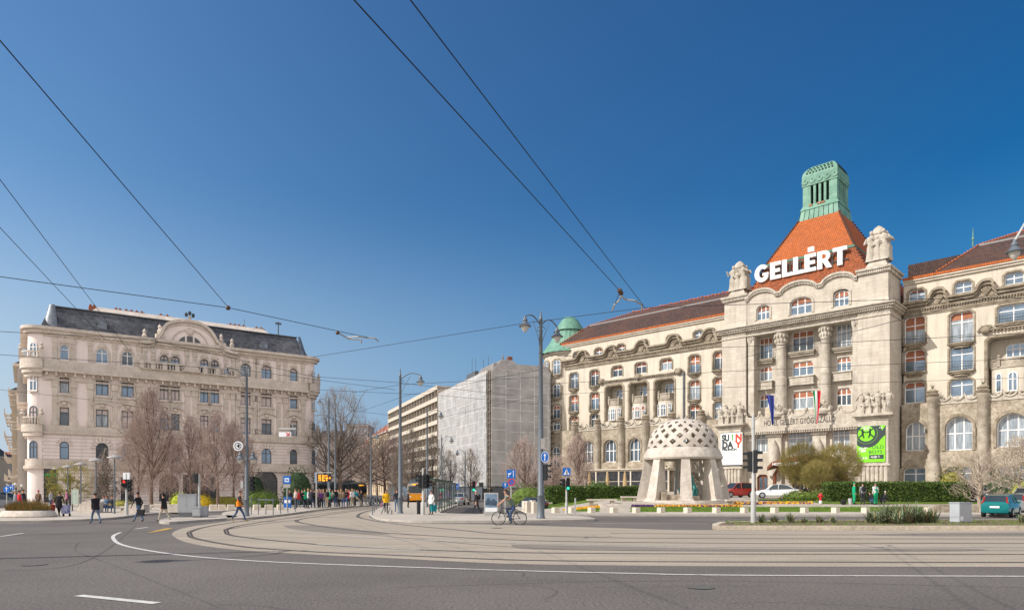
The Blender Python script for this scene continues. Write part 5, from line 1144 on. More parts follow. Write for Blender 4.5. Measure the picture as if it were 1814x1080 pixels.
# red roofed house beyond the balcony block, in the same street line
BF = Frame(-4.1, 127.0, (.3707, -.9287))
p = BF.wpos(-128, 0); street_house('boulevard_house', p[:2], (.3707,-.9287), 33, 14, 20, 5, 9, 'ochre', 'red_r', 'ochre boulevard house with red tiled roof beyond the balcony block', 'house', 4.5)
p = BF.wpos(-165, 0); street_house('boulevard_house', p[:2], (.3707,-.9287), 35, 14, 18, 5, 9, 'beige', 'red_r', 'beige boulevard house, farthest of the right hand row', 'house', 4)
# ---------------------------------------------------------------- balcony block
M['conc'] = mat('off white concrete', (.56,.49,.40), .85, .06, .3); M['lgn'] = mat('brown loggia wall', (.40,.31,.23), .85, .25, .5)
w = BF.wpos(-93, 0); bb = empty('balcony_block', (w[0], w[1], 0), BF.rz, 'long modern block with eight white balcony bands on the boulevard', 'apartment building')
BL, BHt, nf = 57, 25.6, 8; fh = (BHt-4)/nf
mb = MB(); mb.box(0, BL, 1.6, 16, 0, BHt-1); mb.build('wall', M['lgn'], bb)
for f in range(nf+1):
    z = 4+fh*f; mb = MB(); top_ = f == nf
    mb.box(-.2, BL+.2, -.0, 1.6, z-.12, z+.1); mb.box(-.2, BL+.2, -.16, .0, z-.25, z+(.72 if not top_ else .75)); mb.build('balcony_band' if not top_ else 'roof_parapet', M['conc'], bb)
mb = MB()
for i in range(20): x = BL*i/19; mb.box(x-.08, x+.08, .1, 1.6, 4, BHt-.2)
mb.box(-.2, -.05, -.15, 16, 0, BHt+.6); mb.box(BL+.05, BL+.2, -.15, 16, 0, BHt+.6); mb.build('partition', M['conc'], bb)
q = None
for f in range(nf):
    for i in range(0, 19):
        if (f*19+i) % 2 and len([1]) : pass
        if q is None: m_ = MB(); m_.box(-.95,.95,1.5,1.58,0,2.0,0); m_.box(-.05,.05,1.45,1.499,0,2.0,1); q = m_.build('window', [M['glass'], M['conc']], bb).data; bb.children[-1].location = (BL*.5/19, 0, 4.2)
        elif (i+f*2) % 3 < 2: c = bpy.data.objects.new('window', q); C.objects.link(c); c.parent = bb; c.location = (BL*(i+.5)/19, 0, 4.2+fh*f)
mb = MB(); mb.box(0, BL, .9, 1.55, .1, 3.4); mb.build('shop_front', M['glass'], bb)
# ---------------------------------------------------------------- house under scaffolding
M['sbw'] = mat('stained beige render', (.42,.36,.28), .9, 0, .5, col2=(.28,.23,.18))
def net_mat(name, col, a):
    m = mat(name, col, .9, .12, .5, stretch=(1,1,.35)); n = m.node_tree; b = n.nodes['Principled BSDF']; tc = n.nodes.new('ShaderNodeTexCoord'); sp = n.nodes.new('ShaderNodeTexNoise'); sp.inputs['Scale'].default_value = .35
    n.links.new(tc.outputs['Object'], sp.inputs['Vector']); mr = n.nodes.new('ShaderNodeMapRange'); mr.inputs[1].default_value = .3; mr.inputs[2].default_value = .7; mr.inputs[3].default_value = a-.12; mr.inputs[4].default_value = a+.12; n.links.new(sp.outputs[0], mr.inputs[0]); n.links.new(mr.outputs[0], b.inputs['Alpha']); return m
M['net'] = net_mat('white scaffold net', (.62,.61,.59), .60); M['net2'] = mat('net seam', (.78,.77,.75), .8, .1)
sb = empty('scaffolded_house', (-4.1, 127.0, 0), 0, 'corner house wrapped in white scaffold netting', 'apartment building')
def local_child(o, F): o.parent = sb; o.rotation_euler = (0,0,F.rz)
SF = Frame(-4.1, 127.0, (.9287, .3707)); SH = 24.0; sbl = {}
for F, a, b, key in ((BF, -35.6, -1.3, 'A'), (SF, 0.0, 12.5, 'B')):
    mb = MB(); ops = []; nW = max(3, int((b-a)/3.2))
    for f in range(6):
        for i in range(nW): x = a+(b-a)*(i+.5)/nW; ops.append((x-.65, x+.65, 1.2+3.9*f, 3.6+3.9*f, 'r'))
    wall(mb, a, b, 0, SH-.3, ops, 1.5, .4); mb.box(a+.1, b-.1, 2.0, 13 if key == 'A' else 10, 0, SH-.4, 1); o = mb.build('wall', [M['sbw'], M['dark']]); local_child(o, F)
    mb = MB(); mb.box(a, b+.3, 1.0, 1.6, SH-.3, SH+.2); mb.box(a, b, 1.3, 1.6, 4.6, 5.0); o = mb.build('cornice', M['sbw']); local_child(o, F)
    mb = MB(); z = 2.0
    k = a
    while k < b+.1:
        for y in (.15, 1.2): mb.box(k-.04, k+.04, y-.04, y+.04, 0, SH+.6)
        k += 2.3
    while z < SH: mb.box(a, b+.6, .15, 1.25, z-.05, z+.02); mb.box(a, b+.6, .1, .18, z+.9, z+.97); z += 2.05
    o = mb.build('scaffold', M['scaf'] if 'scaf' in M else M.setdefault('scaf', mat('scaffold tubes', (.34,.30,.25), .6, .2))); local_child(o, F)
    # nets, one panel at a time, rippled
    pans = [(a+.3+2.9*i, min(a+.3+2.9*(i+1), b-(.6 if key == 'A' else .1))) for i in range(int((b-a)/2.9)+1)]
    for i, (u0, u1) in enumerate(pans):
        if u1-u0 < .4: continue
        mb = MB(); nx, nz = 8, 22; zb_ = R.choice((2.4, 2.1, 3.2)); vs = []
        for kz in range(nz+1):
            for kx in range(nx+1):
                u, v = kx/nx, kz/nz; vs.append((u0+(u1-u0)*u, .02+.03*sin(pi*u*2+i)*sin(v*19+i*2)+.07*mn.noise((u*1.2+i*3.1, v*5, i))-.05*abs(sin(v*SH/2.05*pi)), zb_+(SH+.3-zb_)*v))
        mb.add(vs, [(j*(nx+1)+k, j*(nx+1)+k+1, (j+1)*(nx+1)+k+1, (j+1)*(nx+1)+k) for j in range(nz) for k in range(nx)])
        z = zb_+.3
        while z < SH: mb.box(u0, u1, -.03, -.01, z, z+.07, 1); z += 2.05
        mb.box(u0-.04, u0+.04, -.035, -.012, zb_, SH, 1)
        o = mb.build('scaffold_net', [M['net'], M['net2']], None, smooth=80); local_child(o, F)
mb = MB(); mb.box(0,1.3,-.2,0,0,0) if 0 else None
M['roofg'] = mat('weathered grey roof', (.22,.20,.185), .8, .25, 1.2)
mb = MB(); mb.fru((-9.5,-.3,.8,8), (-6.9,-2.6,3.4,5.4), SH+.2, SH+2.7, 0); mb.box(-9.8, 0, .6, 8.2, SH+.0, SH+.2, 1); mb.lathe([(.25,SH+2.6),(.4,SH+2.9),(.12,SH+3.2),(.22,SH+3.4),(.03,SH+4.3)], (-4.8,4.4), 8); o = mb.build('pavilion_roof', [M['roofg'], M['sbw']]); local_child(o, BF)
mb = MB(); mb.fru((-36,-9.5,1.2,12), (-36,-9.6,4.5,9), SH+.2, SH+2.8); o = mb.build('roof', M['roofg']); local_child(o, BF)
mb = MB(); mb.fru((.8,13,.9,11), (1.7,12.6,2.2,10), SH+.2, SH+1.9, 0); o = mb.build('roof', [M['roofg']]); local_child(o, SF)
mb = MB(); mb.box(5.3, 6.2, 4.2, 5.0, SH+1.5, SH+3.7); o = mb.build('chimney', M['brick']); local_child(o, SF)
for x in (-20, -15, -12, -22.5): mb = MB(); mb.tube([(x,4,SH+1),(x,4,SH+5+(x%3))], .05, 4); o = mb.build('roof_aerial', M['wframe_d']); local_child(o, BF)
mb = MB(); mb.box(-24,-18,3.2,4,SH+1.5,SH+3); o = mb.build('roof_plant', M['wframe_d']); local_child(o, BF)
mb = MB(); mb.box(-35, 1.0, -1.9, -1.8, 0, 2.3); 
for i in range(16): mb.box(-35+2.4*i, -34.85+2.4*i, -1.9, 1, 2.3, 2.45)
o = mb.build('site_hoarding', M['wframe_d']); local_child(o, BF)
mb = MB(); mb.box(0, 14, -1.6, -1.5, 0, 2.2); o = mb.build('site_hoarding', M['wframe_d']); local_child(o, SF)
# ---------------------------------------------------------------- trees and plants
M['bark'] = mat('grey bark', (.13,.10,.08), .9, .35, 4); M['bark_r'] = mat('reddish bark', (.17,.115,.09), .9, .3, 4)
M['twig_r'] = mat('pinkish twigs', (.37,.275,.235), .9, .25, 3); M['twig_g'] = mat('grey twigs', (.24,.20,.165), .9, .25, 3); M['twig_o'] = mat('olive twigs', (.25,.20,.065), .9, .3, 3)
M['bud_o'] = mat('olive young leaves', (.24,.22,.04), .8, .35, 4); M['bud_y'] = mat('yellow green leaves', (.34,.38,.03), .8, .3, 4); M['twig_m'] = mat('pale magnolia twigs', (.36,.29,.22), .9, .2, 3); M['bud_m'] = mat('cream blossom buds', (.62,.54,.44), .8, .15, 3)
M['hedge'] = mat('dark hedge leaves', (.050,.085,.018), .8, .45, 2.2); M['hedge2'] = mat('bright hedge leaves', (.10,.15,.025), .8, .4, 2.2); M['conifer'] = mat('dark conifer', (.03,.055,.022), .85, .4, 3); M['bloom'] = mat('yellow blossom', (.60,.42,.02), .8, .2, 4)
def ribbon3(mb, a, b, r0, r1, mi=0):              # three-sided tapering twig
    d = (b-a); 
    if d.length < 1e-4: return
    u = d.cross(Vector((.3,.7,.2))).normalized(); w = d.cross(u).normalized(); vs = []
    for p, r in ((a, r0), (b, r1)):
        for k in range(3): t = 2*pi*k/3; vs.append(p+(u*cos(t)+w*sin(t))*r)
    mb.add(vs, [(0,1,4,3),(1,2,5,4),(2,0,3,5)], mi)
def tree(name, loc, h, cw, label, cat='tree', trunk_h=.2, trunk_r=.18, seed=1, twigs=900, shape='oval', bark='bark', tm='twig_g', leaf=None, nleaf=0, leaf_s=.08, tr=.02, group=None, up=.5, limbs=11, multi=1, radial=False):
    """trunk and limbs as one mesh, crown of fine twigs (and leaves) as another"""
    rr = random.Random(seed); root = empty(name, loc, rr.random()*6, label, cat, group); T = MB(); K = MB(); th = h*trunk_h; ch = h-th
    def rad(t):                                   # crown half width at height fraction t
        if shape == 'oval': return cw/2*(sin(pi*min(1, (t*.92+.08)))**.7)*(1.0-.25*t)
        if shape == 'flame': return cw/2*sin(pi*min(1,(t*.85+.10))**.8)**.8*(1.05-.35*t)
        if shape == 'ball': return cw/2*sqrt(max(0, 1-(2*t-1)**2))
        if shape == 'spread': return cw/2*sin(pi*(t*.75+.22))**.6
        if shape == 'cone': return cw/2*(1-t)**.8*min(1, .5+t*5)
        return cw/2
    ends = []
    for m_ in range(multi):
        bx, by = (0, 0) if multi == 1 else (.12*cw*cos(2.1*m_), .12*cw*sin(2.1*m_)); lean = Vector((rr.uniform(-.06,.06)*h+bx, rr.uniform(-.06,.06)*h+by, 0)); base = Vector((bx*.3, by*.3, -.15))
        P = [base, Vector((bx*.5, by*.5, th)), Vector((0,0,th+ch*.35))+lean*.5, Vector((0,0,th+ch*.65))+lean*.8, Vector((0,0,th+ch*.92))+lean]
        T.tube(P, [trunk_r*1.25, trunk_r*.85, trunk_r*.5, trunk_r*.28, trunk_r*.08], 7); 
        for i in range(limbs):
            t = rr.random()**.9*.75; f = t; a = 2.4*i+rr.random()+m_; r = rad(min(.97, t+.22))*rr.uniform(.55,.9)
            s = P[1].lerp(P[3], t) if t > .0 else P[1]; e = Vector((r*cos(a), r*sin(a), th+ch*min(.97, t*.9+.16+up*.3*rr.random())))
            m = s.lerp(e, .5)+Vector((0,0,-.04*h*(1-up)+rr.uniform(-.03,.03)*h))+Vector((cos(a),sin(a),0))*r*.1
            r0 = trunk_r*(.5-.3*t); T.tube([s, m, e], [r0, r0*.6, r0*.2], 5); ends.append((s, m, e, r0))
            for q in range(3):
                t2 = rr.uniform(.35,.9); s2 = s.lerp(m, t2*2) if t2 < .5 else m.lerp(e, t2*2-1); e2 = s2+(e-s).length*.5*Vector((rr.uniform(-.8,.8)+.4*cos(a), rr.uniform(-.8,.8)+.4*sin(a), rr.uniform(.1,1)*up*1.4)).normalized()
                T.tube([s2, s2.lerp(e2,.5)+Vector((0,0,.02*h)), e2], [r0*.4, r0*.28, r0*.1], 4); ends.append((s2, s2.lerp(e2,.5), e2, r0*.4))
    T.build('trunk', M[bark], root, smooth=60)
    for i in range(twigs):
        s, m, e, r0 = rr.choice(ends); t = rr.random(); p = s.lerp(m, t*2) if t < .5 else m.lerp(e, t*2-1)
        zt = rr.random(); a = rr.random()*2*pi; rq = rad(zt)*rr.random()**.45; q = Vector((rq*cos(a), rq*sin(a), th+ch*zt)); d = q-p; L = min(d.length, h*.14*rr.uniform(.5,1.2)); d = (d.normalized()+Vector((0,0,up*.7))+Vector((rr.uniform(-.4,.4),rr.uniform(-.4,.4),rr.uniform(-.3,.3)))).normalized()
        if rr.random() < .62:                     # outer shell twigs that give the crown its outline
            out = Vector((q.x, q.y, (q.z-th-ch*.35)*.8)).normalized()
            if radial:
                q = Vector((0,0,th+ch*.5))+Vector((rr.gauss(0,1),rr.gauss(0,1),rr.gauss(0,1)+.15)).normalized()*cw/2*rr.uniform(.78,1.0)*(1+.07*mn.noise((q.x*1.3,q.y*1.3,q.z*1.3+seed))); q.z = max(q.z, th*.9); out = (q-Vector((0,0,th+ch*.3))).normalized()
            d = (out*(1-up*.5)+Vector((0,0,up))+Vector((rr.uniform(-.5,.5),rr.uniform(-.5,.5),rr.uniform(-.3,.3)))).normalized(); p = q-d*L*.6
        mid = p+d*L*.5+Vector((rr.uniform(-1,1),rr.uniform(-1,1),rr.uniform(-.5,1)))*L*.08; e_ = p+d*L
        ribbon3(K, p, mid, tr, tr*.75); ribbon3(K, mid, e_, tr*.75, tr*.3)
        for k in range(2): b = p.lerp(e_, rr.uniform(.3,.8)); ribbon3(K, b, b+(d+Vector((rr.uniform(-.8,.8),rr.uniform(-.8,.8),rr.uniform(-.4,.6)))).normalized()*L*.4, tr*.6, tr*.25)
        if leaf:
            for k in range(nleaf):
                b = p.lerp(e_, rr.random())+Vector((rr.uniform(-1,1),rr.uniform(-1,1),rr.uniform(-1,1)))*leaf_s*1.5; u = Vector((rr.uniform(-1,1),rr.uniform(-1,1),rr.uniform(-1,1))).normalized()*leaf_s; w = Vector((rr.uniform(-1,1),rr.uniform(-1,1),rr.uniform(-1,1))).normalized()*leaf_s*.6
                K.add([b-u, b+w, b+u, b-w], [(0,1,2,3)], 1)
    me = bpy.data.meshes.new('crown'); me.from_pydata(K.v, [], K.f); me.materials.append(M[tm]); 
    if leaf: me.materials.append(M[leaf])
    me.polygons.foreach_set('material_index', K.m); o = bpy.data.objects.new('crown', me); C.objects.link(o); o.parent = root
    return root
def gz(px, d, z=None): x, y = at(px, d); return (x, y, H(x, y) if z is None else z)
# reddish bare trees before the apartment house
tA = tree('bare_tree', gz(268, 66, .1), 11.2, 6.4, 'tallest pinkish bare tree, at the left of the row before the apartment house', trunk_h=.16, trunk_r=.17, seed=3, twigs=1500, shape='flame', bark='bark_r', tm='twig_r', tr=.014, up=.9, limbs=16, group='bare trees before the apartment house')
tB = tree('bare_tree', gz(338, 66, .1), 8.6, 4.4, 'slim pinkish bare tree right of the tallest one, before the apartment house', trunk_h=.2, trunk_r=.13, seed=5, twigs=850, shape='flame', bark='bark_r', tm='twig_r', tr=.013, up=.95, limbs=13, group='bare trees before the apartment house')
gname = 'bare trees before the apartment house'
dup(tB, gz(386, 64, .1), 2.2, 'dense pinkish bare tree just left of the tall grey lamp post', gname, 1.03)
dup(tB, gz(414, 69, .1), 4.0, 'pinkish bare tree partly behind the tall grey lamp post', gname, .98)
dup(tA, gz(245, 73, .1), 1.0, 'pinkish bare tree behind and left of the tallest one', gname, .82)
dup(tB, gz(302, 72, .1), 5.0, 'smaller pinkish bare tree between the tallest and the slim one', gname, .88)
dup(tB, gz(362, 75, .1), 3.1, 'pinkish bare tree at the back of the row in front of the gable bays', gname, .95)
dup(tB, gz(438, 78, .1), .6, 'pinkish bare tree at the right end of the row, behind the lamp post', gname, .9)
dup(tB, gz(183, 70, .1), 1.6, 'sparse bare tree behind the mushroom lamps at the left', None, .60)
tree('conifer', gz(186, 67, .1), 5.6, 3.2, 'thin dark conifer behind the mushroom lamps', trunk_h=.1, trunk_r=.1, seed=9, twigs=300, shape='cone', tm='twig_g', leaf='conifer', nleaf=1, leaf_s=.10, up=-.1)
tree('willow_bush', gz(126, 70, .1), 4.0, 4.6, 'round yellowish olive willow behind the mushroom lamps', 'tree', trunk_h=.12, trunk_r=.1, seed=11, twigs=1500, shape='ball', radial=True, tm='twig_o', leaf='bud_y', nleaf=3, leaf_s=.045, tr=.012, up=.2)
# pollard willows before the hotel entrance
tW = tree('round_willow', gz(1421, 71), 5.9, 4.7, 'left tall round olive willow before the hotel entrance', trunk_h=.17, trunk_r=.14, seed=21, twigs=3400, radial=True, shape='ball', tm='twig_o', leaf='bud_o', nleaf=3, leaf_s=.035, tr=.011, up=.2, limbs=14, group='round willows before the hotel entrance')
dup(tW, gz(1487, 73), 2.5, 'right wide round olive willow before the hotel entrance', 'round willows before the hotel entrance', 1.0)
dup(tW, gz(1447, 67), 4.1, 'small round olive willow standing in front of the two tall ones', 'round willows before the hotel entrance', .66)
tree('round_tree', gz(1237, 80), 5.0, 4.6, 'dark round tree seen between the piers of the stone pavilion', trunk_h=.25, trunk_r=.15, seed=23, twigs=1500, shape='ball', tm='twig_g', leaf='hedge', nleaf=1, leaf_s=.06, tr=.018)
# big bare plane tree and boulevard trees
tP = tree('plane_tree', gz(603, 96, 0), 15.8, 10.5, 'big dark bare tree against the sky right of the apartment house', trunk_h=.16, trunk_r=.36, seed=31, twigs=1300, shape='spread', tm='twig_g', tr=.017, up=.55, limbs=20)
gB = 'bare trees along the boulevard'
tQ = tree('boulevard_tree', gz(655, 118, 0), 13.5, 13.0, 'arching bare tree over the tram stop, right of the big plane tree', trunk_h=.2, trunk_r=.28, seed=33, twigs=800, shape='spread', bark='bark_r', tm='twig_r', tr=.024, up=.4, limbs=16, group=gB)
for px, d, s_, rz, lb_ in ((622,140,.95,1,'bare tree behind the arching one at the left of the boulevard'), (682,105,.78,2,'bare tree before the ochre house, left of the grey lamp post'), (700,135,.9,3,'bare tree in front of the far end of the balcony block'), (640,170,1,4,'far bare tree in the middle of the boulevard'), (575,125,.9,5,'bare tree between the big plane tree and the corner apartment house'), (668,200,1.05,2.6,'farthest bare tree down the boulevard')):
    dup(tQ, gz(px, d, 0), rz, lb_, gB, s_)
tR = tree('street_tree', gz(728, 100, 0), 10.5, 6.5, 'bare street tree with dark limbs before the balcony block', trunk_h=.22, trunk_r=.17, seed=37, twigs=600, shape='oval', tm='twig_g', tr=.022, up=.9, limbs=12, group='thin bare trees before the scaffolded house')
gS = 'thin bare trees before the scaffolded house'
dup(tR, gz(768, 104, 0), 1.2, 'bare street tree in front of the last bay of the balcony block', gS, .95)
dup(tR, gz(797, 108, 0), 2.6, 'thin bare tree before the left part of the white nets', gS, .75)
dup(tR, gz(833, 112, 0), 4.4, 'thin bare tree before the middle of the white nets', gS, .8)
dup(tR, gz(705, 92, 0), 5.4, 'bare street tree hidden partly by the grey lamp post with the arm', gS, .7)
tree('bare_bush', gz(930, 84), 8.2, 7.0, 'wide pinkish bare shrub left of the main lamp post', 'shrub', trunk_h=.08, trunk_r=.12, seed=41, twigs=1100, shape='oval', bark='bark_r', tm='twig_r', tr=.014, up=.7, multi=3)
tree('ivy_tree', gz(1024, 82), 7.4, 4.4, 'dense conical bare tree beside the pedestrian crossing sign', trunk_h=.1, trunk_r=.14, seed=43, twigs=1500, shape='oval', bark='bark_r', tm='twig_r', tr=.016, up=.8)
tree('bare_bush', gz(985, 88), 5.6, 5.0, 'low reddish bare shrub before the hotel tower', 'shrub', trunk_h=.06, trunk_r=.08, seed=44, twigs=900, shape='ball', bark='bark_r', tm='twig_r', tr=.018, up=.6, multi=2)
tree('magnolia', gz(1738, 54), 4.5, 5.0, 'pale budding magnolia with many stems behind the teal car', trunk_h=.16, trunk_r=.11, seed=45, twigs=800, shape='spread', bark='twig_m', tm='twig_m', leaf='bud_m', nleaf=1, leaf_s=.035, tr=.010, up=.75, multi=2)
tree('magnolia', gz(1806, 57), 5.6, 4.2, 'magnolia in blossom at the right edge of the view', trunk_h=.25, trunk_r=.12, seed=47, twigs=900, shape='spread', bark='twig_m', tm='twig_m', leaf='bud_m', nleaf=3, leaf_s=.05, tr=.012, up=.6)
def bush(name, loc, w, dp, h, label, n=900, ms=('hedge','hedge2'), seed=1, s=.09, cat='shrub', rz=0, box=False, group=None):
    rr = random.Random(seed); mb = MB()
    for i in range(n):
        if box:
            f = rr.choice((0,0,0,1,1,2,3)); u, v, t = rr.uniform(-.5,.5)*w, rr.uniform(-.5,.5)*dp, rr.random()*h
            if f == 0: v = -dp/2
            elif f == 1: t = h
            elif f == 2: u = -w/2*rr.choice((-1,1))
            else: v = dp/2
            b = Vector((u, v, t))+Vector((rr.gauss(0,1),rr.gauss(0,1),rr.gauss(0,1)))*s*.7
        else:
            a, c = rr.random()*2*pi, rr.random(); k = rr.random()**.3; lump = 1+.14*sin(3*a+seed)+.1*sin(5*a)
            b = Vector((w/2*k*cos(a)*sqrt(1-c*c*.9)*lump, dp/2*k*sin(a)*sqrt(1-c*c*.9)*lump, h*c*k))
        u = Vector((rr.gauss(0,1),rr.gauss(0,1),rr.gauss(0,1))).normalized()*s*rr.uniform(.6,1.3); v = Vector((rr.gauss(0,1),rr.gauss(0,1),rr.gauss(0,1))).normalized()*s*.7
        mb.add([b-u, b+v, b+u, b-v], [(0,1,2,3)], 0 if rr.random() < .65 else 1)
    if box: mb.box(-w/2+.1, w/2-.1, -dp/2+.1, dp/2-.1, -.3, h-.1, 0)
    else: mb.ball((0,0,h*.25), (w*.38,dp*.38,h*.55), 12, 8, 0)
    me = bpy.data.meshes.new(name); me.from_pydata(mb.v, [], mb.f); [me.materials.append(M[k]) for k in ms]; me.polygons.foreach_set('material_index', mb.m)
    o = bpy.data.objects.new(name, me); C.objects.link(o); o.location = loc; o.rotation_euler = (0,0,rz); return tag(o, label, cat, group)
xa, xb = at(1463, 60.2)[0], at(1712, 59.2)[0]
bush('hedge', ((xa+xb)/2, 59.9, H((xa+xb)/2, 59.9)), xb-xa, 1.5, 1.62, 'long clipped dark hedge behind the gardeners', 9000, seed=3, s=.085, cat='hedge', box=True, rz=-.07)
xa, xb = at(968, 69)[0], at(1128, 72)[0]
bush('hedge', ((xa+xb)/2, 70.5, H((xa+xb)/2, 70.5)), xb-xa, 1.6, 1.25, 'dark clipped hedge left of the stone pavilion', 4000, seed=4, s=.09, cat='hedge', box=True, rz=.12)
bush('shrub', gz(1000, 75), 4.2, 2.4, 2.2, 'loose green shrub between the main lamp post and the clipped hedge', 1300, seed=6)
bush('shrub', gz(935, 74), 5.0, 3, 2.6, 'broad green shrub behind the dark blue parked car', 1300, ('hedge2','hedge'), 7)
bush('shrub', gz(1060, 80), 4.0, 2.4, 2.0, 'dark green shrub before the hotel veranda', 900, seed=8)
bush('low_juniper', gz(1425, 63), 5.2, 2.4, .95, 'spreading light green juniper before the white car', 1500, ('hedge2','bud_o'), 9)
bush('low_juniper', gz(1452, 65), 3.2, 2.0, 1.0, 'darker juniper mound left of the long hedge', 700, ('hedge','hedge2'), 10)
bush('shrub', gz(1688, 62), 3.4, 2.0, 3.3, 'tall bronze and green shrub behind the right end of the long hedge', 1500, ('bud_o','hedge'), 12, .1)
bush('conifer', gz(1784, 62), 4.6, 3.0, 3.1, 'dark blue green conifer before the hotel behind the teal car', 1500, ('conifer','hedge'), 13, .1)
bush('shrub', gz(1812, 60), 2.4, 1.6, 2.1, 'bright lime shrub at the right edge', 700, ('bud_y','bud_o'), 14)
bush('shrub', gz(318, 62, .1), 1.9, 1.6, 1.6, 'lime green round shrub left of the grey cabinet', 900, ('bud_y','bud_y'), 15, .06)
bush('shrub', gz(356, 66, .1), 2.6, 1.6, 1.5, 'yellow flowering shrub behind the small grey cabinets', 800, ('bloom','bud_o'), 16, .06)
bush('shrub', gz(400, 68, .1), 4, 1.6, 1.3, 'olive brown low shrub under the bare trees', 800, ('bud_o','twig_o'), 17, .06)
bush('shrub', gz(465, 66, .1), 4.4, 2.0, 1.9, 'green leafy shrub right of the tall grey lamp post', 1200, ('hedge2','hedge'), 18, .08)
bush('conifer', gz(528, 76, .1), 4.2, 3.6, 4.6, 'round dark yew behind the tram stop sign', 1800, ('conifer','hedge'), 19, .1)
bush('shrub', gz(452, 74, .1), 2.6, 2.6, 4.0, 'dark evergreen shrub at the right end of the bare trees', 900, ('conifer','bark_r'), 20, .1)
bush('shrub', gz(212, 62, .1), 3, 1.6, .9, 'low olive shrub near the round stone seats', 500, ('bud_o','hedge'), 22, .07)
# grass planter at the left edge
M['rushes'] = mat('orange brown rushes', (.30,.17,.05), .9, .4, 6); M['rushes2'] = mat('olive rushes', (.17,.16,.05), .9, .4, 6)
x, y = at(50, 42); r = empty('planter', (x, y, .12), 0, 'low round stone planter filled with orange brown grasses', 'planter')
mb = MB(); mb.lathe([(1.55,0),(1.62,.08),(1.45,.33),(1.3,.42),(1.2,.36),(.02,.35)], (0,0), 36, sx=1.02, sy=.75); mb.build('bowl', M['trav'], r, smooth=60)
mb = MB(); rr = random.Random(5)
for i in range(1500):
    a, k = rr.random()*2*pi, sqrt(rr.random()); p = Vector((1.22*k*cos(a), .85*k*sin(a), .33)); q = p+Vector((rr.uniform(-.16,.16)+.12*k*cos(a), rr.uniform(-.12,.12), rr.uniform(.4,.95)*(1-.4*k))); ribbon3(mb, p, q, .012, .004, 0 if rr.random() < .6 else 1)
mb.build('grasses', [M['rushes'], M['rushes2']], r)
# spiky yuccas and tufts on the median
M['yucca'] = mat('yucca leaves', (.16,.20,.11), .6, .3, 2); M['yucca_d'] = mat('dry yucca leaves', (.36,.27,.14), .8, .25, 2)
def yucca(px, d, h, n, label, seed, name='yucca_clump', grp=None):
    rr = random.Random(seed); mb = MB(); x, y = at(px, d)
    for i in range(n):
        a = rr.random()*2*pi; el = rr.uniform(.25,1.45); L = h*rr.uniform(.7,1.1); c = Vector((rr.uniform(-.25,.25)*h, rr.uniform(-.25,.25)*h, rr.uniform(0,.25)*h)); d_ = Vector((cos(a)*cos(el), sin(a)*cos(el), sin(el))); s = d_.cross(Vector((0,0,1))).normalized()*.028
        m = c+d_*L*.5; e = c+d_*L-Vector((0,0,.12*L*cos(el))); mi = 1 if rr.random() < .14 or el < .35 else 0
        mb.add([c-s*.7, c+s*.7, m+s, m-s, e], [(0,1,2,3),(3,2,4)], mi)
    o = mb.build(name, [M['yucca'], M['yucca_d']]); o.location = (x, y, .17); return tag(o, label, 'plant', grp)
for i, (px, d, h, n, l) in enumerate(((1572,33.5,.95,150,'spiky yucca clump at the left end of the big group on the median'), (1596,33.2,1.0,170,'second spiky yucca of the big median group'), (1616,33.8,.95,150,'middle spiky yucca of the big median group'), (1545,33.3,.7,110,'low spiky yucca left of the big median group'), (1636,33.6,.75,110,'fourth spiky yucca of the big median group'), (1652,33.4,.7,100,'small spiky yucca left of the pale grey cabinet'), (1556,32.6,.6,90,'drooping yucca at the front of the big median group'), (1588,32.4,.7,90,'front yucca with dry leaves hanging over the kerb'))):
    yucca(px, d, h, n, l, 50+i, grp='yuccas on the median')
for i, (px, d, h, n, l) in enumerate(((1398,33.6,.55,60,'largest small tuft right of the near signal pole'), (1372,33.8,.42,50,'grassy tuft right of the signal pole foot'), (1350,33.6,.42,50,'grassy tuft at the foot of the near signal pole'), (1425,33.5,.32,40,'low tuft in the middle of the median bed'), (1452,33.6,.38,45,'dry tuft left of the big yuccas'), (1475,33.4,.36,45,'small tuft nearest the big yuccas'), (1812,33.8,.5,60,'tuft at the right edge of the median'))):
    yucca(px, d, h, n, l, 70+i, 'grass_tuft', 'small tufts on the median')
def ground_cover(name, n, fn, s, ms, label, kind='stuff', hz_=.1):
    rr = random.Random(len(name)+n); mb = MB()
    for i in range(n):
        p = fn(rr)
        if p is None: continue
        x, y, z = p; u = Vector((rr.uniform(-1,1),rr.uniform(-1,1),0)).normalized()*s; mb.add([(x-u.x,y-u.y,z),(x+u.x,y+u.y,z),(x+u.x*.2,y+u.y*.2,z+s*rr.uniform(1,2.4))], [(0,1,2)], rr.randrange(len(ms)))
    me = bpy.data.meshes.new(name); me.from_pydata(mb.v, [], mb.f); [me.materials.append(M[k]) for k in ms]; me.polygons.foreach_set('material_index', mb.m); o = bpy.data.objects.new(name, me); C.objects.link(o); tag(o, label, 'grass' if 'grass' in name else 'flowers', None, kind)
M['blade'] = mat('grass blades', (.11,.19,.02), .8, .35, 2); M['f_or'] = mat('orange pansies', (.70,.30,.01), .8, .2, 8); M['f_ye'] = mat('yellow pansies', (.75,.48,.02), .8, .2, 8); M['f_pu'] = mat('purple pansies', (.10,.03,.13), .8, .3, 8)
def lw(rr):
    x, y = rr.uniform(3,38), rr.uniform(51.2,54.8)
    return (x, y, H(x,y)+.015) if lawn_keep(x, y) else None
ground_cover('grass', 12000, lw, .035, ['blade'], 'short bright green grass of the sloping lawn')
def med(rr): d = rr.uniform(31,36.5); return (*at(rr.uniform(1285,1815), d), .185)
ground_cover('grass', 2200, med, .03, ['blade','hedge2'], 'thin dry grass on the median bed')
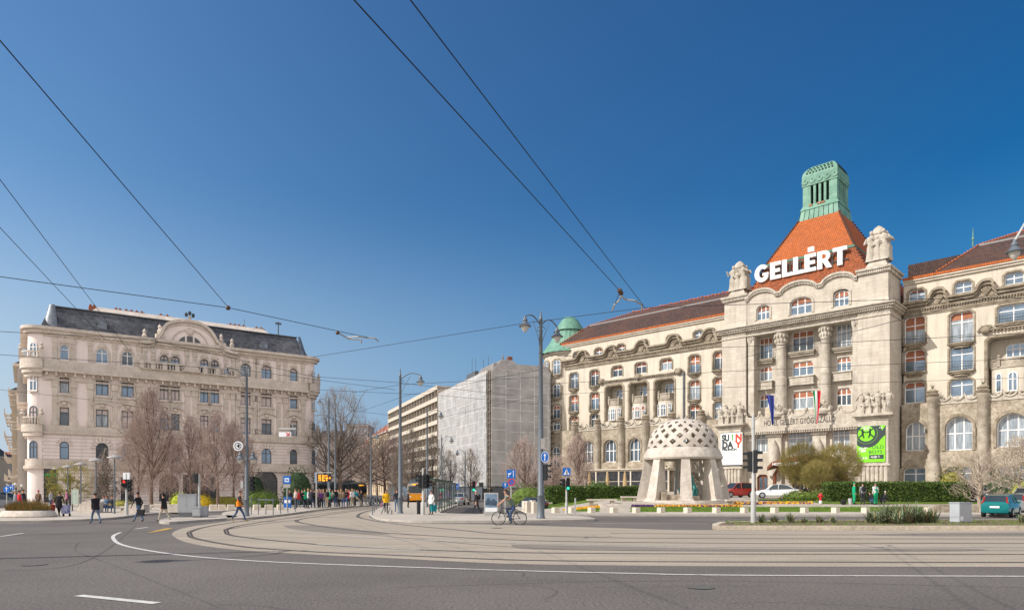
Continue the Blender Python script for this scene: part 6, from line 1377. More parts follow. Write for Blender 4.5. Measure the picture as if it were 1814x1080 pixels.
def flow(p0, p1, d0, d1):
    def f(rr): px = rr.uniform(p0, p1); d = rr.uniform(d0, d1); x, y = at(px, d); return (x, y, H(x,y)+.02)
    return f
ground_cover('orange_flowers', 1300, flow(1160,1315,54.8,56.1), .075, ['f_or','f_ye','f_pu'], 'orange and yellow pansies before the pavilion')
ground_cover('purple_flowers', 450, flow(1119,1158,54.8,56.1), .07, ['f_pu'], 'purple pansies left of the orange bed')
ground_cover('orange_flowers', 700, flow(998,1062,54.7,56.4), .075, ['f_or','f_ye'], 'orange pansies before the left hedge')
ground_cover('orange_flowers', 800, flow(1300,1440,57.4,58.6), .07, ['f_or','f_ye','f_pu'], 'orange pansies right of the pavilion under the white car')
# ---------------------------------------------------------------- lamps and poles
M['lampglass'] = mat('frosted lamp glass', (.55,.52,.46), .3, .05, spec=.6)
def lamp_head(mb, x, y, z, s=1.0, par=None):      # classic hanging lantern: bell top, wide rim, conical glass
    mb.lathe([(.04*s,z+.75*s),(.09*s,z+.72*s),(.10*s,z+.6*s),(.19*s,z+.52*s),(.21*s,z+.38*s),(.17*s,z+.33*s),(.34*s,z+.1*s),(.50*s,z+.0*s),(.48*s,z-.04*s),(.30*s,z-.03*s)], (x,y), 16)
def lamp_glass(x, y, z, s, par): g = MB(); g.lathe([(.33*s,z-.03*s),(.27*s,z-.2*s),(.14*s,z-.42*s),(.03*s,z-.52*s)], (x,y), 14); return g.build('lamp_glass', M['lampglass'], par, smooth=60)
def post(px, base_y, top_y, label, arms, r0=.15, d=None, name='street_lamp', zb=.12, m='pole', top_px=None, head=1.0):
    d = d or (EYE-zb)*FP/(base_y-HY); x, y = at(px, d); h = zat(top_y, d)-zb; rt = empty(name, (x,y,zb), 0, label, 'lamp post'); mb = MB()
    mb.lathe([(r0*1.35,0),(r0*1.35,.1),(r0*1.15,.15),(r0*1.1,h*.11),(r0*1.2,h*.112),(r0*.95,h*.118),(r0*.5,h-.5),(r0*.6,h-.48),(r0*.3,h-.3),(.03,h),(.0,h)], (0,0), 14); mb.build('pole', M[m], rt, smooth=50)
    for (lpx, lpy, s, dy) in arms:
        lx_, lz_ = (lpx-CX)/FP*(d+dy)-x, zat(lpy, d+dy)-zb; mb = MB(); sg = 1 if lx_ > 0 else -1; zt = h-.55*h/12-.3; P = []
        for i in range(9):
            t = i/8; P.append((lx_*t, dy*t, zt+.35*s*sin(pi*t*.55)*1.2-(max(0, t-.55)/.45)**2*(zt+.2-lz_-.75*s)*1.0 if False else zt+(lz_+.75*s-zt)*t**2+.55*s*sin(pi*t)))
        mb.tube(P, .05*s, 6); mb.tube([(0,0,zt-1.7*s),(lx_*.18,dy*.18,zt-.9*s),(lx_*.5,dy*.5,zt+.35*s)], .025*s, 5)
        mb.tube([(lx_*.10+.18*s*cos(k), 0, zt-.25*s+.18*s*sin(k)) for k in [i*.7 for i in range(8)]], .02, 4); mb.build('arm', M['iron'] if False else M[m], rt, smooth=60)
        mb = MB(); lamp_head(mb, lx_, dy, lz_, s); hd = mb.build('lamp_head', M['pole'], rt, smooth=50); lamp_glass(lx_, dy, lz_, s, hd)
    return rt, d, x, y
P1, d1, x1_, y1_ = post(958, 918, 551, 'tallest grey double armed lamp post with a round blue arrow sign', [(930,577,.74,-.6),(987,596,.74,.6)], .19, zb=.12)
post(709, 909, 653, 'grey lamp post with one curved arm, left of the tram shelter', [(745,676,.62,-.5)], .155, zb=.12)
P3, d3, x3_, y3_ = post(437, 914, 648, 'dark grey lamp post with an arm to the left and twin lanterns halfway up', [(402,661,.5,-.5)], .135, zb=.12)
post(756.7, 899, 720, 'dark lamp post with camera behind the tram shelter', [(781,737,.6,0)], .12, d=66, zb=0, m='pole')
post(782.5, 889, 769, 'thin lamp post before the scaffolded house', [(800,781,.7,0)], .13, d=92, zb=0)
post(824, 888, 796, 'thinnest lamp post before the white nets', [(810,803,.8,0)], .14, d=110, zb=0)
post(657, 896, 766, 'lamp post with a round globe in the boulevard', [(668,775,.6,0)], .14, d=76, zb=.1)
post(582.5, 884, 700, 'dark lamp post at the right end of the tram stop display', [(566,712,.5,0)], .15, d=73, zb=.1)
post(594, 884, 742, 'plain dark wire pole beside the big bare tree', [], .15, d=86, zb=.1, name='wire_pole')
# twin lanterns, round sign and signals on the dark grey post
for s in (-1, 1):
    mb = MB(); zz = zat(800, d3)-.12; mb.tube([(0,0,zz+.25),(s*.36,0,zz+.28),(s*.4,0,zz+.15)], .03, 6); lamp_head(mb, s*.4, 0, zz-.45, .62); hd = mb.build('lantern', M['pole'], P3, smooth=50); lamp_glass(s*.4, 0, zz-.45, .62, hd)
M['signw'] = mat('white sign', (.78,.79,.80), .4, .02); M['signb'] = mat('blue sign', (.01,.13,.48), .4, .05); M['signr'] = mat('red sign', (.60,.02,.03), .4, .05)
mb = MB(); mb.lathe([(.02,0),(.30,.0),(.30,.10),(.02,.10)], (0,0), 24); o = mb.build('round_sign', M['signw'], P3); o.rotation_euler = (pi/2,0,0); o.location = (-.45,-.15,zat(790,d3)-.12)
mb = MB(); mb.lathe([(.17,.102),(.22,.102),(.22,.105),(.17,.105)], (0,0), 20); mb.box(-.10,.10,-.02,.04,.102,.106); mb.box(-.02,.10,-.1,.12,.102,.106); q = mb.build('sign_print', M['black'], P3); q.rotation_euler = (pi/2,0,0); q.location = o.location
mb = MB(); mb.box(-.42,-.16,-.1,.1,zat(843,d3),zat(851,d3)+.25); mb.box(-.35,-.2,-.1,.1,zat(862,d3)-.2,zat(858,d3)+.1); mb.build('control_box', M['pole_l'], P3)
# mushroom lamps on the square
M['shade'] = mat('pale lamp shade', (.36,.34,.32), .5, .1)
ml = empty('mushroom_lamp', (0,0,0)); mb = MB(); mb.tube([(0,0,0),(0,0,3.85)], [.06,.045], 8); mb.tube([(-.32,0,2.0),(.32,0,2.0)], .015, 5); mb.build('pole', M['pole'], ml); mb = MB(); mb.lathe([(.04,3.8),(.14,3.84),(.5,3.9),(.48,3.95),(.22,4.06),(.03,4.12)], (0,0), 18); mb.build('lamp_shade', M['shade'], ml, smooth=50)
ords = ['nearest the white traffic signal post', 'second from the white traffic signal post', 'third from the white traffic signal post', 'fourth from the traffic signal post, right of the olive willow', 'before the left half of the olive willow', 'farthest, with the blue sign on its pole']
for i, (px, ty) in enumerate(((203,808.7),(170,813.7),(143,821),(120,825.6),(101,829),(84,834))):
    d = 2.3*FP/(HY-ty); x, y = at(px, d); lb_ = 'grey mushroom lamp '+ords[i]
    if i == 0: o = ml; o.location = (x,y,.12); tag(o, lb_, 'lamp', 'mushroom lamps on the square')
    else: o = dup(ml, (x,y,.12), 0, lb_, 'mushroom lamps on the square')
    if i == 5: mb = MB(); mb.box(-.18,.18,-.1,-.06,2.15,2.95); mb.build('blue_sign', M['signb'], o); mb = MB(); mb.box(-.05,.05,-.106,-.1,2.35,2.75); mb.box(-.1,.02,-.107,-.1,2.5,2.6); mb.build('sign_print', M['signw'], o)
d = 2.3*FP/(HY-838.5); x, y = at(485.7, d); tag(dup(ml, (x,y,.12), 0), 'grey mushroom lamp before the dark arch of the apartment house', 'lamp', 'mushroom lamps on the square')
for px, py, l in ((-8, 832, 'dark cluster of lamp globes at the left edge'),):
    pass
# classic five armed lamp at the left street
x, y = at(28, 60); cl = empty('cluster_lamp', (x,y,.1), 0, 'dark cast iron lamp with a cluster of globes at the left street corner', 'lamp'); mb = MB(); mb.tube([(0,0,0),(0,0,1.9)], [.12,.06], 8)
for k in range(5): a = 2*pi*k/5; mb.tube([(0,0,1.4),(.45*cos(a),.45*sin(a),1.6),(.55*cos(a),.55*sin(a),1.9)], .035, 6)
mb.build('stem', M['iron'], cl)
mb = MB()
for k in range(5): a = 2*pi*k/5; mb.ball((.55*cos(a),.55*sin(a),2.05), .14, 10, 7)
mb.ball((0,0,2.15), .16, 10, 7); mb.build('globe', M['lampglass'], cl, smooth=180); 
# hanging lamp reaching in at the right edge from a post outside the frame
x, y = at(1797, 26); zl_ = zat(446, 26); hl_ = empty('hanging_lamp', (x+3.2, y, 0), 0, 'grey hanging street lamp reaching in at the upper right edge', 'lamp post'); mb = MB(); mb.tube([(0,0,0),(0,0,11.6)], [.2,.1], 10); mb.build('pole', M['pole'], hl_)
mb = MB(); mb.tube([(0,0,11.2),(-1.6,0,11.6),(-2.8,0,zl_+1.1),(-3.2,0,zl_+.4)], .045, 6); mb.build('arm', M['pole_l'], hl_); mb = MB(); lamp_head(mb, -3.2, 0, zl_, .62); hd = mb.build('lamp_head', M['pole'], hl_, smooth=50); lamp_glass(-3.2, 0, zl_, .62, hd)
# ---------------------------------------------------------------- traffic signals
M['g_on'] = mat('lit green lamp', (.02,.75,.35), .3, 0, emit=2.0); M['r_on'] = mat('lit red lamp', (.85,.03,.02), .3, 0, emit=2.0); M['amber'] = mat('lit amber text', (.95,.35,.02), .4, 0, emit=1.4)
M['lens_off'] = mat('dark lens', (.03,.03,.035), .3, 0)
def signal_head(par, x, z, rz=0, on=None, n=3, s=1.0, y=-.12, name='signal_head'):
    h = empty(name, (x, y, z), rz); h.parent = par; h.empty_display_size = .1; mb = MB(); H_ = .33*n*s; mb.box(-.15*s,.15*s,-.08*s,.10*s,-H_/2,H_/2); mb.box(-.2*s,.2*s,.1*s,.115*s,-H_/2-.06*s,H_/2+.06*s) if n == 3 and False else None
    for i in range(n):
        zc_ = H_/2-.33*s*(i+.5); vs = []
        for yy, rr_ in ((-.08*s,.125*s),(-.30*s,.125*s)):
            for k in range(9): a = pi*(k/8)*1.0; vs.append((rr_*cos(a), yy+(.0 if yy > -.2 else .0), zc_+rr_*sin(a)))
        mb.add(vs, [(k,k+1,k+10,k+9) for k in range(8)])
    b = mb.build('housing', M['black'], h)
    for i in range(n):
        zc_ = H_/2-.33*s*(i+.5); q = MB(); q.lathe([(.0,0),(.105*s,0),(.1*s,.012),(.0,.02)], (0,0), 14); l = q.build('lens', M[{'r':'r_on','g':'g_on'}.get(on) if on and i == (0 if on == 'r' else n-1) else 'lens_off'], h); l.rotation_euler = (pi/2,0,0); l.location = (0,-.085*s,zc_)
    return h
def sig_post(px, d, zb, top_y, label, r=.06, m='pole_l', top=None):
    x, y = at(px, d); h = zat(top_y, d)-zb; r_ = empty('traffic_signal', (x,y,zb), 0, label, 'traffic light'); mb = MB(); mb.lathe([(r*1.7,0),(r*1.7,h*.28),(r*1.1,h*.3),(r,h),(0.001,h+.02)], (0,0), 12); mb.build('pole', M[m], r_, smooth=50); return r_
s = sig_post(1334.5, 33.5, .16, 735, 'near light grey signal post on the median with its lights turned right', .075); zz = zat(817, 33.5)-.16; signal_head(s, .10, zz, radians(75), None, 3, 1.12, 0); signal_head(s, -.14, zz, radians(-100), None, 3, 1.0, .1)
s = sig_post(1003.5, 47.5, .12, 842, 'signal post with the pedestrian crossing sign and a green light', .06); zz = zat(857, 47.5)-.12; signal_head(s, .10, zz, 0, 'g', 3, .85); signal_head(s, -.22, zz+.1, radians(-70), None, 2, .8)
mb = MB(); z0 = zat(842, 47.5)-.12; mb.box(-.27,.27,-.09,-.06,z0,z0+.54); sg_ = mb.build('crossing_sign', M['signb'], s); mb = MB(); mb.pxz([(-.2,z0+.07),(.2,z0+.07),(0,z0+.47)], -.10, -.091); mb.build('sign_triangle', M['signw'], sg_); mb = MB(); mb.tube([(-.05,-.104,z0+.1),(.0,-.104,z0+.22),(.0,-.104,z0+.31)], .02, 5); mb.tube([(.06,-.104,z0+.1),(.0,-.104,z0+.22),(.07,-.104,z0+.24)], .018, 5); mb.ball((0,-.105,z0+.35), .03, 6, 5); mb.build('walking_figure', M['black'], sg_)
s = sig_post(224.3, 45.5, .12, 838, 'white signal post with a white box and a red light before the mushroom lamps', .065); zz = zat(856, 45.5)-.12; signal_head(s, -.06, zz, 0, 'r', 2, .85); signal_head(s, .24, zz-.12, radians(60), None, 3, .8)
mb = MB(); z0 = zat(848.5, 45.5)-.12; mb.box(-.22,.22,-.05,.05,z0,z0+.44); bx = mb.build('signal_box', M['signw'], s); mb = MB(); mb.box(-.04,.04,-.055,-.051,z0+.08,z0+.38); mb.build('box_print', M['leaf_d'], bx)
s = sig_post(353, 44.5, .12, 840, 'light grey signal post beside the cabinets with its light turned away', .065); signal_head(s, -.2, zat(847, 44.5)-.12, radians(-85), None, 2, .95, 0)
s = sig_post(749.5, 45.5, .12, 829, 'light grey signal post with dark lights beside the tram shelter', .07); zz = zat(852, 45.5)-.12; signal_head(s, .17, zz, radians(35), None, 3, .95); signal_head(s, -.2, zz, radians(-60), None, 3, .9); signal_head(s, .32, zz-.05, radians(80), None, 3, .8, .2)
signal_head(P1, .30, zat(836, d1)-.12, radians(70), None, 3, .95, .0); signal_head(P3, .35, zat(856, d3)-.12, radians(40), None, 3, .9, .0)
mb = MB(); zz = zat(809.5, d1)-.12; mb.lathe([(0,0),(.29,0),(.29,.02),(0,.02)], (0,0), 24); o = mb.build('arrow_sign', M['signb'], P1); o.rotation_euler = (pi/2,0,0); o.location = (.22,-.30,zz); o.scale = (.8,1.15,1)
mb = MB(); mb.box(-.03,.03,-.2,.08,.022,.026); mb.add([(-.1,.06,.024),(.1,.06,.024),(0,.2,.024)], [(0,1,2)]); q = mb.build('arrow', M['signw'], o)
mb = MB(); mb.lathe([(.255,.0215),(.28,.0215)], (0,0), 24); mb.build('sign_rim', M['signw'], o)
mb = MB(); zz = zat(786, d1)-.12; mb.box(-.02,.22,-.3,-.28,zz-.3,zz+.3); mb.build('notice_sheet', M['shade'], P1)
for px, py, d, l in ((781, 867.5, 92, 'green traffic light left of the silver car'), (839.5, 866.5, 75, 'green traffic light right of the silver car under the nets'), (617, 840, 150, 'small green light high over the boulevard')):
    x, y = at(px, d); zz = zat(py, d); r_ = empty('traffic_signal', (x,y,0), 0, l, 'traffic light'); mb = MB(); mb.tube([(0,0,0),(0,0,zz+.8)], .07, 8); mb.build('pole', M['pole'], r_); signal_head(r_, 0, zz+.35, 0, 'g', 3, 1.15)
# tram traffic signs before the nets
def sign_post(px, d, zb, top_y, label, signs, cat='traffic sign', r=.035):
    x, y = at(px, d); h = zat(top_y, d)-zb; o = empty('road_sign', (x,y,zb), 0, label, cat); mb = MB(); mb.tube([(0,0,0),(0,0,h)], r, 8); mb.build('pole', M['pole_l'], o)
    for kind, cx_, cy_, w, hh in signs:
        xx, zz = (cx_-px)/FP*d, zat(cy_, d)-zb; w_, h_ = w/FP*d, hh/FP*d; mb = MB()
        if kind == 'o' or kind == 'no':
            mb.pxz([(xx+w_/2*cos(2*pi*k/20), zz+h_/2*sin(2*pi*k/20)) for k in range(20)], -.08, -.05); p = mb.build('sign_plate', M['signb'], o)
            if kind == 'no':
                mb = MB()
                for k in range(20): a, b = 2*pi*k/20, 2*pi*(k+1)/20; mb.add([(xx+w_*.5*cos(a),-.085,zz+h_*.5*sin(a)),(xx+w_*.5*cos(b),-.085,zz+h_*.5*sin(b)),(xx+w_*.38*cos(b),-.085,zz+h_*.38*sin(b)),(xx+w_*.38*cos(a),-.085,zz+h_*.38*sin(a))], [(0,1,2,3)])
                mb.tube([(xx-w_*.3,-.09,zz+h_*.3),(xx+w_*.3,-.09,zz-h_*.3)], w_*.04, 4); mb.build('sign_ring', M['signr'], p)
            else: mb = MB(); mb.box(xx-w_*.05,xx+w_*.05,-.09,-.082,zz-h_*.3,zz+h_*.15); mb.pxz([(xx-w_*.18,zz+h_*.1),(xx+w_*.18,zz+h_*.1),(xx,zz+h_*.35)], -.09, -.082); mb.build('arrow', M['signw'], p)
        elif kind == 'lane':
            mb.box(xx-w_/2,xx+w_/2,-.08,-.05,zz-h_/2,zz+h_/2); p = mb.build('sign_plate', M['signb'], o); mb = MB(); mb.tube([(xx-w_*.3,-.085,zz-h_*.35),(xx-w_*.25,-.085,zz-.1*h_),(xx,-.085,zz+.1*h_),(xx,-.085,zz+.2*h_)], w_*.035, 5); mb.box(xx+w_*.22,xx+w_*.28,-.09,-.082,zz-h_*.35,zz+h_*.3); mb.box(xx-w_*.36,xx-w_*.02,-.09,-.082,zz-.02,zz+.04); mb.pxz([(xx+w_*.15,zz+h_*.25),(xx+w_*.35,zz+h_*.25),(xx+w_*.25,zz+h_*.42)], -.09, -.082); mb.build('lane_arrows', M['signw'], p)
    return o
sign_post(905.5, 43.5, .12, 832, 'square blue lane sign above a round no parking sign', [('lane',905.5,839,15.5,15.5),('no',906,853.5,12.5,12.5)])
sign_post(895, 44.5, .12, 852, 'small round blue arrow sign left of the no parking sign', [('o',895,858.5,11,10.5)])
sign_post(811, 70, 0, 858, 'blue sign on a pole beside the shelter road', [('lane',811,861,6,10)])
sign_post(840, 88, 0, 848, 'round sign with red rim before the scaffolding', [('no',840,856,8,8)])
sign_post(12, 52, .1, 855, 'round blue sign at the left street corner', [('o',13,866,12,12),('lane',22,863,8,9)])
o = sign_post(508.5, 54, .14, 843, 'blue and white tram stop sign on a pole', [], 'tram stop sign'); s_ = 54/FP
mb = MB(); zz = zat(856.5, 54)-.14; mb.box(-.28,.28,-.06,-.02,zz,zz+.62); p = mb.build('stop_plate', M['signb'], o); mb = MB(); mb.box(-.17,.17,-.066,-.061,zz+.16,zz+.46); mb.build('stop_panel', M['signw'], p); mb = MB(); mb.box(-.12,.12,-.071,-.067,zz+.27,zz+.37); mb.box(-.1,-.06,-.072,-.067,zz+.23,zz+.27); mb.box(.06,.1,-.072,-.067,zz+.23,zz+.27); mb.build('tram_symbol', M['signb'], p)
mb = MB(); mb.box(-.26,.26,-.05,-.03,zz-.3,zz-.02); mb.build('line_panel', M['shade'], o); mb = MB(); mb.box(-.3,.3,.1,.14,.25,1.1); mb.build('timetable_board', M['signb'], o); mb = MB(); mb.box(-.24,.24,.09,.099,.62,.86); mb.build('timetable_sheet', M['signw'], o)
x, y = at(560.5, 60); o = empty('departure_display', (x,y,.14), 0, 'amber departure display on a tall pole over the waiting crowd', 'display'); zz = zat(851, 60)-.14; mb = MB(); mb.tube([(0,0,0),(0,0,zz+.75)], .06, 8); mb.tube([(0,0,zz+.7),(1.25,0,zz+.72)], .04, 6); mb.build('pole', M['pole_l'], o)
mb = MB(); mb.box(.1,1.3,-.1,.1,zz-.08,zz+.58); p = mb.build('display_case', M['black'], o)
for i in range(3): text_mesh(('47 Etele', '49 Deak 2', '19 Bp 5')[i], .21, (.18,-.105,zz+.37-.19*i), M['amber'], p, ext=.002, off=.008, sx_=1.25)
# ---------------------------------------------------------------- cabinets, light box, bollards, railings, benches
M['cab'] = mat('grey cabinet paint', (.40,.42,.435), .5, .08, 1); M['cab_d'] = mat('dark cabinet base', (.16,.17,.18), .6, .1)
def cabinet(px0, px1, ytop, d, zb, dp, label, doors=1, feet=.12, rz=0):
    x0, _ = at(px0, d); x1, _ = at(px1, d); w = x1-x0; h = zat(ytop, d)-zb; o = empty('utility_cabinet', ((x0+x1)/2, d, zb), rz, label, 'cabinet'); mb = MB(); mb.box(-w/2,w/2,0,dp,feet,h-.05); mb.box(-w/2-.03,w/2+.03,-.03,dp+.03,h-.05,h); mb.build('body', M['cab'], o)
    mb = MB(); mb.box(-w/2+.02,w/2-.02,.02,dp-.02,0,feet); mb.build('base', M['cab_d'], o)
    for i in range(doors): a = -w/2+w*i/doors; mb = MB(); mb.box(a+.02,a+w/doors-.02,-.012,-.001,feet+.05,h-.09); mb.box(a+w/doors-.12,a+w/doors-.08,-.03,-.012,h*.5,h*.5+.12); mb.build('door', M['cab'], o)
    return o
cabinet(316, 346, 874.5, 41.5, .12, .7, 'tall grey cabinet on the traffic island', 2, .3, .25)
cabinet(341, 354, 897, 41.0, .12, .5, 'low grey cabinet in front of the tall one', 1, .1, .2)
cabinet(356, 366, 896, 42.0, .12, .5, 'narrow low grey cabinet beside the signal post', 1, .05, .2)
o = cabinet(1695, 1726, 889, 33.6, .18, .5, 'pale grey cabinet on the median', 1, .05, .35)
mb = MB(); mb.add([(-.37,-.014,.12),(-.17,-.014,.12),(-.17,-.014,.32),(-.37,-.014,.32)], [(0,1,2,3)]); mb.build('notice', M['signw'], o)
x, y = at(870, 42.5); o = empty('light_box', (x,y,.12), .06, 'glazed poster light box with a landscape print', 'poster box'); w_, h_ = .44, 1.5; mb = MB(); mb.box(-w_,w_,-.1,.1,.2,h_); mb.box(-w_+.02,w_-.02,-.08,.08,0,.2); mb.build('case', M['pole_l'], o); mb = MB(); mb.box(-w_+.07,w_-.07,-.106,-.101,.32,h_-.08); pp = mb.build('poster', mat('poster blue grey', (.16,.24,.33), .3, .4, 2.5), o)
mb = MB(); mb.pxz([(-.36,.75),(.36,.7),(.36,.95),(.15,1.15),(0,.98),(-.2,1.2),(-.36,.9)], -.111, -.107); mb.build('poster_mountain', mat('dark poster print', (.05,.08,.12), .4, .4, 6), pp); mb = MB(); mb.box(-w_+.07,w_-.07,-.112,-.107,.32,.58); mb.build('poster_caption', M['signw'], pp)
M['limest'] = mat('limestone', (.60,.53,.43), .9, .12, 4, bump=.2)
def bollard(px, py, w, h, d, label, cat='bollard', name='stone_bollard', grp=None, zb=None):
    x, y = at(px, d); mb = MB(); c = w*.06; mb.fru((-w/2,w/2,-w/2,w/2), (-w/2,w/2,-w/2,w/2), -.05, h-c); mb.fru((-w/2,w/2,-w/2,w/2), (-w/2+c,w/2-c,-w/2+c,w/2-c), h-c, h); o = mb.build(name, M['limest']); o.location = (x,y,(.12 if zb is None else zb)); o.rotation_euler = (0,0,.5); return tag(o, label, cat, grp)
cubes = [(984,'left of the signal post with the crossing sign'),(1013.5,'right of the signal post with the crossing sign'),(1048,'left of the steps'),(1087,'at the foot of the steps'),(1127,'right of the steps'),(1171,'below the purple pansies'),(1218,'before the middle of the pavilion'),(1269,'before the right side of the pavilion'),(1318.5,'left of the near signal post'),(1372,'right of the near signal post'),(1425,'before the white car and the juniper'),(1480,'left of the green gardeners'),(1533,'before the gardeners'),(1643,'right of the yuccas'),(1758,'before the teal car'),(1812,'at the right edge')]
for i, (px, l) in enumerate(cubes): bollard(px, 909, .42, .40, 49.6+(.3 if i > 12 else 0), 'white limestone cube bollard '+l, grp='cube bollards along the far kerb')
for px, d, l in ((971.5,56,'farthest tall bollard, behind the cyclist'),(990,0,''),(975,48.6,'tall bollard just left of the main lamp post'),(963,51,'third tall bollard from the main lamp post'),(950,52.5,'leftmost tall bollard beside the parked dark car')):
    if d and l: bollard(px-28 if px > 960 else px-20, 0, .36, .82, d, 'white limestone '+l, grp='tall bollards behind the cyclist')
x, y = at(1019, 45); mb = MB(); mb.box(-.05,.05,-.05,.05,0,1.15); o = mb.build('steel_bollard', M['pole_l']); o.location = (x,y,.12); tag(o, 'slim grey post right of the green signal', 'post')
def bench(px, d, L, label, zb=None, h=.45, rz=0, back=False):
    x, y = at(px, d); zb = H(x,y) if zb is None else zb; o = empty('stone_bench', (x,y,zb), rz, label, 'bench'); mb = MB(); mb.box(-L/2,L/2,-.28,.28,h-.14,h); mb.build('seat', M['trav'], o)
    for s in (-1, 1): mb = MB(); mb.box(s*L*.36-.16,s*L*.36+.16,-.2,.2,-.1,h-.141); mb.build('leg', M['brownstone'], o)
bench(1066, 58, 2.5, 'pale stone bench left of the pavilion steps'); bench(1313, 57, 2.6, 'pale stone bench right of the pavilion'); bench(1114, 60, 1.4, 'short stone bench beside the left pavilion pier')
bench(276, 55, 4.0, 'long low stone bench under the bare trees', .12, .5)
# stone seats on the left square
x, y = at(160, 50); mb = MB(); mb.pxz([(-.7,0),(.65,0),(.65,.8),(.2,.92),(-.3,.8),(-.62,.35)], -.5, .5); o = mb.build('stone_block', M['trav']); o.location = (x,y,.12); tag(o, 'rounded pale stone block near the standing map board', 'stone block')
x, y = at(238, 50); mb = MB(); mb.pxz([(-.9,0),(.9,0),(.9,.62),(.3,.6),(-.5,.3)], -.4, .4); o = mb.build('stone_block', M['trav']); o.location = (x,y,.12); tag(o, 'wedge shaped pale stone seat behind the man with the bag', 'stone block')
x, y = at(305, 51); mb = MB(); mb.pxz([(-.5,0),(.8,0),(.8,.5),(.2,.62),(-.4,.3)], -.4, .4); o = mb.build('stone_block', M['trav']); o.location = (x,y,.12); tag(o, 'angular pale stone block left of the tall cabinet', 'stone block')
for i, (px, l) in enumerate(((262,'right of the wedge shaped seat'),(378,'behind the low cabinets'),(393,'second, right of the signal post'),(409,'left of the dark grey lamp post'),(455,'right of the dark grey lamp post'),(476,'beyond the platform railing'),(497,'near the tram stop sign'))): bollard(px, 0, .55, .45, 57, 'low limestone block '+l, 'stone block', 'stone_block', 'limestone blocks along the left planting')
x, y = at(133, 52); o = empty('map_board', (x,y,.12), .1, 'slim pale map board on the left square', 'board'); mb = MB(); mb.box(-.27,-.22,-.03,.03,0,1.75); mb.box(.22,.27,-.03,.03,0,1.75); mb.build('frame', M['pole_l'], o); mb = MB(); mb.box(-.22,.22,-.02,.02,.6,1.7); mb.build('panel', mat('pale green panel', (.42,.50,.42), .4, .2, 5), o)
# steps of the terrace
mb = MB()
for i in range(5): y0 = 51.6+i*1.15; mb.box(at(1060,53)[0]+i*.15, at(1120,53)[0]-i*.1, y0, y0+1.6, -.1, .12+.13*i)
o = mb.build('stone_steps', M['trav']); tag(o, 'wide pale stone steps up to the square', 'steps')
mb = MB(); x0, x1 = at(1655, 50.5)[0], at(1712, 52)[0]; mb.pxz([(x0,0),(x1,0),(x1,.62),(x0+.5,.72),(x0,.5)], 50.6, 51.2); o = mb.build('retaining_wall', M['brownstone']); tag(o, 'low stone wall at the end of the long hedge', 'wall')
mb = MB(); x0, x1 = at(1700, 70)[0], at(1815, 66)[0]; mb.box(x0, x1+8, 66.5, 66.9, .5, 2.2); o = mb.build('garden_wall', M['cream']); tag(o, 'low cream garden wall behind the parked cars', 'wall')
# railings
def railing(pts, label, h=1.0, zb=.13, name='railing', step=1.5, rails=(1.0,)):
    o = empty(name, (pts[0][0], pts[0][1], zb), 0, label, 'railing'); x0, y0 = pts[0]; P = [(x-x0, y-y0) for x, y in pts]; n = len(P); q = MB()
    for rz_ in rails: q.tube([(x,y,h*rz_) for x, y in P], .03, 6)
    q.build('rail', M['pole'], o)
    for i in range(n): mb = MB(); mb.tube([(P[i][0],P[i][1],0),(P[i][0],P[i][1],h+.06)], .032, 6); mb.ball((P[i][0],P[i][1],h+.08), .045, 6, 4); mb.build('upright', M['pole'], o)
railing([gp(a, b, .13) for a, b in ((445,911),(458,910.5),(471,911),(484,911.5),(497,909.5),(510,907.5),(523,905.5))], 'grey tube railing before the tram platform')
railing([gp(a, b, .13) for a, b in ((660,911),(663,907),(667,902))], 'short tube railing at the tip of the refuge', 1.0)
fz = MB(); a_, b_ = at(618, 78), at(690, 72); n = 34
for i in range(n): t = i/(n-1); x, y = a_[0]+(b_[0]-a_[0])*t, a_[1]+(b_[1]-a_[1])*t; fz.box(x-.02,x+.02,y-.02,y+.02,0,1.1)
fz.tube([(a_[0],a_[1],1.08),(b_[0],b_[1],1.08)], .03, 5); fz.tube([(a_[0],a_[1],.15),(b_[0],b_[1],.15)], .03, 5); o = fz.build('barrier_fence', M['pole']); o.location.z = .1; tag(o, 'dark bar fence at the far end of the tram platform', 'fence')
# tram shelter
a_, b_ = at(772, 50), at(806, 70); sh = empty('tram_shelter', (a_[0],a_[1],.13), atan2(b_[1]-a_[1], b_[0]-a_[0]), 'long green framed glass tram shelter on the refuge', 'shelter'); L = hypot(b_[0]-a_[0], b_[1]-a_[1]); M['sgreen'] = mat('dark green frame', (.035,.07,.055), .5, .1); M['clear'] = mat('clear glass', (.6,.7,.68), .05, 0, alpha=.28, spec=.8)
mb = MB(); n = 8
for i in range(n+1): x = L*i/n; mb.box(x-.04,x+.04,-.04,.04,0,2.35)
mb.box(0,L,-.03,.03,2.3,2.38); mb.box(0,L,-.02,.02,.85,.9); mb.box(0,L,-.02,.02,.25,.3); mb.build('frame', M['sgreen'], sh); mb = MB(); mb.box(0,L,-.012,.012,.3,2.3); mb.build('pane', M['clear'], sh)
mb = MB(); mb.box(-.2,L*.8,.0,1.5,2.4,2.5); mb.build('roof', M['sgreen'], sh); mb = MB(); mb.box(.6,1.7,.02,.12,.5,2.1); mb.build('poster', mat('reddish poster', (.35,.17,.15), .5, .4, 3), sh)
x, y = at(741.5, 47); mb = MB(); mb.lathe([(.12,.0),(.13,.9),(.14,.95),(.0,.97)], (0,0), 10); o = mb.build('litter_bin', M['black']); o.location = (x,y,.13); tag(o, 'slim black bin left of the signal post at the shelter', 'bin')
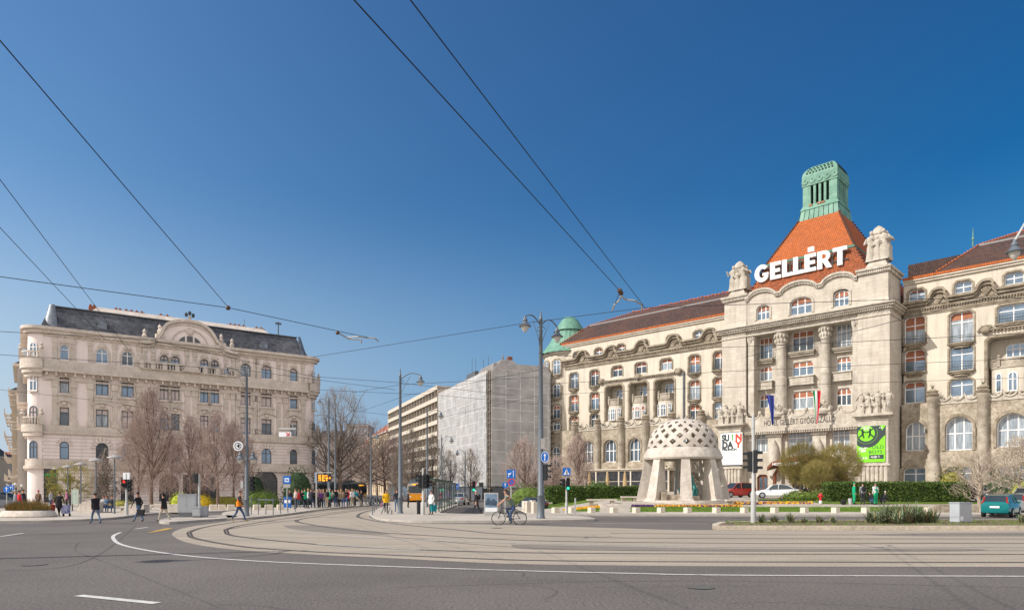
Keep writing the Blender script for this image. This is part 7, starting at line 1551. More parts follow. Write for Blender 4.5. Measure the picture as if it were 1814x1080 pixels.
for px, d in ((677,47.5),(688,46.5)): x, y = at(px, d); mb = MB(); mb.tube([(-.06,0,0),(.1,0,.42),(.12,0,.5)], .035, 5); o = mb.build('hoop_bollard', M['pole']); o.location = (x,y,.13); tag(o, 'small bent grey post on the refuge, '+('left one' if px < 680 else 'right one'), 'post')
x, y = at(1453.5, 58); o = empty('hydrant', (x,y,H(x,y)), 0, 'red and white fire hydrant left of the long hedge', 'hydrant'); mb = MB(); mb.lathe([(.1,.25),(.1,.62),(.16,.64),(.14,.78),(.05,.86)], (0,0), 10); mb.tube([(-.22,0,.6),(.22,0,.6)], .06, 6); mb.build('body', M['signr'], o, smooth=50); mb = MB(); mb.lathe([(.14,0),(.12,.25)], (0,0), 10); mb.build('foot', M['signw'], o)

# street lamp outside the frame at the left, whose shadow lies across the foreground road
rt = empty('street_lamp', (-18.3, 16.3, 0), 0, 'grey street lamp outside the left edge of the view', 'lamp post'); mb = MB(); mb.tube([(0,0,0),(0,0,10)], [.16,.09], 10); mb.build('pole', M['pole'], rt)
mb = MB(); mb.tube([(0,0,9.6),(-.5,-1.1,9.95),(-1.1,-2.3,9.7),(-1.2,-2.5,9.3)], .05, 6); mb.build('arm', M['pole'], rt); mb = MB(); lamp_head(mb, -1.2, -2.5, 8.7, .8); hd = mb.build('lamp_head', M['pole'], rt, smooth=50); lamp_glass(-1.2, -2.5, 8.7, .8, hd)
# ---------------------------------------------------------------- overhead wires
M['ins'] = mat('brown insulator', (.10,.06,.045), .5, .1)
def wp(px, py, z=7.0): d = (z-EYE)*FP/(HY-py); return Vector((*at(px, d), z))
def wire(pts, label, r=.012, sag=0, cat='overhead wire', grp='tram wires across the sky'):
    P = [Vector(p) for p in pts]; Q = []
    for i in range(len(P)-1):
        n = 10
        for k in range(n): t = k/n; q = P[i].lerp(P[i+1], t); q.z -= sag*4*t*(1-t); Q.append(q)
    Q.append(P[-1]); mb = MB(); mb.tube(Q, r, 5); o = mb.build('overhead_wire', M['wire']); return tag(o, label, cat, grp)
def ext(a, b, k): return a+(b-a)*k                # lengthen beyond the frame
A = wp(627,0); B = wp(1098,515); wire([ext(B,A,1.3), B], 'thick dark wire from the top middle down to the hanger left of the hotel', .0085)
A2 = wp(727,0); B2_ = wp(1143,545); wire([ext(B2_,A2,1.3), B2_], 'second dark wire from the top middle, right of the thick one', .008)
C1 = wp(0,72); D1 = wp(405,545); wire([ext(D1,C1,1.3), D1], 'dark wire slanting down from the upper left to the span cable', .0085)
C2 = wp(0,318,9); D2 = wp(175,550,9); wire([ext(D2,C2,1.3), D2, ext(C2,D2,1.7)], 'dark wire slanting behind the roof of the apartment house', .010)
C3 = wp(0,403,9); D3 = wp(140,552,9); wire([ext(D3,C3,1.3), D3, ext(C3,D3,1.6)], 'lowest slanting wire at the left edge', .010)
E0, E1, E2, E3 = wp(-60,482), wp(0,490), wp(405,545), wp(668,601); wire([ext(E2,E1,1.15), E2, E3], 'span cable from the left edge over the apartment house', .010)
F0, F1, F2, F3 = wp(555,632), wp(925,573), wp(1140,545), wp(1600,530); wire([F0, F1, F2, F3, wp(2000,525)], 'span cable past the main lamp post and across the hotel', .0085)
wire([wp(1098,515), wp(1086,548)], 'short drop wire below the upper hanger', .008)
def pull(pts, label, c=None):                     # bent pull-off arm with insulator
    mb = MB(); P = [wp(*p) for p in pts]; mb.tube(P, .024, 6); o = mb.build('pull_off_arm', M['pole_l']); tag(o, label, 'wire fitting'); q = MB(); p = wp(*(c or pts[len(pts)//2])); q.ball(p, .07, 8, 6); q.build('insulator', M['ins'], o)
pull([(1085,550),(1088,540),(1098,531),(1100,524)], 'bent wire arm left under the upper hanger', (1100,519)); pull([(1100,524),(1110,531),(1124,532),(1137,540),(1138,545)], 'bent wire arm right under the upper hanger', (1098,515))
pull([(600,590),(618,600),(640,602),(640,607)], 'bent wire arm in the left span cable', (598,589)); pull([(616,598),(634,596),(664,599),(670,604)], 'second bent wire arm in the left span cable', (404,545))
thin = [((0,587),(260,600),(560,668),'thin cable across the top storey of the apartment house'),((0,628),(430,655),(700,690),'thin cable below the eaves of the apartment house'),((0,690),(200,712),(500,770),'thin cable sloping over the middle storeys of the apartment house'),
 ((560,667),(700,677),(910,700),'thin cable behind the centre lamp posts'),((625,695),(709,681),(955,668),'thin cable rising to the main lamp post'),((640,728),(720,700),(955,655),'steeper thin cable rising to the main lamp post'),((560,690),(780,700),(955,716),'lower thin cable before the white nets'),((620,726),(760,744),(955,700),'sagging thin cable before the nets'),
 ((955,680),(1120,672),(1260,659),'thin cable across the left wing at the third storey'),((1260,616),(1500,606),(1840,589),'thin cable across the hotel columns'),((1260,659),(1500,648),(1840,634),'second thin cable across the hotel columns'),((955,625),(1100,640),(1260,616),'thin cable across the left wing below the attic'),((1280,580),(1330,540),(1840,455),'rising thin cable before the right wing') if False else ((1320,632),(1500,590),(1840,505),'pale rising cable before the right wing'),((955,700),(1150,690),(1840,668),'lowest thin cable across the hotel')]
for a, b, c, l in thin: wire([wp(*a, 8.2), wp(*b, 8.2), wp(*c, 8.2)], l, .011, .0, grp='thin cables before the facades')
# sign hung in the wires left of the tram stop
a = wp(497,665,8.0); b = (a.x, a.y, 6.6)
x, y, z = wp(505,769,5.6); o = empty('hanging_sign', (x,y,z), 0, 'small white sign with a red cross hung in the wires', 'traffic sign'); mb = MB(); mb.box(-.42,.42,-.02,.02,-.16,.16); mb.build('plate', M['signw'], o); mb = MB(); mb.tube([(.08,-.03,-.12),(.34,-.03,.12)], .03, 4); mb.tube([(.08,-.031,.12),(.34,-.031,-.12)], .03, 4); mb.build('red_cross', M['signr'], o)
mb = MB(); mb.lathe([(.12,-.025),(.001,-.0255)], (0,0), 16); q = mb.build('blue_disc', M['signb'], o); q.rotation_euler = (pi/2,0,0); q.location = (-.2,-.0,0)
mb = MB(); mb.tube([(-.4,0,.36),(.75,0,.36)], .07, 8); mb.tube([(-.3,0,.15),(-.3,0,.36)], .012, 4); mb.tube([(.3,0,.15),(.3,0,.36)], .012, 4); mb.tube([(-.9,0,1.0),(.3,0,1.05),(.62,0,.4)], .018, 4); mb.build('support_tube', M['pole_l'], o)
# ---------------------------------------------------------------- vehicles
M['tyre'] = mat('tyre rubber', (.02,.02,.02), .8, .1); M['rim'] = mat('alloy rim', (.45,.46,.47), .3, .05, metal=.7); M['cglass'] = mat('car glass', (.03,.04,.045), .08, .2, 1, spec=.9); M['tail'] = mat('red tail lamp', (.26,.02,.012), .2, 0); M['head'] = mat('clear headlamp', (.7,.7,.68), .1, 0, spec=.9); M['plate'] = mat('number plate', (.75,.75,.72), .4, 0)
def paint(name, c): M[name] = mat(name.replace('_',' '), c, .25, .03, 1, spec=.7); M[name].node_tree.nodes['Principled BSDF'].inputs['Coat Weight'].default_value = .6; return name
for n_, c in (('white_paint',(.68,.69,.70)),('red_paint',(.42,.03,.02)),('teal_paint',(.0,.17,.17)),('black_paint',(.02,.016,.015)),('silver_paint',(.30,.33,.36)),('navy_paint',(.015,.025,.05)),('grey_paint',(.20,.21,.22)),('blue_paint',(.02,.09,.22))): paint(n_, c)
def car(px, d, zb, ang, pm, label, style='sedan', L=4.4, wd=1.76, hh=1.45, grp=None):
    """car facing local +x; body lofted from side profile sections"""
    x, y = at(px, d); zb = H(x,y)+.01 if zb is None else zb; r = empty('parked_car', (x,y,zb), ang, label, 'car', grp); hl = L/2
    if style == 'sedan': prof = [(-hl,.55,.86),(-hl+.12,.30,.93),(-hl+.75,.22,.97),(-.2,.2,.93),(hl-1.05,.2,.90),(hl-.35,.24,.76),(hl,.42,.62)]; roof = [(-hl+.55,.96),(-hl+1.15,hh-.08),(-.35,hh),(.35,hh-.04),(hl-1.25,.90)]
    else: prof = [(-hl,.45,.95),(-hl+.06,.30,1.0),(-hl+.6,.22,1.0),(-.2,.2,.98),(hl-.95,.2,.94),(hl-.3,.24,.80),(hl,.42,.64)]; roof = [(-hl+.05,.99),(-hl+.38,hh-.06),(-.5,hh),(.25,hh-.05),(hl-1.1,.94)]
    mb = MB(); S_ = []; n = 10
    for (x_, zl, zh) in prof:
        w = wd/2*(1-.10*abs(x_/hl)**4); ring = [(w*.86,zl),(w,zl+.12),(w,zl+(zh-zl)*.62),(w*.93,zh-.03),(w*.5,zh+.02)]; S_.append([(x_,-a,b) for a, b in ring]+[(x_,a,b) for a, b in ring[::-1]])
    vs = [p for s in S_ for p in s]; mb.add(vs, [(i*n+j, i*n+(j+1)%n, (i+1)*n+(j+1)%n, (i+1)*n+j) for i in range(len(S_)-1) for j in range(n)]+[tuple(range(n)), tuple(range(len(vs)-1, len(vs)-n-1, -1))])
    w = wd/2; R_ = roof; top = [(R_[1][0],R_[1][1]),(R_[2][0],R_[2][1]),(R_[3][0],R_[3][1])]
    for (xa, za), (xb, zb2) in zip(top[:-1], top[1:]): mb.add([(xa,-w*.70,za),(xb,-w*.70,zb2),(xb,w*.70,zb2),(xa,w*.70,za),(xa,-w*.72,za-.05),(xb,-w*.72,zb2-.05),(xb,w*.72,zb2-.05),(xa,w*.72,za-.05)], [(0,1,2,3),(0,4,5,1),(3,2,6,7)])
    for s in (-1, 1):                             # roof pillars
        for (xa, za), (xb, zb2) in ((R_[0],R_[1]), (R_[3],R_[4])): mb.tube([(xa,s*w*.9,za),(xb,s*w*.72,zb2-.03)] if xa < 0 else [(xb,s*w*.9,zb2),(xa,s*w*.72,za-.03)], .04, 4)
        mb.tube([(-.15,s*w*.92,.95),(-.2,s*w*.73,hh-.05)], .035, 4)
    mb.build('body', M[pm], r, smooth=35)
    mb = MB(); P = R_; 
    for i in range(4): (xa, za), (xb, zb2) = P[i], P[i+1]; ya, yb = (w*.88 if i == 0 else w*.69), (w*.88 if i == 3 else w*.69); mb.add([(xa,-ya,za-.01),(xb,-yb,zb2-.01),(xb,yb,zb2-.01),(xa,ya,za-.01)], [(0,1,2,3)])
    for s in (-1, 1): mb.add([(P[0][0]+.05,s*w*.9,P[0][1]),(P[4][0]-.05,s*w*.9,P[4][1]),(P[3][0],s*w*.715,P[3][1]-.03),(P[2][0],s*w*.715,P[2][1]-.03),(P[1][0],s*w*.715,P[1][1]-.03)], [(0,1,2,3,4)])
    mb.build('window', M['cglass'], r)
    for sx_ in (-hl+.8, hl-.82):
        for s in (-1, 1):
            wr = .32; t = MB(); t.lathe([(wr*.62,-.1),(wr,-.09),(wr,.09),(wr*.62,.1)], (0,0), 18); tt = t.build('wheel', M['tyre'], r, smooth=40); tt.rotation_euler = (pi/2,0,0); tt.location = (sx_, s*(wd/2-.08), wr); t = MB(); t.lathe([(.0,-.105),(wr*.62,-.095)], (0,0), 12); t.lathe([(.0,.105),(wr*.62,.095)], (0,0), 12); t.build('rim', M['rim'], tt)
    for s in (-1, 1):
        t = MB(); 
        if style == 'hatch': t.fru((-hl+.0,-hl+.14,s*w*.82-.07,s*w*.82+.07), (-hl+.28,-hl+.42,s*w*.72-.05,s*w*.72+.05), .92, hh-.14)
        else: t.box(-hl-.01,-hl+.1,s*w*.72-.17,s*w*.72+.17,.68,.85)
        t.build('tail_lamp', M['tail'], r); t = MB(); t.box(hl-.25,hl-.05,s*w*.68-.17,s*w*.68+.17,.52,.68); t.build('headlight', M['head'], r)
        t = MB(); t.ball((hl-1.45,s*(w+.06),.97), (.07,.1,.07), 7, 5); t.build('mirror', M[pm], r)
    t = MB(); t.box(-hl-.02,-hl+.02,-.26,.26,.62 if style == 'hatch' else .5,.74 if style == 'hatch' else .61); t.build('number_plate', M['plate'], r); t = MB(); t.box(hl-.03,hl+.02,-.26,.26,.35,.46); t.build('number_plate', M['plate'], r)
    return r
car(1375, 70, None, pi-.30, 'white_paint', 'white saloon car parked before the hotel entrance')
car(1303, 74, None, .35+pi, 'red_paint', 'red hatchback beside the stone pavilion', 'hatch', 4.2, 1.78, 1.6)
car(1774, 45.5, None, .76, 'teal_paint', 'teal green small car seen from behind at the right', 'hatch', 3.8, 1.68, 1.48)
car(1722, 60, None, -1.25, 'black_paint', 'black hatchback at the right end of the long hedge', 'hatch', 4.0, 1.74, 1.5)
car(1744, 66, None, -1.0, 'black_paint', 'dark saloon between the black hatchback and the teal car', 'sedan', 4.4)
car(1801, 51, None, .80, 'grey_paint', 'brownish grey hatchback just right of the teal car', 'hatch', 4.1, 1.74, 1.5)
car(1822, 57, None, .8, 'silver_paint', 'silver car cut by the right edge', 'sedan')
car(815, 82, 0, 1.45, 'silver_paint', 'silver saloon driving between the shelter and the nets')
car(943, 66, -.28, 1.9, 'navy_paint', 'dark blue car partly behind the tall stone bollards', hh=1.38)
car(8, 78, 0, 1.2, 'blue_paint', 'blue car at the left edge behind the planter', 'hatch', 4.1, 1.75, 1.5); car(-6, 62, 0, .9, 'grey_paint', 'dark car cut by the left edge', 'hatch'); car(28, 105, 0, 1.3, 'white_paint', 'white car far down the left street')
def tram(px, d, ang, L, label, cols, front=True):
    x, y = at(px, d); r = empty('tram', (x,y,.02), ang, label, 'tram'); w = 1.15
    mb = MB(); mb.box(0,L,-w,w,.35,1.25); mb.box(-.06,-.001,-w+.1,w-.1,.4,1.2); mb.build('lower_body', M[cols[0]], r); mb = MB(); mb.box(.02,L-.02,-w+.01,w-.01,1.251,2.65); mb.build('upper_body', M[cols[1]], r)
    mb = MB(); mb.fru((0,L,-w,w),(.3,L-.3,-w*.7,w*.7),2.651,3.05); mb.box(2,5,-.6,.6,3.05,3.3); mb.build('roof', M[cols[2]], r)
    mb = MB(); mb.box(-.03,.018,-w+.15,w-.15,1.35,2.3); 
    k = .6
    while k < L-1.4: mb.box(k,k+1.1,-w-.012,-w+.005,1.35,2.25); mb.box(k,k+1.1,w-.005,w+.012,1.35,2.25); k += 1.4
    mb.build('window', M['cglass'], r); 
    for s in (-1, 1): mb = MB(); mb.lathe([(0,0),(.12,0),(.12,.03),(0,.04)], (0,0), 12); q = mb.build('headlight', M['head'], r); q.rotation_euler = (0,-pi/2,0); q.location = (-.07,s*.75,.85)
    mb = MB(); mb.box(-.04,-.001,-.45,.45,2.42,2.58); mb.build('destination_display', M['amber'], r)
    mb = MB(); mb.tube([(L*.4,0,3.3),(L*.4+.9,0,4.1),(L*.4,0,4.9)], .035, 5); mb.tube([(L*.4,-.8,4.9),(L*.4,.8,4.9)], .035, 5); mb.build('pantograph', M['iron'], r); mb = MB()
    for k in (2, 4, L-4, L-2): mb.box(k-.35,k+.35,-w+.1,w-.1,.02,.6)
    mb.build('bogie', M['black'], r)
M['tram_y'] = mat('tram yellow', (.75,.30,.01), .4, .05); M['tram_w'] = mat('tram cream', (.62,.56,.46), .4, .05); M['tram_g'] = mat('tram green grey', (.04,.07,.06), .4, .1)
tram(737, 92, 1.72, 26, 'yellow and cream tram waiting beyond the shelter', ('tram_y','tram_w','pole')); tram(640, 108, 2.5, 22, 'dark roofed tram with orange end behind the waiting crowd', ('tram_y','tram_g','tram_g'))
for i, (px, d, l) in enumerate(((668,74,'dark motor scooter left of the yellow jacket'),(660,79,'second dark scooter beside the far fence'))): 
    x, y = at(px, d); o = empty('scooter', (x,y,.1), .5, l, 'scooter'); mb = MB(); mb.tube([(-.6,0,.75),(0,0,.72),(.35,0,.35),(.6,0,.9),(.5,0,1.05)], [.17,.2,.16,.1,.05], 8); mb.build('body', M['black'], o, smooth=60)
    for s in (-.6, .7): t = MB(); t.lathe([(.14,-.05),(.24,-.05),(.24,.05),(.14,.05)], (0,0), 14); q = t.build('wheel', M['tyre'], o); q.rotation_euler = (pi/2,0,0); q.location = (s,0,.24)
# ---------------------------------------------------------------- people
def cl(n, c): M[n] = mat(n.replace('_',' '), c, .85, .15, 9); return n
for n_, c in (('skin',(.45,.25,.17)),('hair_brown',(.06,.035,.02)),('hair_dark',(.015,.012,.01)),('hair_blond',(.38,.25,.11)),('hair_grey',(.35,.33,.31)),('denim',(.045,.08,.16)),('denim_l',(.10,.16,.25)),('black_cloth',(.018,.017,.02)),('dark_cloth',(.035,.035,.045)),('cream_cloth',(.48,.42,.33)),('orange_cloth',(.72,.20,.01)),('yellow_cloth',(.75,.42,.01)),('grey_cloth',(.26,.27,.28)),('grey_l_cloth',(.42,.42,.43)),('white_cloth',(.66,.66,.65)),('green_cloth',(.01,.36,.17)),('teal_cloth',(.01,.22,.25)),('red_cloth',(.45,.02,.03)),('pink_cloth',(.5,.2,.3)),('purple_cloth',(.14,.05,.18)),('brown_cloth',(.13,.08,.05)),('sage_cloth',(.11,.15,.12)),('shoe',(.03,.025,.02)),('shoe_tan',(.35,.25,.10)),('beige_cloth',(.36,.29,.2))): cl(n_, c)
def person(loc, rz, label, top='dark_cloth', legs='denim', hair='hair_dark', pose='stand', h=1.75, shoes='shoe', sleeve=None, long=False, bare=False, fingers=False, group=None, cap=None, swing=1, hairlong=False, bulk=1.0):
    """one continuous skinned body; joints laid out for the pose, facing local +x"""
    root = empty('person', loc, rz, label, 'person', group); k = h/1.75; V = []; E = []; Rr = []; Mt = []
    def v(p, r, m): V.append(Vector(p)*k); Rr.append((r if isinstance(r, tuple) else (r, r))); Mt.append(m); return len(V)-1
    def ch(a, items):
        for p, r, m in items: b = v(p, r, m); E.append((a, b)); a = b
        return a
    sl_ = sleeve or top
    lean = .0; hip = (0,0,.93); P = pose
    if P == 'walk': lean = .06
    if P == 'bike': lean = .34
    if P == 'crouch': hip = (-.1,0,.32); lean = .3
    if P == 'sit': hip = (0,0,.50); lean = .02
    hz_ = hip[2]; pel = v(hip, (.135,.165), legs)
    ch_ = v((hip[0]+lean*.35,0,hz_+.18), (.115,.145), top); E.append((pel, ch_)); chest = v((hip[0]+lean*.85,0,hz_+.40), (.125,.175), top); E.append((ch_, chest)); nk = v((hip[0]+lean*1.1,0,hz_+.53), (.075,.085), top); E.append((chest, nk))
    hd0 = v((hip[0]+lean*1.2+.01,0,hz_+.60), .055, 'skin'); E.append((nk, hd0)); hd1 = v((hip[0]+lean*1.25+.02,0,hz_+.68), (.078,.072), 'skin'); E.append((hd0, hd1)); hd2 = v((hip[0]+lean*1.25+.015,0,hz_+.78), (.082,.074), 'skin'); E.append((hd1, hd2))
    hx = hip[0]+lean*1.25
    for s in (-1, 1):
        w = s*swing
        if P == 'stand': kn, an, toe = (.02,s*.10,.48), (-.02,s*.11,.09), (.13,s*.13,.04)
        elif P == 'walk': kn, an, toe = (.16*w+.05,s*.09,.50), ((.34 if w > 0 else -.36),s*.08,.10 if w > 0 else .16), ((.50 if w > 0 else -.22),s*.09,.06 if w > 0 else .05)
        elif P == 'bike': kn, an, toe = ((.36,s*.10,.78) if w > 0 else (.22,s*.10,.50)), ((.24,s*.11,.42) if w > 0 else (.10,s*.11,.13)), ((.38,s*.11,.38) if w > 0 else (.24,s*.11,.10))
        elif P == 'crouch': kn, an, toe = (.24,s*.16,.42), (.02,s*.15,.09), (.17,s*.16,.05)
        else: kn, an, toe = (.42,s*.12,.48), (.40,s*.13,.10), (.54,s*.14,.05)
        th = v((hip[0]+.0,s*.085,hz_-.06), .098, legs); E.append((pel, th)); m1 = ((hip[0]+kn[0])/2, s*.095, (hz_-.06+kn[2])/2+.0)
        a = ch(th, [(m1,.084,legs),(kn,.062,legs),(((kn[0]+an[0])/2,an[1],(kn[2]+an[2])/2+.02),.056,legs),(an,.042,legs if not bare else 'skin'),(((an[0]+toe[0])/2,toe[1],(an[2]+toe[2])/2-.005),.042,shoes),(toe,.034,shoes)])
        sx_ = hip[0]+lean*.95; sh = v((sx_,s*.185,hz_+.47), .062, sl_); E.append((chest, sh))
        if P == 'stand': el, wr = (sx_-.02,s*.25,hz_+.20), (sx_+.08,s*.23,hz_-.02)
        elif P == 'walk': el, wr = (sx_-.12*w,s*.25,hz_+.22), (sx_-.14*w+.10,s*.23,hz_+.02)
        elif P == 'bike': el, wr = (sx_+.22,s*.24,hz_+.25), (sx_+.40,s*.24,hz_+.10)
        elif P == 'hold': el, wr = (sx_-.02,s*.25,hz_+.20), (sx_+.20,s*.12,hz_+.26)
        elif P == 'crouch': el, wr = (sx_+.14,s*.24,hz_+.24), (sx_+.34,s*.14,hz_+.02)
        else: el, wr = (sx_+.06,s*.24,hz_+.24), (sx_+.30,s*.14,hz_+.14)
        fm = 'skin' if bare or sleeve == 'skin' else sl_
        e_ = ch(sh, [(((sx_+el[0])/2,(s*.19+el[1])/2,(hz_+.45+el[2])/2),.048,sl_ if sleeve != 'skin' else top),(el,.041,fm),(((el[0]+wr[0])/2,(el[1]+wr[1])/2,(el[2]+wr[2])/2),.036,fm),(wr,.026,fm)])
        dv = (Vector(wr)-Vector(el)).normalized(); palm = Vector(wr)+dv*.06; pi_ = v(palm, (.034,.022), 'skin'); E.append((e_, pi_))
        if fingers:
            sd_ = dv.cross(Vector((0,1,0))).normalized()
            for q, (o_, L_) in enumerate(((-.03,.06),(-.01,.075),(.01,.072),(.03,.055))):
                f1 = palm+sd_*o_+dv*.045; f2 = f1+dv*L_*.5+Vector((0,-s*.012,0)); f3 = f2+dv*L_*.35+Vector((0,-s*.03,0)); ch(pi_, [(tuple(f1),.010,'skin'),(tuple(f2),.009,'skin'),(tuple(f3),.007,'skin')])
            t1 = palm-sd_*.035+dv*.0+Vector((.01,-s*.015,0)); ch(pi_, [(tuple(t1),.012,'skin'),(tuple(t1+dv*.035-sd_*.015),.009,'skin')])
        else: ch(pi_, [(tuple(palm+dv*.05),(.026,.013),'skin'),(tuple(palm+dv*.09+Vector((0,-s*.02,0))),(.02,.01),'skin')])
    me = bpy.data.meshes.new('p'); me.from_pydata([tuple(p) for p in V], E, []); o = bpy.data.objects.new('p', me); C.objects.link(o)
    md = o.modifiers.new('s', 'SKIN'); sv = me.skin_vertices[0].data
    for i, r in enumerate(Rr): sv[i].radius = (r[0]*k*(bulk if Mt[i] != 'skin' else 1), r[1]*k*(bulk if Mt[i] != 'skin' else 1)); sv[i].use_root = (i == 0)
    md.use_smooth_shade = True; sb_ = o.modifiers.new('u', 'SUBSURF'); sb_.levels = 1; sb_.render_levels = 1
    dg = bpy.context.evaluated_depsgraph_get(); bm_ = bpy.data.meshes.new_from_object(o.evaluated_get(dg)); bpy.data.objects.remove(o)
    names = sorted(set(Mt)); bm_.materials.clear(); [bm_.materials.append(M[n]) for n in names]; segs = [(V[a], V[b], Mt[b]) for a, b in E]
    for p in bm_.polygons:
        c = p.center; best = (9, 'skin')
        for a, b, m in segs:
            ab = b-a; t = max(0, min(1, (c-a).dot(ab)/ab.dot(ab))); dd = (c-a-ab*t).length
            if dd < best[0]: best = (dd, m)
        p.material_index = names.index(best[1]); p.use_smooth = True
    bm_.name = 'body'; body = bpy.data.objects.new('body', bm_); C.objects.link(body); body.parent = root
    hc = (hx+.015)*k; hzt = (hz_+.76)*k; m = MB()
    # face: nose, ears; hair as a cap over the skull
    f = MB(); f.ball((hc+.085*k,0,hzt-.035*k), (.016*k,.012*k,.02*k), 6, 5); f.build('nose', M['skin'], root, smooth=180)
    for s in (-1, 1):
        f = MB(); f.ball((hc,s*.078*k,hzt-.03*k), (.015*k,.01*k,.024*k), 6, 5); f.build('ear', M['skin'], root, smooth=180)
        f = MB(); f.ball((hc+.076*k,s*.03*k,hzt-.012*k), (.007*k,.010*k,.007*k), 6, 4); f.build('eye', M['black'], root)
    f = MB(); f.ball((hc+.074*k,0,hzt-.068*k), (.008*k,.022*k,.006*k), 6, 4); f.build('mouth', M['signr'], root)
    n = 12; prof = [(0,.072),(.045,.064),(.074,.038),(.088,.0),(.086,-.04)]
    vs = []
    for r_q, zq in prof:
        for j in range(n): a = 2*pi*j/n; back = .5-.5*cos(a); z2 = zq if zq > 0 else zq*(.15+1.1*back)-(.05*back if hairlong and zq < -.02 else 0)*2; vs.append((hc+(r_q*cos(a)*1.02-.012)*k, r_q*sin(a)*.93*k, hzt+z2*k))
    m.add(vs, [(i*n+j, i*n+(j+1)%n, (i+1)*n+(j+1)%n, (i+1)*n+j) for i in range(len(prof)-1) for j in range(n)]); m.build('hair' if not cap else 'cap', M[cap or hair], root, smooth=180)
    if long:                                       # coat or jacket skirt hanging over the hips
        m = MB(); n = 12; vs = [((hip[0]+lean*.1+rx*cos(2*pi*j/n))*k, ry*sin(2*pi*j/n)*k, (hz_+z_)*k) for rx, ry, z_ in ((.135,.18,.22),(.15,.20,.0),(.17,.22,-.18 if long is True else -long)) for j in range(n)]; m.add(vs, [(i*n+j, i*n+(j+1)%n, (i+1)*n+(j+1)%n, (i+1)*n+j) for i in range(2) for j in range(n)]); m.build('jacket', M[top], root, smooth=180)
    return root
def bag(root, kind, m, pos, s=1.0):
    mb = MB()
    if kind == 'pack': mb.ball(pos, (.10*s,.16*s,.22*s), 10, 8)
    elif kind == 'tote': mb.fru((pos[0]-.16*s,pos[0]+.16*s,pos[1]-.05,pos[1]+.05),(pos[0]-.2*s,pos[0]+.2*s,pos[1]-.06,pos[1]+.06),pos[2]-.3*s,pos[2]); mb.tube([(pos[0]-.1*s,pos[1],pos[2]),(pos[0],pos[1],pos[2]+.2*s),(pos[0]+.1*s,pos[1],pos[2])], .012, 4)
    o = mb.build('backpack' if kind == 'pack' else 'bag', M[m], None, smooth=50); c = root.location; a = root.rotation_euler[2]; o.location = c; o.rotation_euler = (0,0,a); return o
def pg_(px, py, zb=0.0): return (*gp(px, py, zb), zb)
# foreground walkers
p = person(pg_(170,927.3), 2.6, 'man in a dark open jacket and blue jeans crossing at the left', 'black_cloth', 'denim_l', 'hair_dark', 'walk', 1.62, long=.1, fingers=True)
p = person(pg_(246,924.5), 3.0, 'man in a black top and jeans carrying a dark bag', 'black_cloth', 'denim_l', 'hair_dark', 'walk', 1.66, fingers=True, swing=-1)
b = bag(p, 'tote', 'black_cloth', (-.34,.30,.72), 1.1); tag(b, 'dark shoulder bag in the hand of the man in jeans', 'bag')
person(pg_(291,923.5), 2.9, 'woman in a dark jacket and cream trousers walking left', 'black_cloth', 'cream_cloth', 'hair_dark', 'walk', 1.60, long=.12, fingers=True, hairlong=True)
person(pg_(423,923.8), 0.15, 'man in an orange vest and jeans striding right', 'orange_cloth', 'denim', 'hair_brown', 'walk', 1.74, 'shoe_tan', sleeve='dark_cloth', fingers=True, long=.05)
p = person(pg_(104.5,914.5,.12), 1.9, 'stout woman in a black coat with a red bag', 'black_cloth', 'black_cloth', 'hair_brown', 'walk', 1.55, long=.3); b = bag(p, 'tote', 'red_cloth', (0,.32,.75), 1.3); tag(b, 'bright red bag carried by the woman in black', 'bag')
x, y, _ = pg_(116.5,914,.12); o = empty('shopping_trolley', (x,y,.12), 0, 'patterned blue shopping trolley beside the woman in black', 'trolley'); mb = MB(); mb.box(-.2,.2,-.14,.14,.18,.72); mb.build('sack', mat('patterned trolley cloth', (.45,.45,.55), .8, 0, 14, col2=(.03,.05,.25)), o); mb = MB(); mb.tube([(-.18,.1,.1),(-.18,.2,1.0),(.18,.2,1.0),(.18,.1,.1)], .015, 5); mb.build('handle', M['iron'], o)
for s in (-1, 1): t = MB(); t.lathe([(.03,-.02),(.09,-.02),(.09,.02),(.03,.02)], (0,0), 10); q = t.build('wheel', M['tyre'], o); q.rotation_euler = (pi/2,0,pi/2); q.location = (s*.2,.08,.09)
p = person(pg_(684,908,.13), -1.4, 'woman in a bright yellow jacket standing on the refuge', 'yellow_cloth', 'dark_cloth', 'hair_brown', 'walk', 1.68, long=.15, hairlong=True); b = bag(p, 'tote', 'pink_cloth', (.0,-.32,.72), 1.0); tag(b, 'pale pink bag held by the woman in yellow', 'bag')
person(pg_(703,906,.13), 2.0, 'person in dark top and blue jeans behind the grey lamp post', 'dark_cloth', 'denim_l', 'hair_brown', 'stand', 1.72)
p = person(pg_(764,911.5,.13), -2.2, 'person in a white jacket with a turquoise bag by the shelter', 'white_cloth', 'dark_cloth', 'hair_brown', 'stand', 1.64, long=.15); b = bag(p, 'tote', 'teal_cloth', (.1,.30,.66), 1.4); tag(b, 'turquoise carrier bag beside the white jacket', 'bag')
p = person(pg_(845,912,.02), 3.05, 'walker in black with a pale cap and a backpack', 'black_cloth', 'dark_cloth', 'hair_grey', 'walk', 1.74, cap='grey_l_cloth'); b = bag(p, 'pack', 'black_cloth', (-.16,0,1.28)); tag(b, 'black backpack on the walker with the cap', 'backpack')
p = person(pg_(723,899,.1), 0.4, 'person in dark clothes near the yellow tram', 'dark_cloth', 'black_cloth', 'hair_dark', 'stand', 1.65)
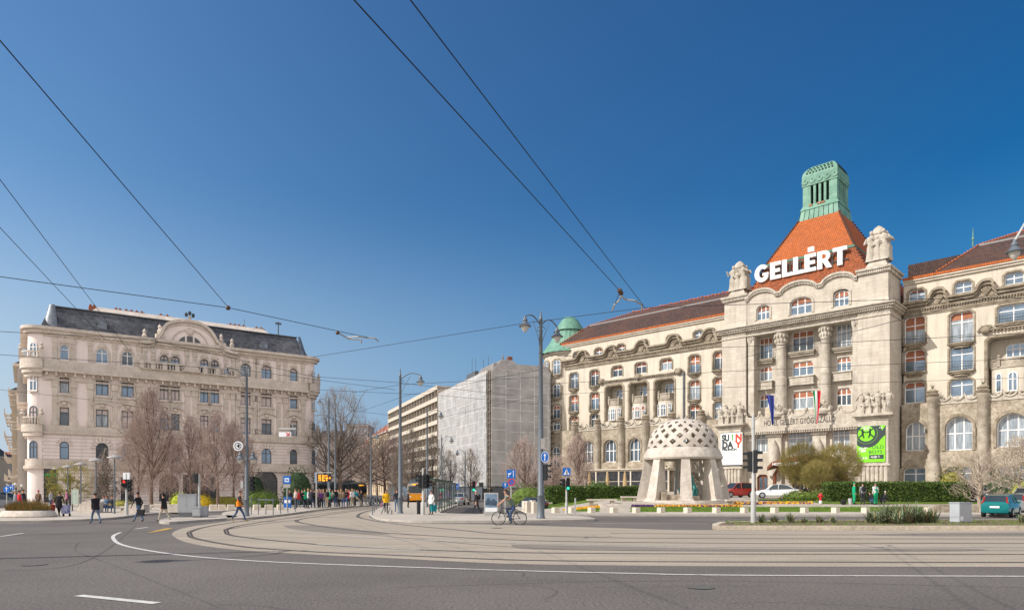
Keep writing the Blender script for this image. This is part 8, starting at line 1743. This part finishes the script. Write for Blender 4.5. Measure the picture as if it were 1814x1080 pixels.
# cyclist
bx, by = gp(901.5, 929.5); M['bike'] = mat('black bicycle frame', (.03,.025,.025), .4, .1); M['tan'] = mat('brown leather', (.14,.06,.03), .5, .1)
bk = empty('bicycle', (bx,by,.0), pi+.04, 'dark bicycle with a brown saddle ridden to the left', 'bicycle'); wr = .345
for x_ in (-.56, .53):
    t = MB(); n = 28
    for k in range(n): a, b = 2*pi*k/n, 2*pi*(k+1)/n; t.tube([(x_+wr*cos(a),0,wr+wr*sin(a)),(x_+wr*cos(b),0,wr+wr*sin(b))], .022, 5, cap=False)
    w_ = t.build('wheel', M['tyre'], bk); t = MB()
    for k in range(14): a = 2*pi*k/14; t.tube([(x_,0,wr),(x_+.33*cos(a),0,wr+.33*sin(a))], .004, 3)
    t.lathe([(.03,-.04),(.03,.04)], (0,0), 8); t.build('spoke', M['rim'], w_)
t = MB(); T_ = lambda *p: t.tube([(a,0,b) for a, b in p], .019, 6)
T_((-.56,.345),(-.09,.29)); T_((-.56,.345),(-.22,.86)); T_((-.09,.29),(-.24,.93)); T_((-.09,.29),(.38,.80)); T_((-.21,.84),(.36,.88)); T_((.34,.96),(.40,.74),(.53,.345)); t.build('frame', M['bike'], bk)
t = MB(); t.fru((-.42,-.1,-.09,.09),(-.40,-.08,-.07,.07),.92,.99); t.build('saddle', M['tan'], bk)
t = MB(); t.tube([(.34,-.28,1.05),(.40,-.1,1.02),(.35,0,.98),(.40,.1,1.02),(.34,.28,1.05)], .017, 6); t.build('handlebar', M['bike'], bk)
t = MB(); t.lathe([(.10,-.01),(.10,.01),(.0,.01)], (0,0), 16); q = t.build('chainwheel', M['iron'], bk); q.rotation_euler = (pi/2,0,0); q.location = (-.09,-.05,.29); t = MB(); t.tube([(-.09,-.09,.29),(.0,-.09,.42)], .014, 5); t.tube([(-.09,.09,.29),(-.16,.09,.14)], .014, 5); t.build('pedal_crank', M['iron'], bk)
cx_, sx0 = cos(pi+.04), sin(pi+.04)
cyc = person((bx+.26, by+.0, .02), pi+.04, 'cyclist in a sage T-shirt and blue jeans riding left past the lamp post', 'sage_cloth', 'denim', 'hair_brown', 'bike', 1.80, sleeve='skin', fingers=True, swing=-1)
# gardeners at the hedge
def pgd(px, d): x, y = at(px, d); return (x, y, H(x,y)+.01)
person(pgd(1513,57.3), -.3, 'gardener in full green overalls by the hedge, leftmost of the green figures', 'green_cloth', 'green_cloth', 'hair_dark', 'stand', 1.80, cap='green_cloth', bulk=1.35)
p = person(pgd(1528.5,56.8), 1.6, 'man with a dark backpack standing between the gardeners', 'grey_cloth', 'dark_cloth', 'hair_dark', 'stand', 1.84); b = bag(p, 'pack', 'black_cloth', (-.15,0,1.33), 1.15); tag(b, 'dark backpack on the man between the gardeners', 'backpack')
person(pgd(1551,57), 1.9, 'gardener in green dungarees and a white shirt', 'green_cloth', 'green_cloth', 'hair_dark', 'stand', 1.80, sleeve='white_cloth', cap='sage_cloth', bulk=1.35)
person(pgd(1563,57.2), .2, 'crouching person with white hair beside the gardeners', 'dark_cloth', 'dark_cloth', 'hair_grey', 'crouch', 1.7, cap='white_cloth')
person(pgd(1546,57.5), 2.2, 'person bending low in dark blue behind the gardener in dungarees', 'dark_cloth', 'denim', 'hair_dark', 'crouch', 1.6)
x, y, z = pgd(1506,57); mb = MB(); mb.lathe([(.12,0),(.16,.5),(.15,.52)], (0,0), 12); o = mb.build('bucket', M['grey_l_cloth']); o.location = (x,y,z); tag(o, 'pale bucket beside the leftmost gardener', 'bucket')
x, y, z = pgd(1494,57); mb = MB(); mb.ball((0,0,.2), (.25,.18,.22), 9, 7); o = mb.build('tool_bag', M['black_cloth']); o.location = (x,y,z); tag(o, 'dark bag on the grass left of the gardeners', 'bag')
person(pgd(1413,78), -1.4, 'person in dark clothes at the hotel entrance, left one', 'dark_cloth', 'dark_cloth', 'hair_dark', 'stand', 1.7); person(pgd(1426,77), -1.6, 'porter with a white shirt and dark waistcoat at the hotel entrance', 'black_cloth', 'black_cloth', 'hair_dark', 'stand', 1.8, sleeve='white_cloth'); person(pgd(1398,80), .5, 'person half hidden behind the white car', 'grey_cloth', 'dark_cloth', 'hair_brown', 'stand', 1.68)
# waiting crowd at the tram stop, one base figure per pose and width, recoloured one by one
tops = [('grey_l_cloth','grey T-shirt'),('black_cloth','black jacket'),('white_cloth','white top'),('dark_cloth','dark blue coat'),('beige_cloth','beige coat'),('purple_cloth','purple jacket'),('green_cloth','green coat'),('brown_cloth','brown jacket'),('teal_cloth','turquoise jacket'),('red_cloth','dark red coat'),('sage_cloth','sage green jacket'),('pink_cloth','pink top')]
lgs = [('dark_cloth','dark trousers'),('denim','blue jeans'),('black_cloth','black trousers'),('denim_l','light jeans'),('beige_cloth','beige trousers')]
hrs = ['hair_dark','hair_brown','hair_blond','hair_grey']
crowd = [(513,899.6,1,2,0),(523.5,900.6,0,0,1),(535,899.5,1,2,0),(540,897.5,6,1,1),(546,899.5,2,0,2),(551,899.6,3,1,0),(557,899.4,1,0,1),(563,898.5,7,2,0),(569,899.2,5,2,2),(573,898.6,4,3,2),(579,898.2,1,4,0),(584,897.6,6,2,3),(589,898.4,10,0,1),(594.5,897.4,1,1,0),(600,896.8,3,2,1),(604,897.2,4,0,2),(608,897.6,7,1,0),(613,896.8,1,1,3),(617,896.2,9,0,0),(620,895.8,0,2,1),(624,896.4,2,4,2),(628,895.6,8,0,0),(632,895.6,8,4,1),(635,895.2,3,2,0),(529,897,9,3,2),(566,896.5,11,1,3),(598,895.2,10,2,1),(640,894.6,1,0,0)]
place = ['right beside the tram stop sign','next to the stop sign','third from the stop sign','behind the railing end','left of the display pole','just left of the display pole','at the foot of the display pole','under the left end of the display','under the middle of the display','under the right end of the display','right of the display','near the dark lamp post','left of the dark lamp post foot','right of the dark lamp post','in the middle of the queue','mid queue, slightly forward','middle of the queue near the kerb','right half of the queue','by the plain pole','right of the plain pole','nearer the right end of the queue','second from the right end, bright','at the right end of the queue','rear of the right end','in the back row near the stop sign','in the back row below the display','in the back row in mid queue','last figure toward the bar fence']
for i, (px, py, t, l, hr) in enumerate(crowd):
    rr = random.Random(i+90)
    person(pg_(px, py+.6, .13), rr.uniform(-2.8,2.8), 'person in %s and %s, %s' % (tops[t][1], lgs[l][1], place[i]), tops[t][0], lgs[l][0], hrs[hr], rr.choice(('stand','stand','hold')), rr.uniform(1.6,1.82), long=(.15 if t in (3,4,6,9) else False), group='people waiting at the tram stop', sleeve='skin' if t == 0 else None, hairlong=(hr == 2))
# people on the left square
left = [(27,913,'grey_cloth','dark_cloth','hair_grey','stand','grey haired person at the left street corner'),(34,910,'red_cloth','denim','hair_dark','stand','person with a reddish top near the left edge'),(43,908,'dark_cloth','dark_cloth','hair_brown','walk','person in dark clothes behind the planter'),(68,905,'brown_cloth','dark_cloth','hair_dark','stand','person with a red hat behind the grass planter'),(90,904,'grey_l_cloth','denim','hair_brown','stand','person in pale grey near the blue sign lamp'),(118,903,'pink_cloth','dark_cloth','hair_brown','stand','woman in a pinkish top before the olive willow'),(126,905,'black_cloth','dark_cloth','hair_dark','stand','person in black before the olive willow')]
for px, py, t, l, hr, ps, lb_ in left: person(pg_(px, py, .12), R.uniform(-3,3), lb_, t, l, hr, ps, R.uniform(1.55,1.75), cap='red_cloth' if px == 68 else None)
bench(190, 51.5, 3.6, 'low stone bench with seated people on the left square', .12, .45)
for px, t, lb_ in ((184,'grey_l_cloth','seated person in pale grey on the left stone bench'),(189,'denim_l','seated person in light blue on the left stone bench'),(199,'dark_cloth','seated person in dark clothes at the right end of the left stone bench')):
    x, y = at(px, 51.3); person((x,y,.10), -1.5, lb_, t, 'denim', 'hair_brown', 'sit', 1.7)
person(pg_(712,893,.0), 1.0, 'distant person at the tram track by the lamp post', 'grey_cloth', 'dark_cloth', 'hair_dark', 'stand', 1.7); person(pg_(795,895.5,.13), .6, 'person waiting at the far end of the shelter', 'purple_cloth', 'dark_cloth', 'hair_dark', 'stand', 1.7); person(pg_(781,900,.13), 2.6, 'person in dark red inside the shelter', 'red_cloth', 'dark_cloth', 'hair_brown', 'stand', 1.66)
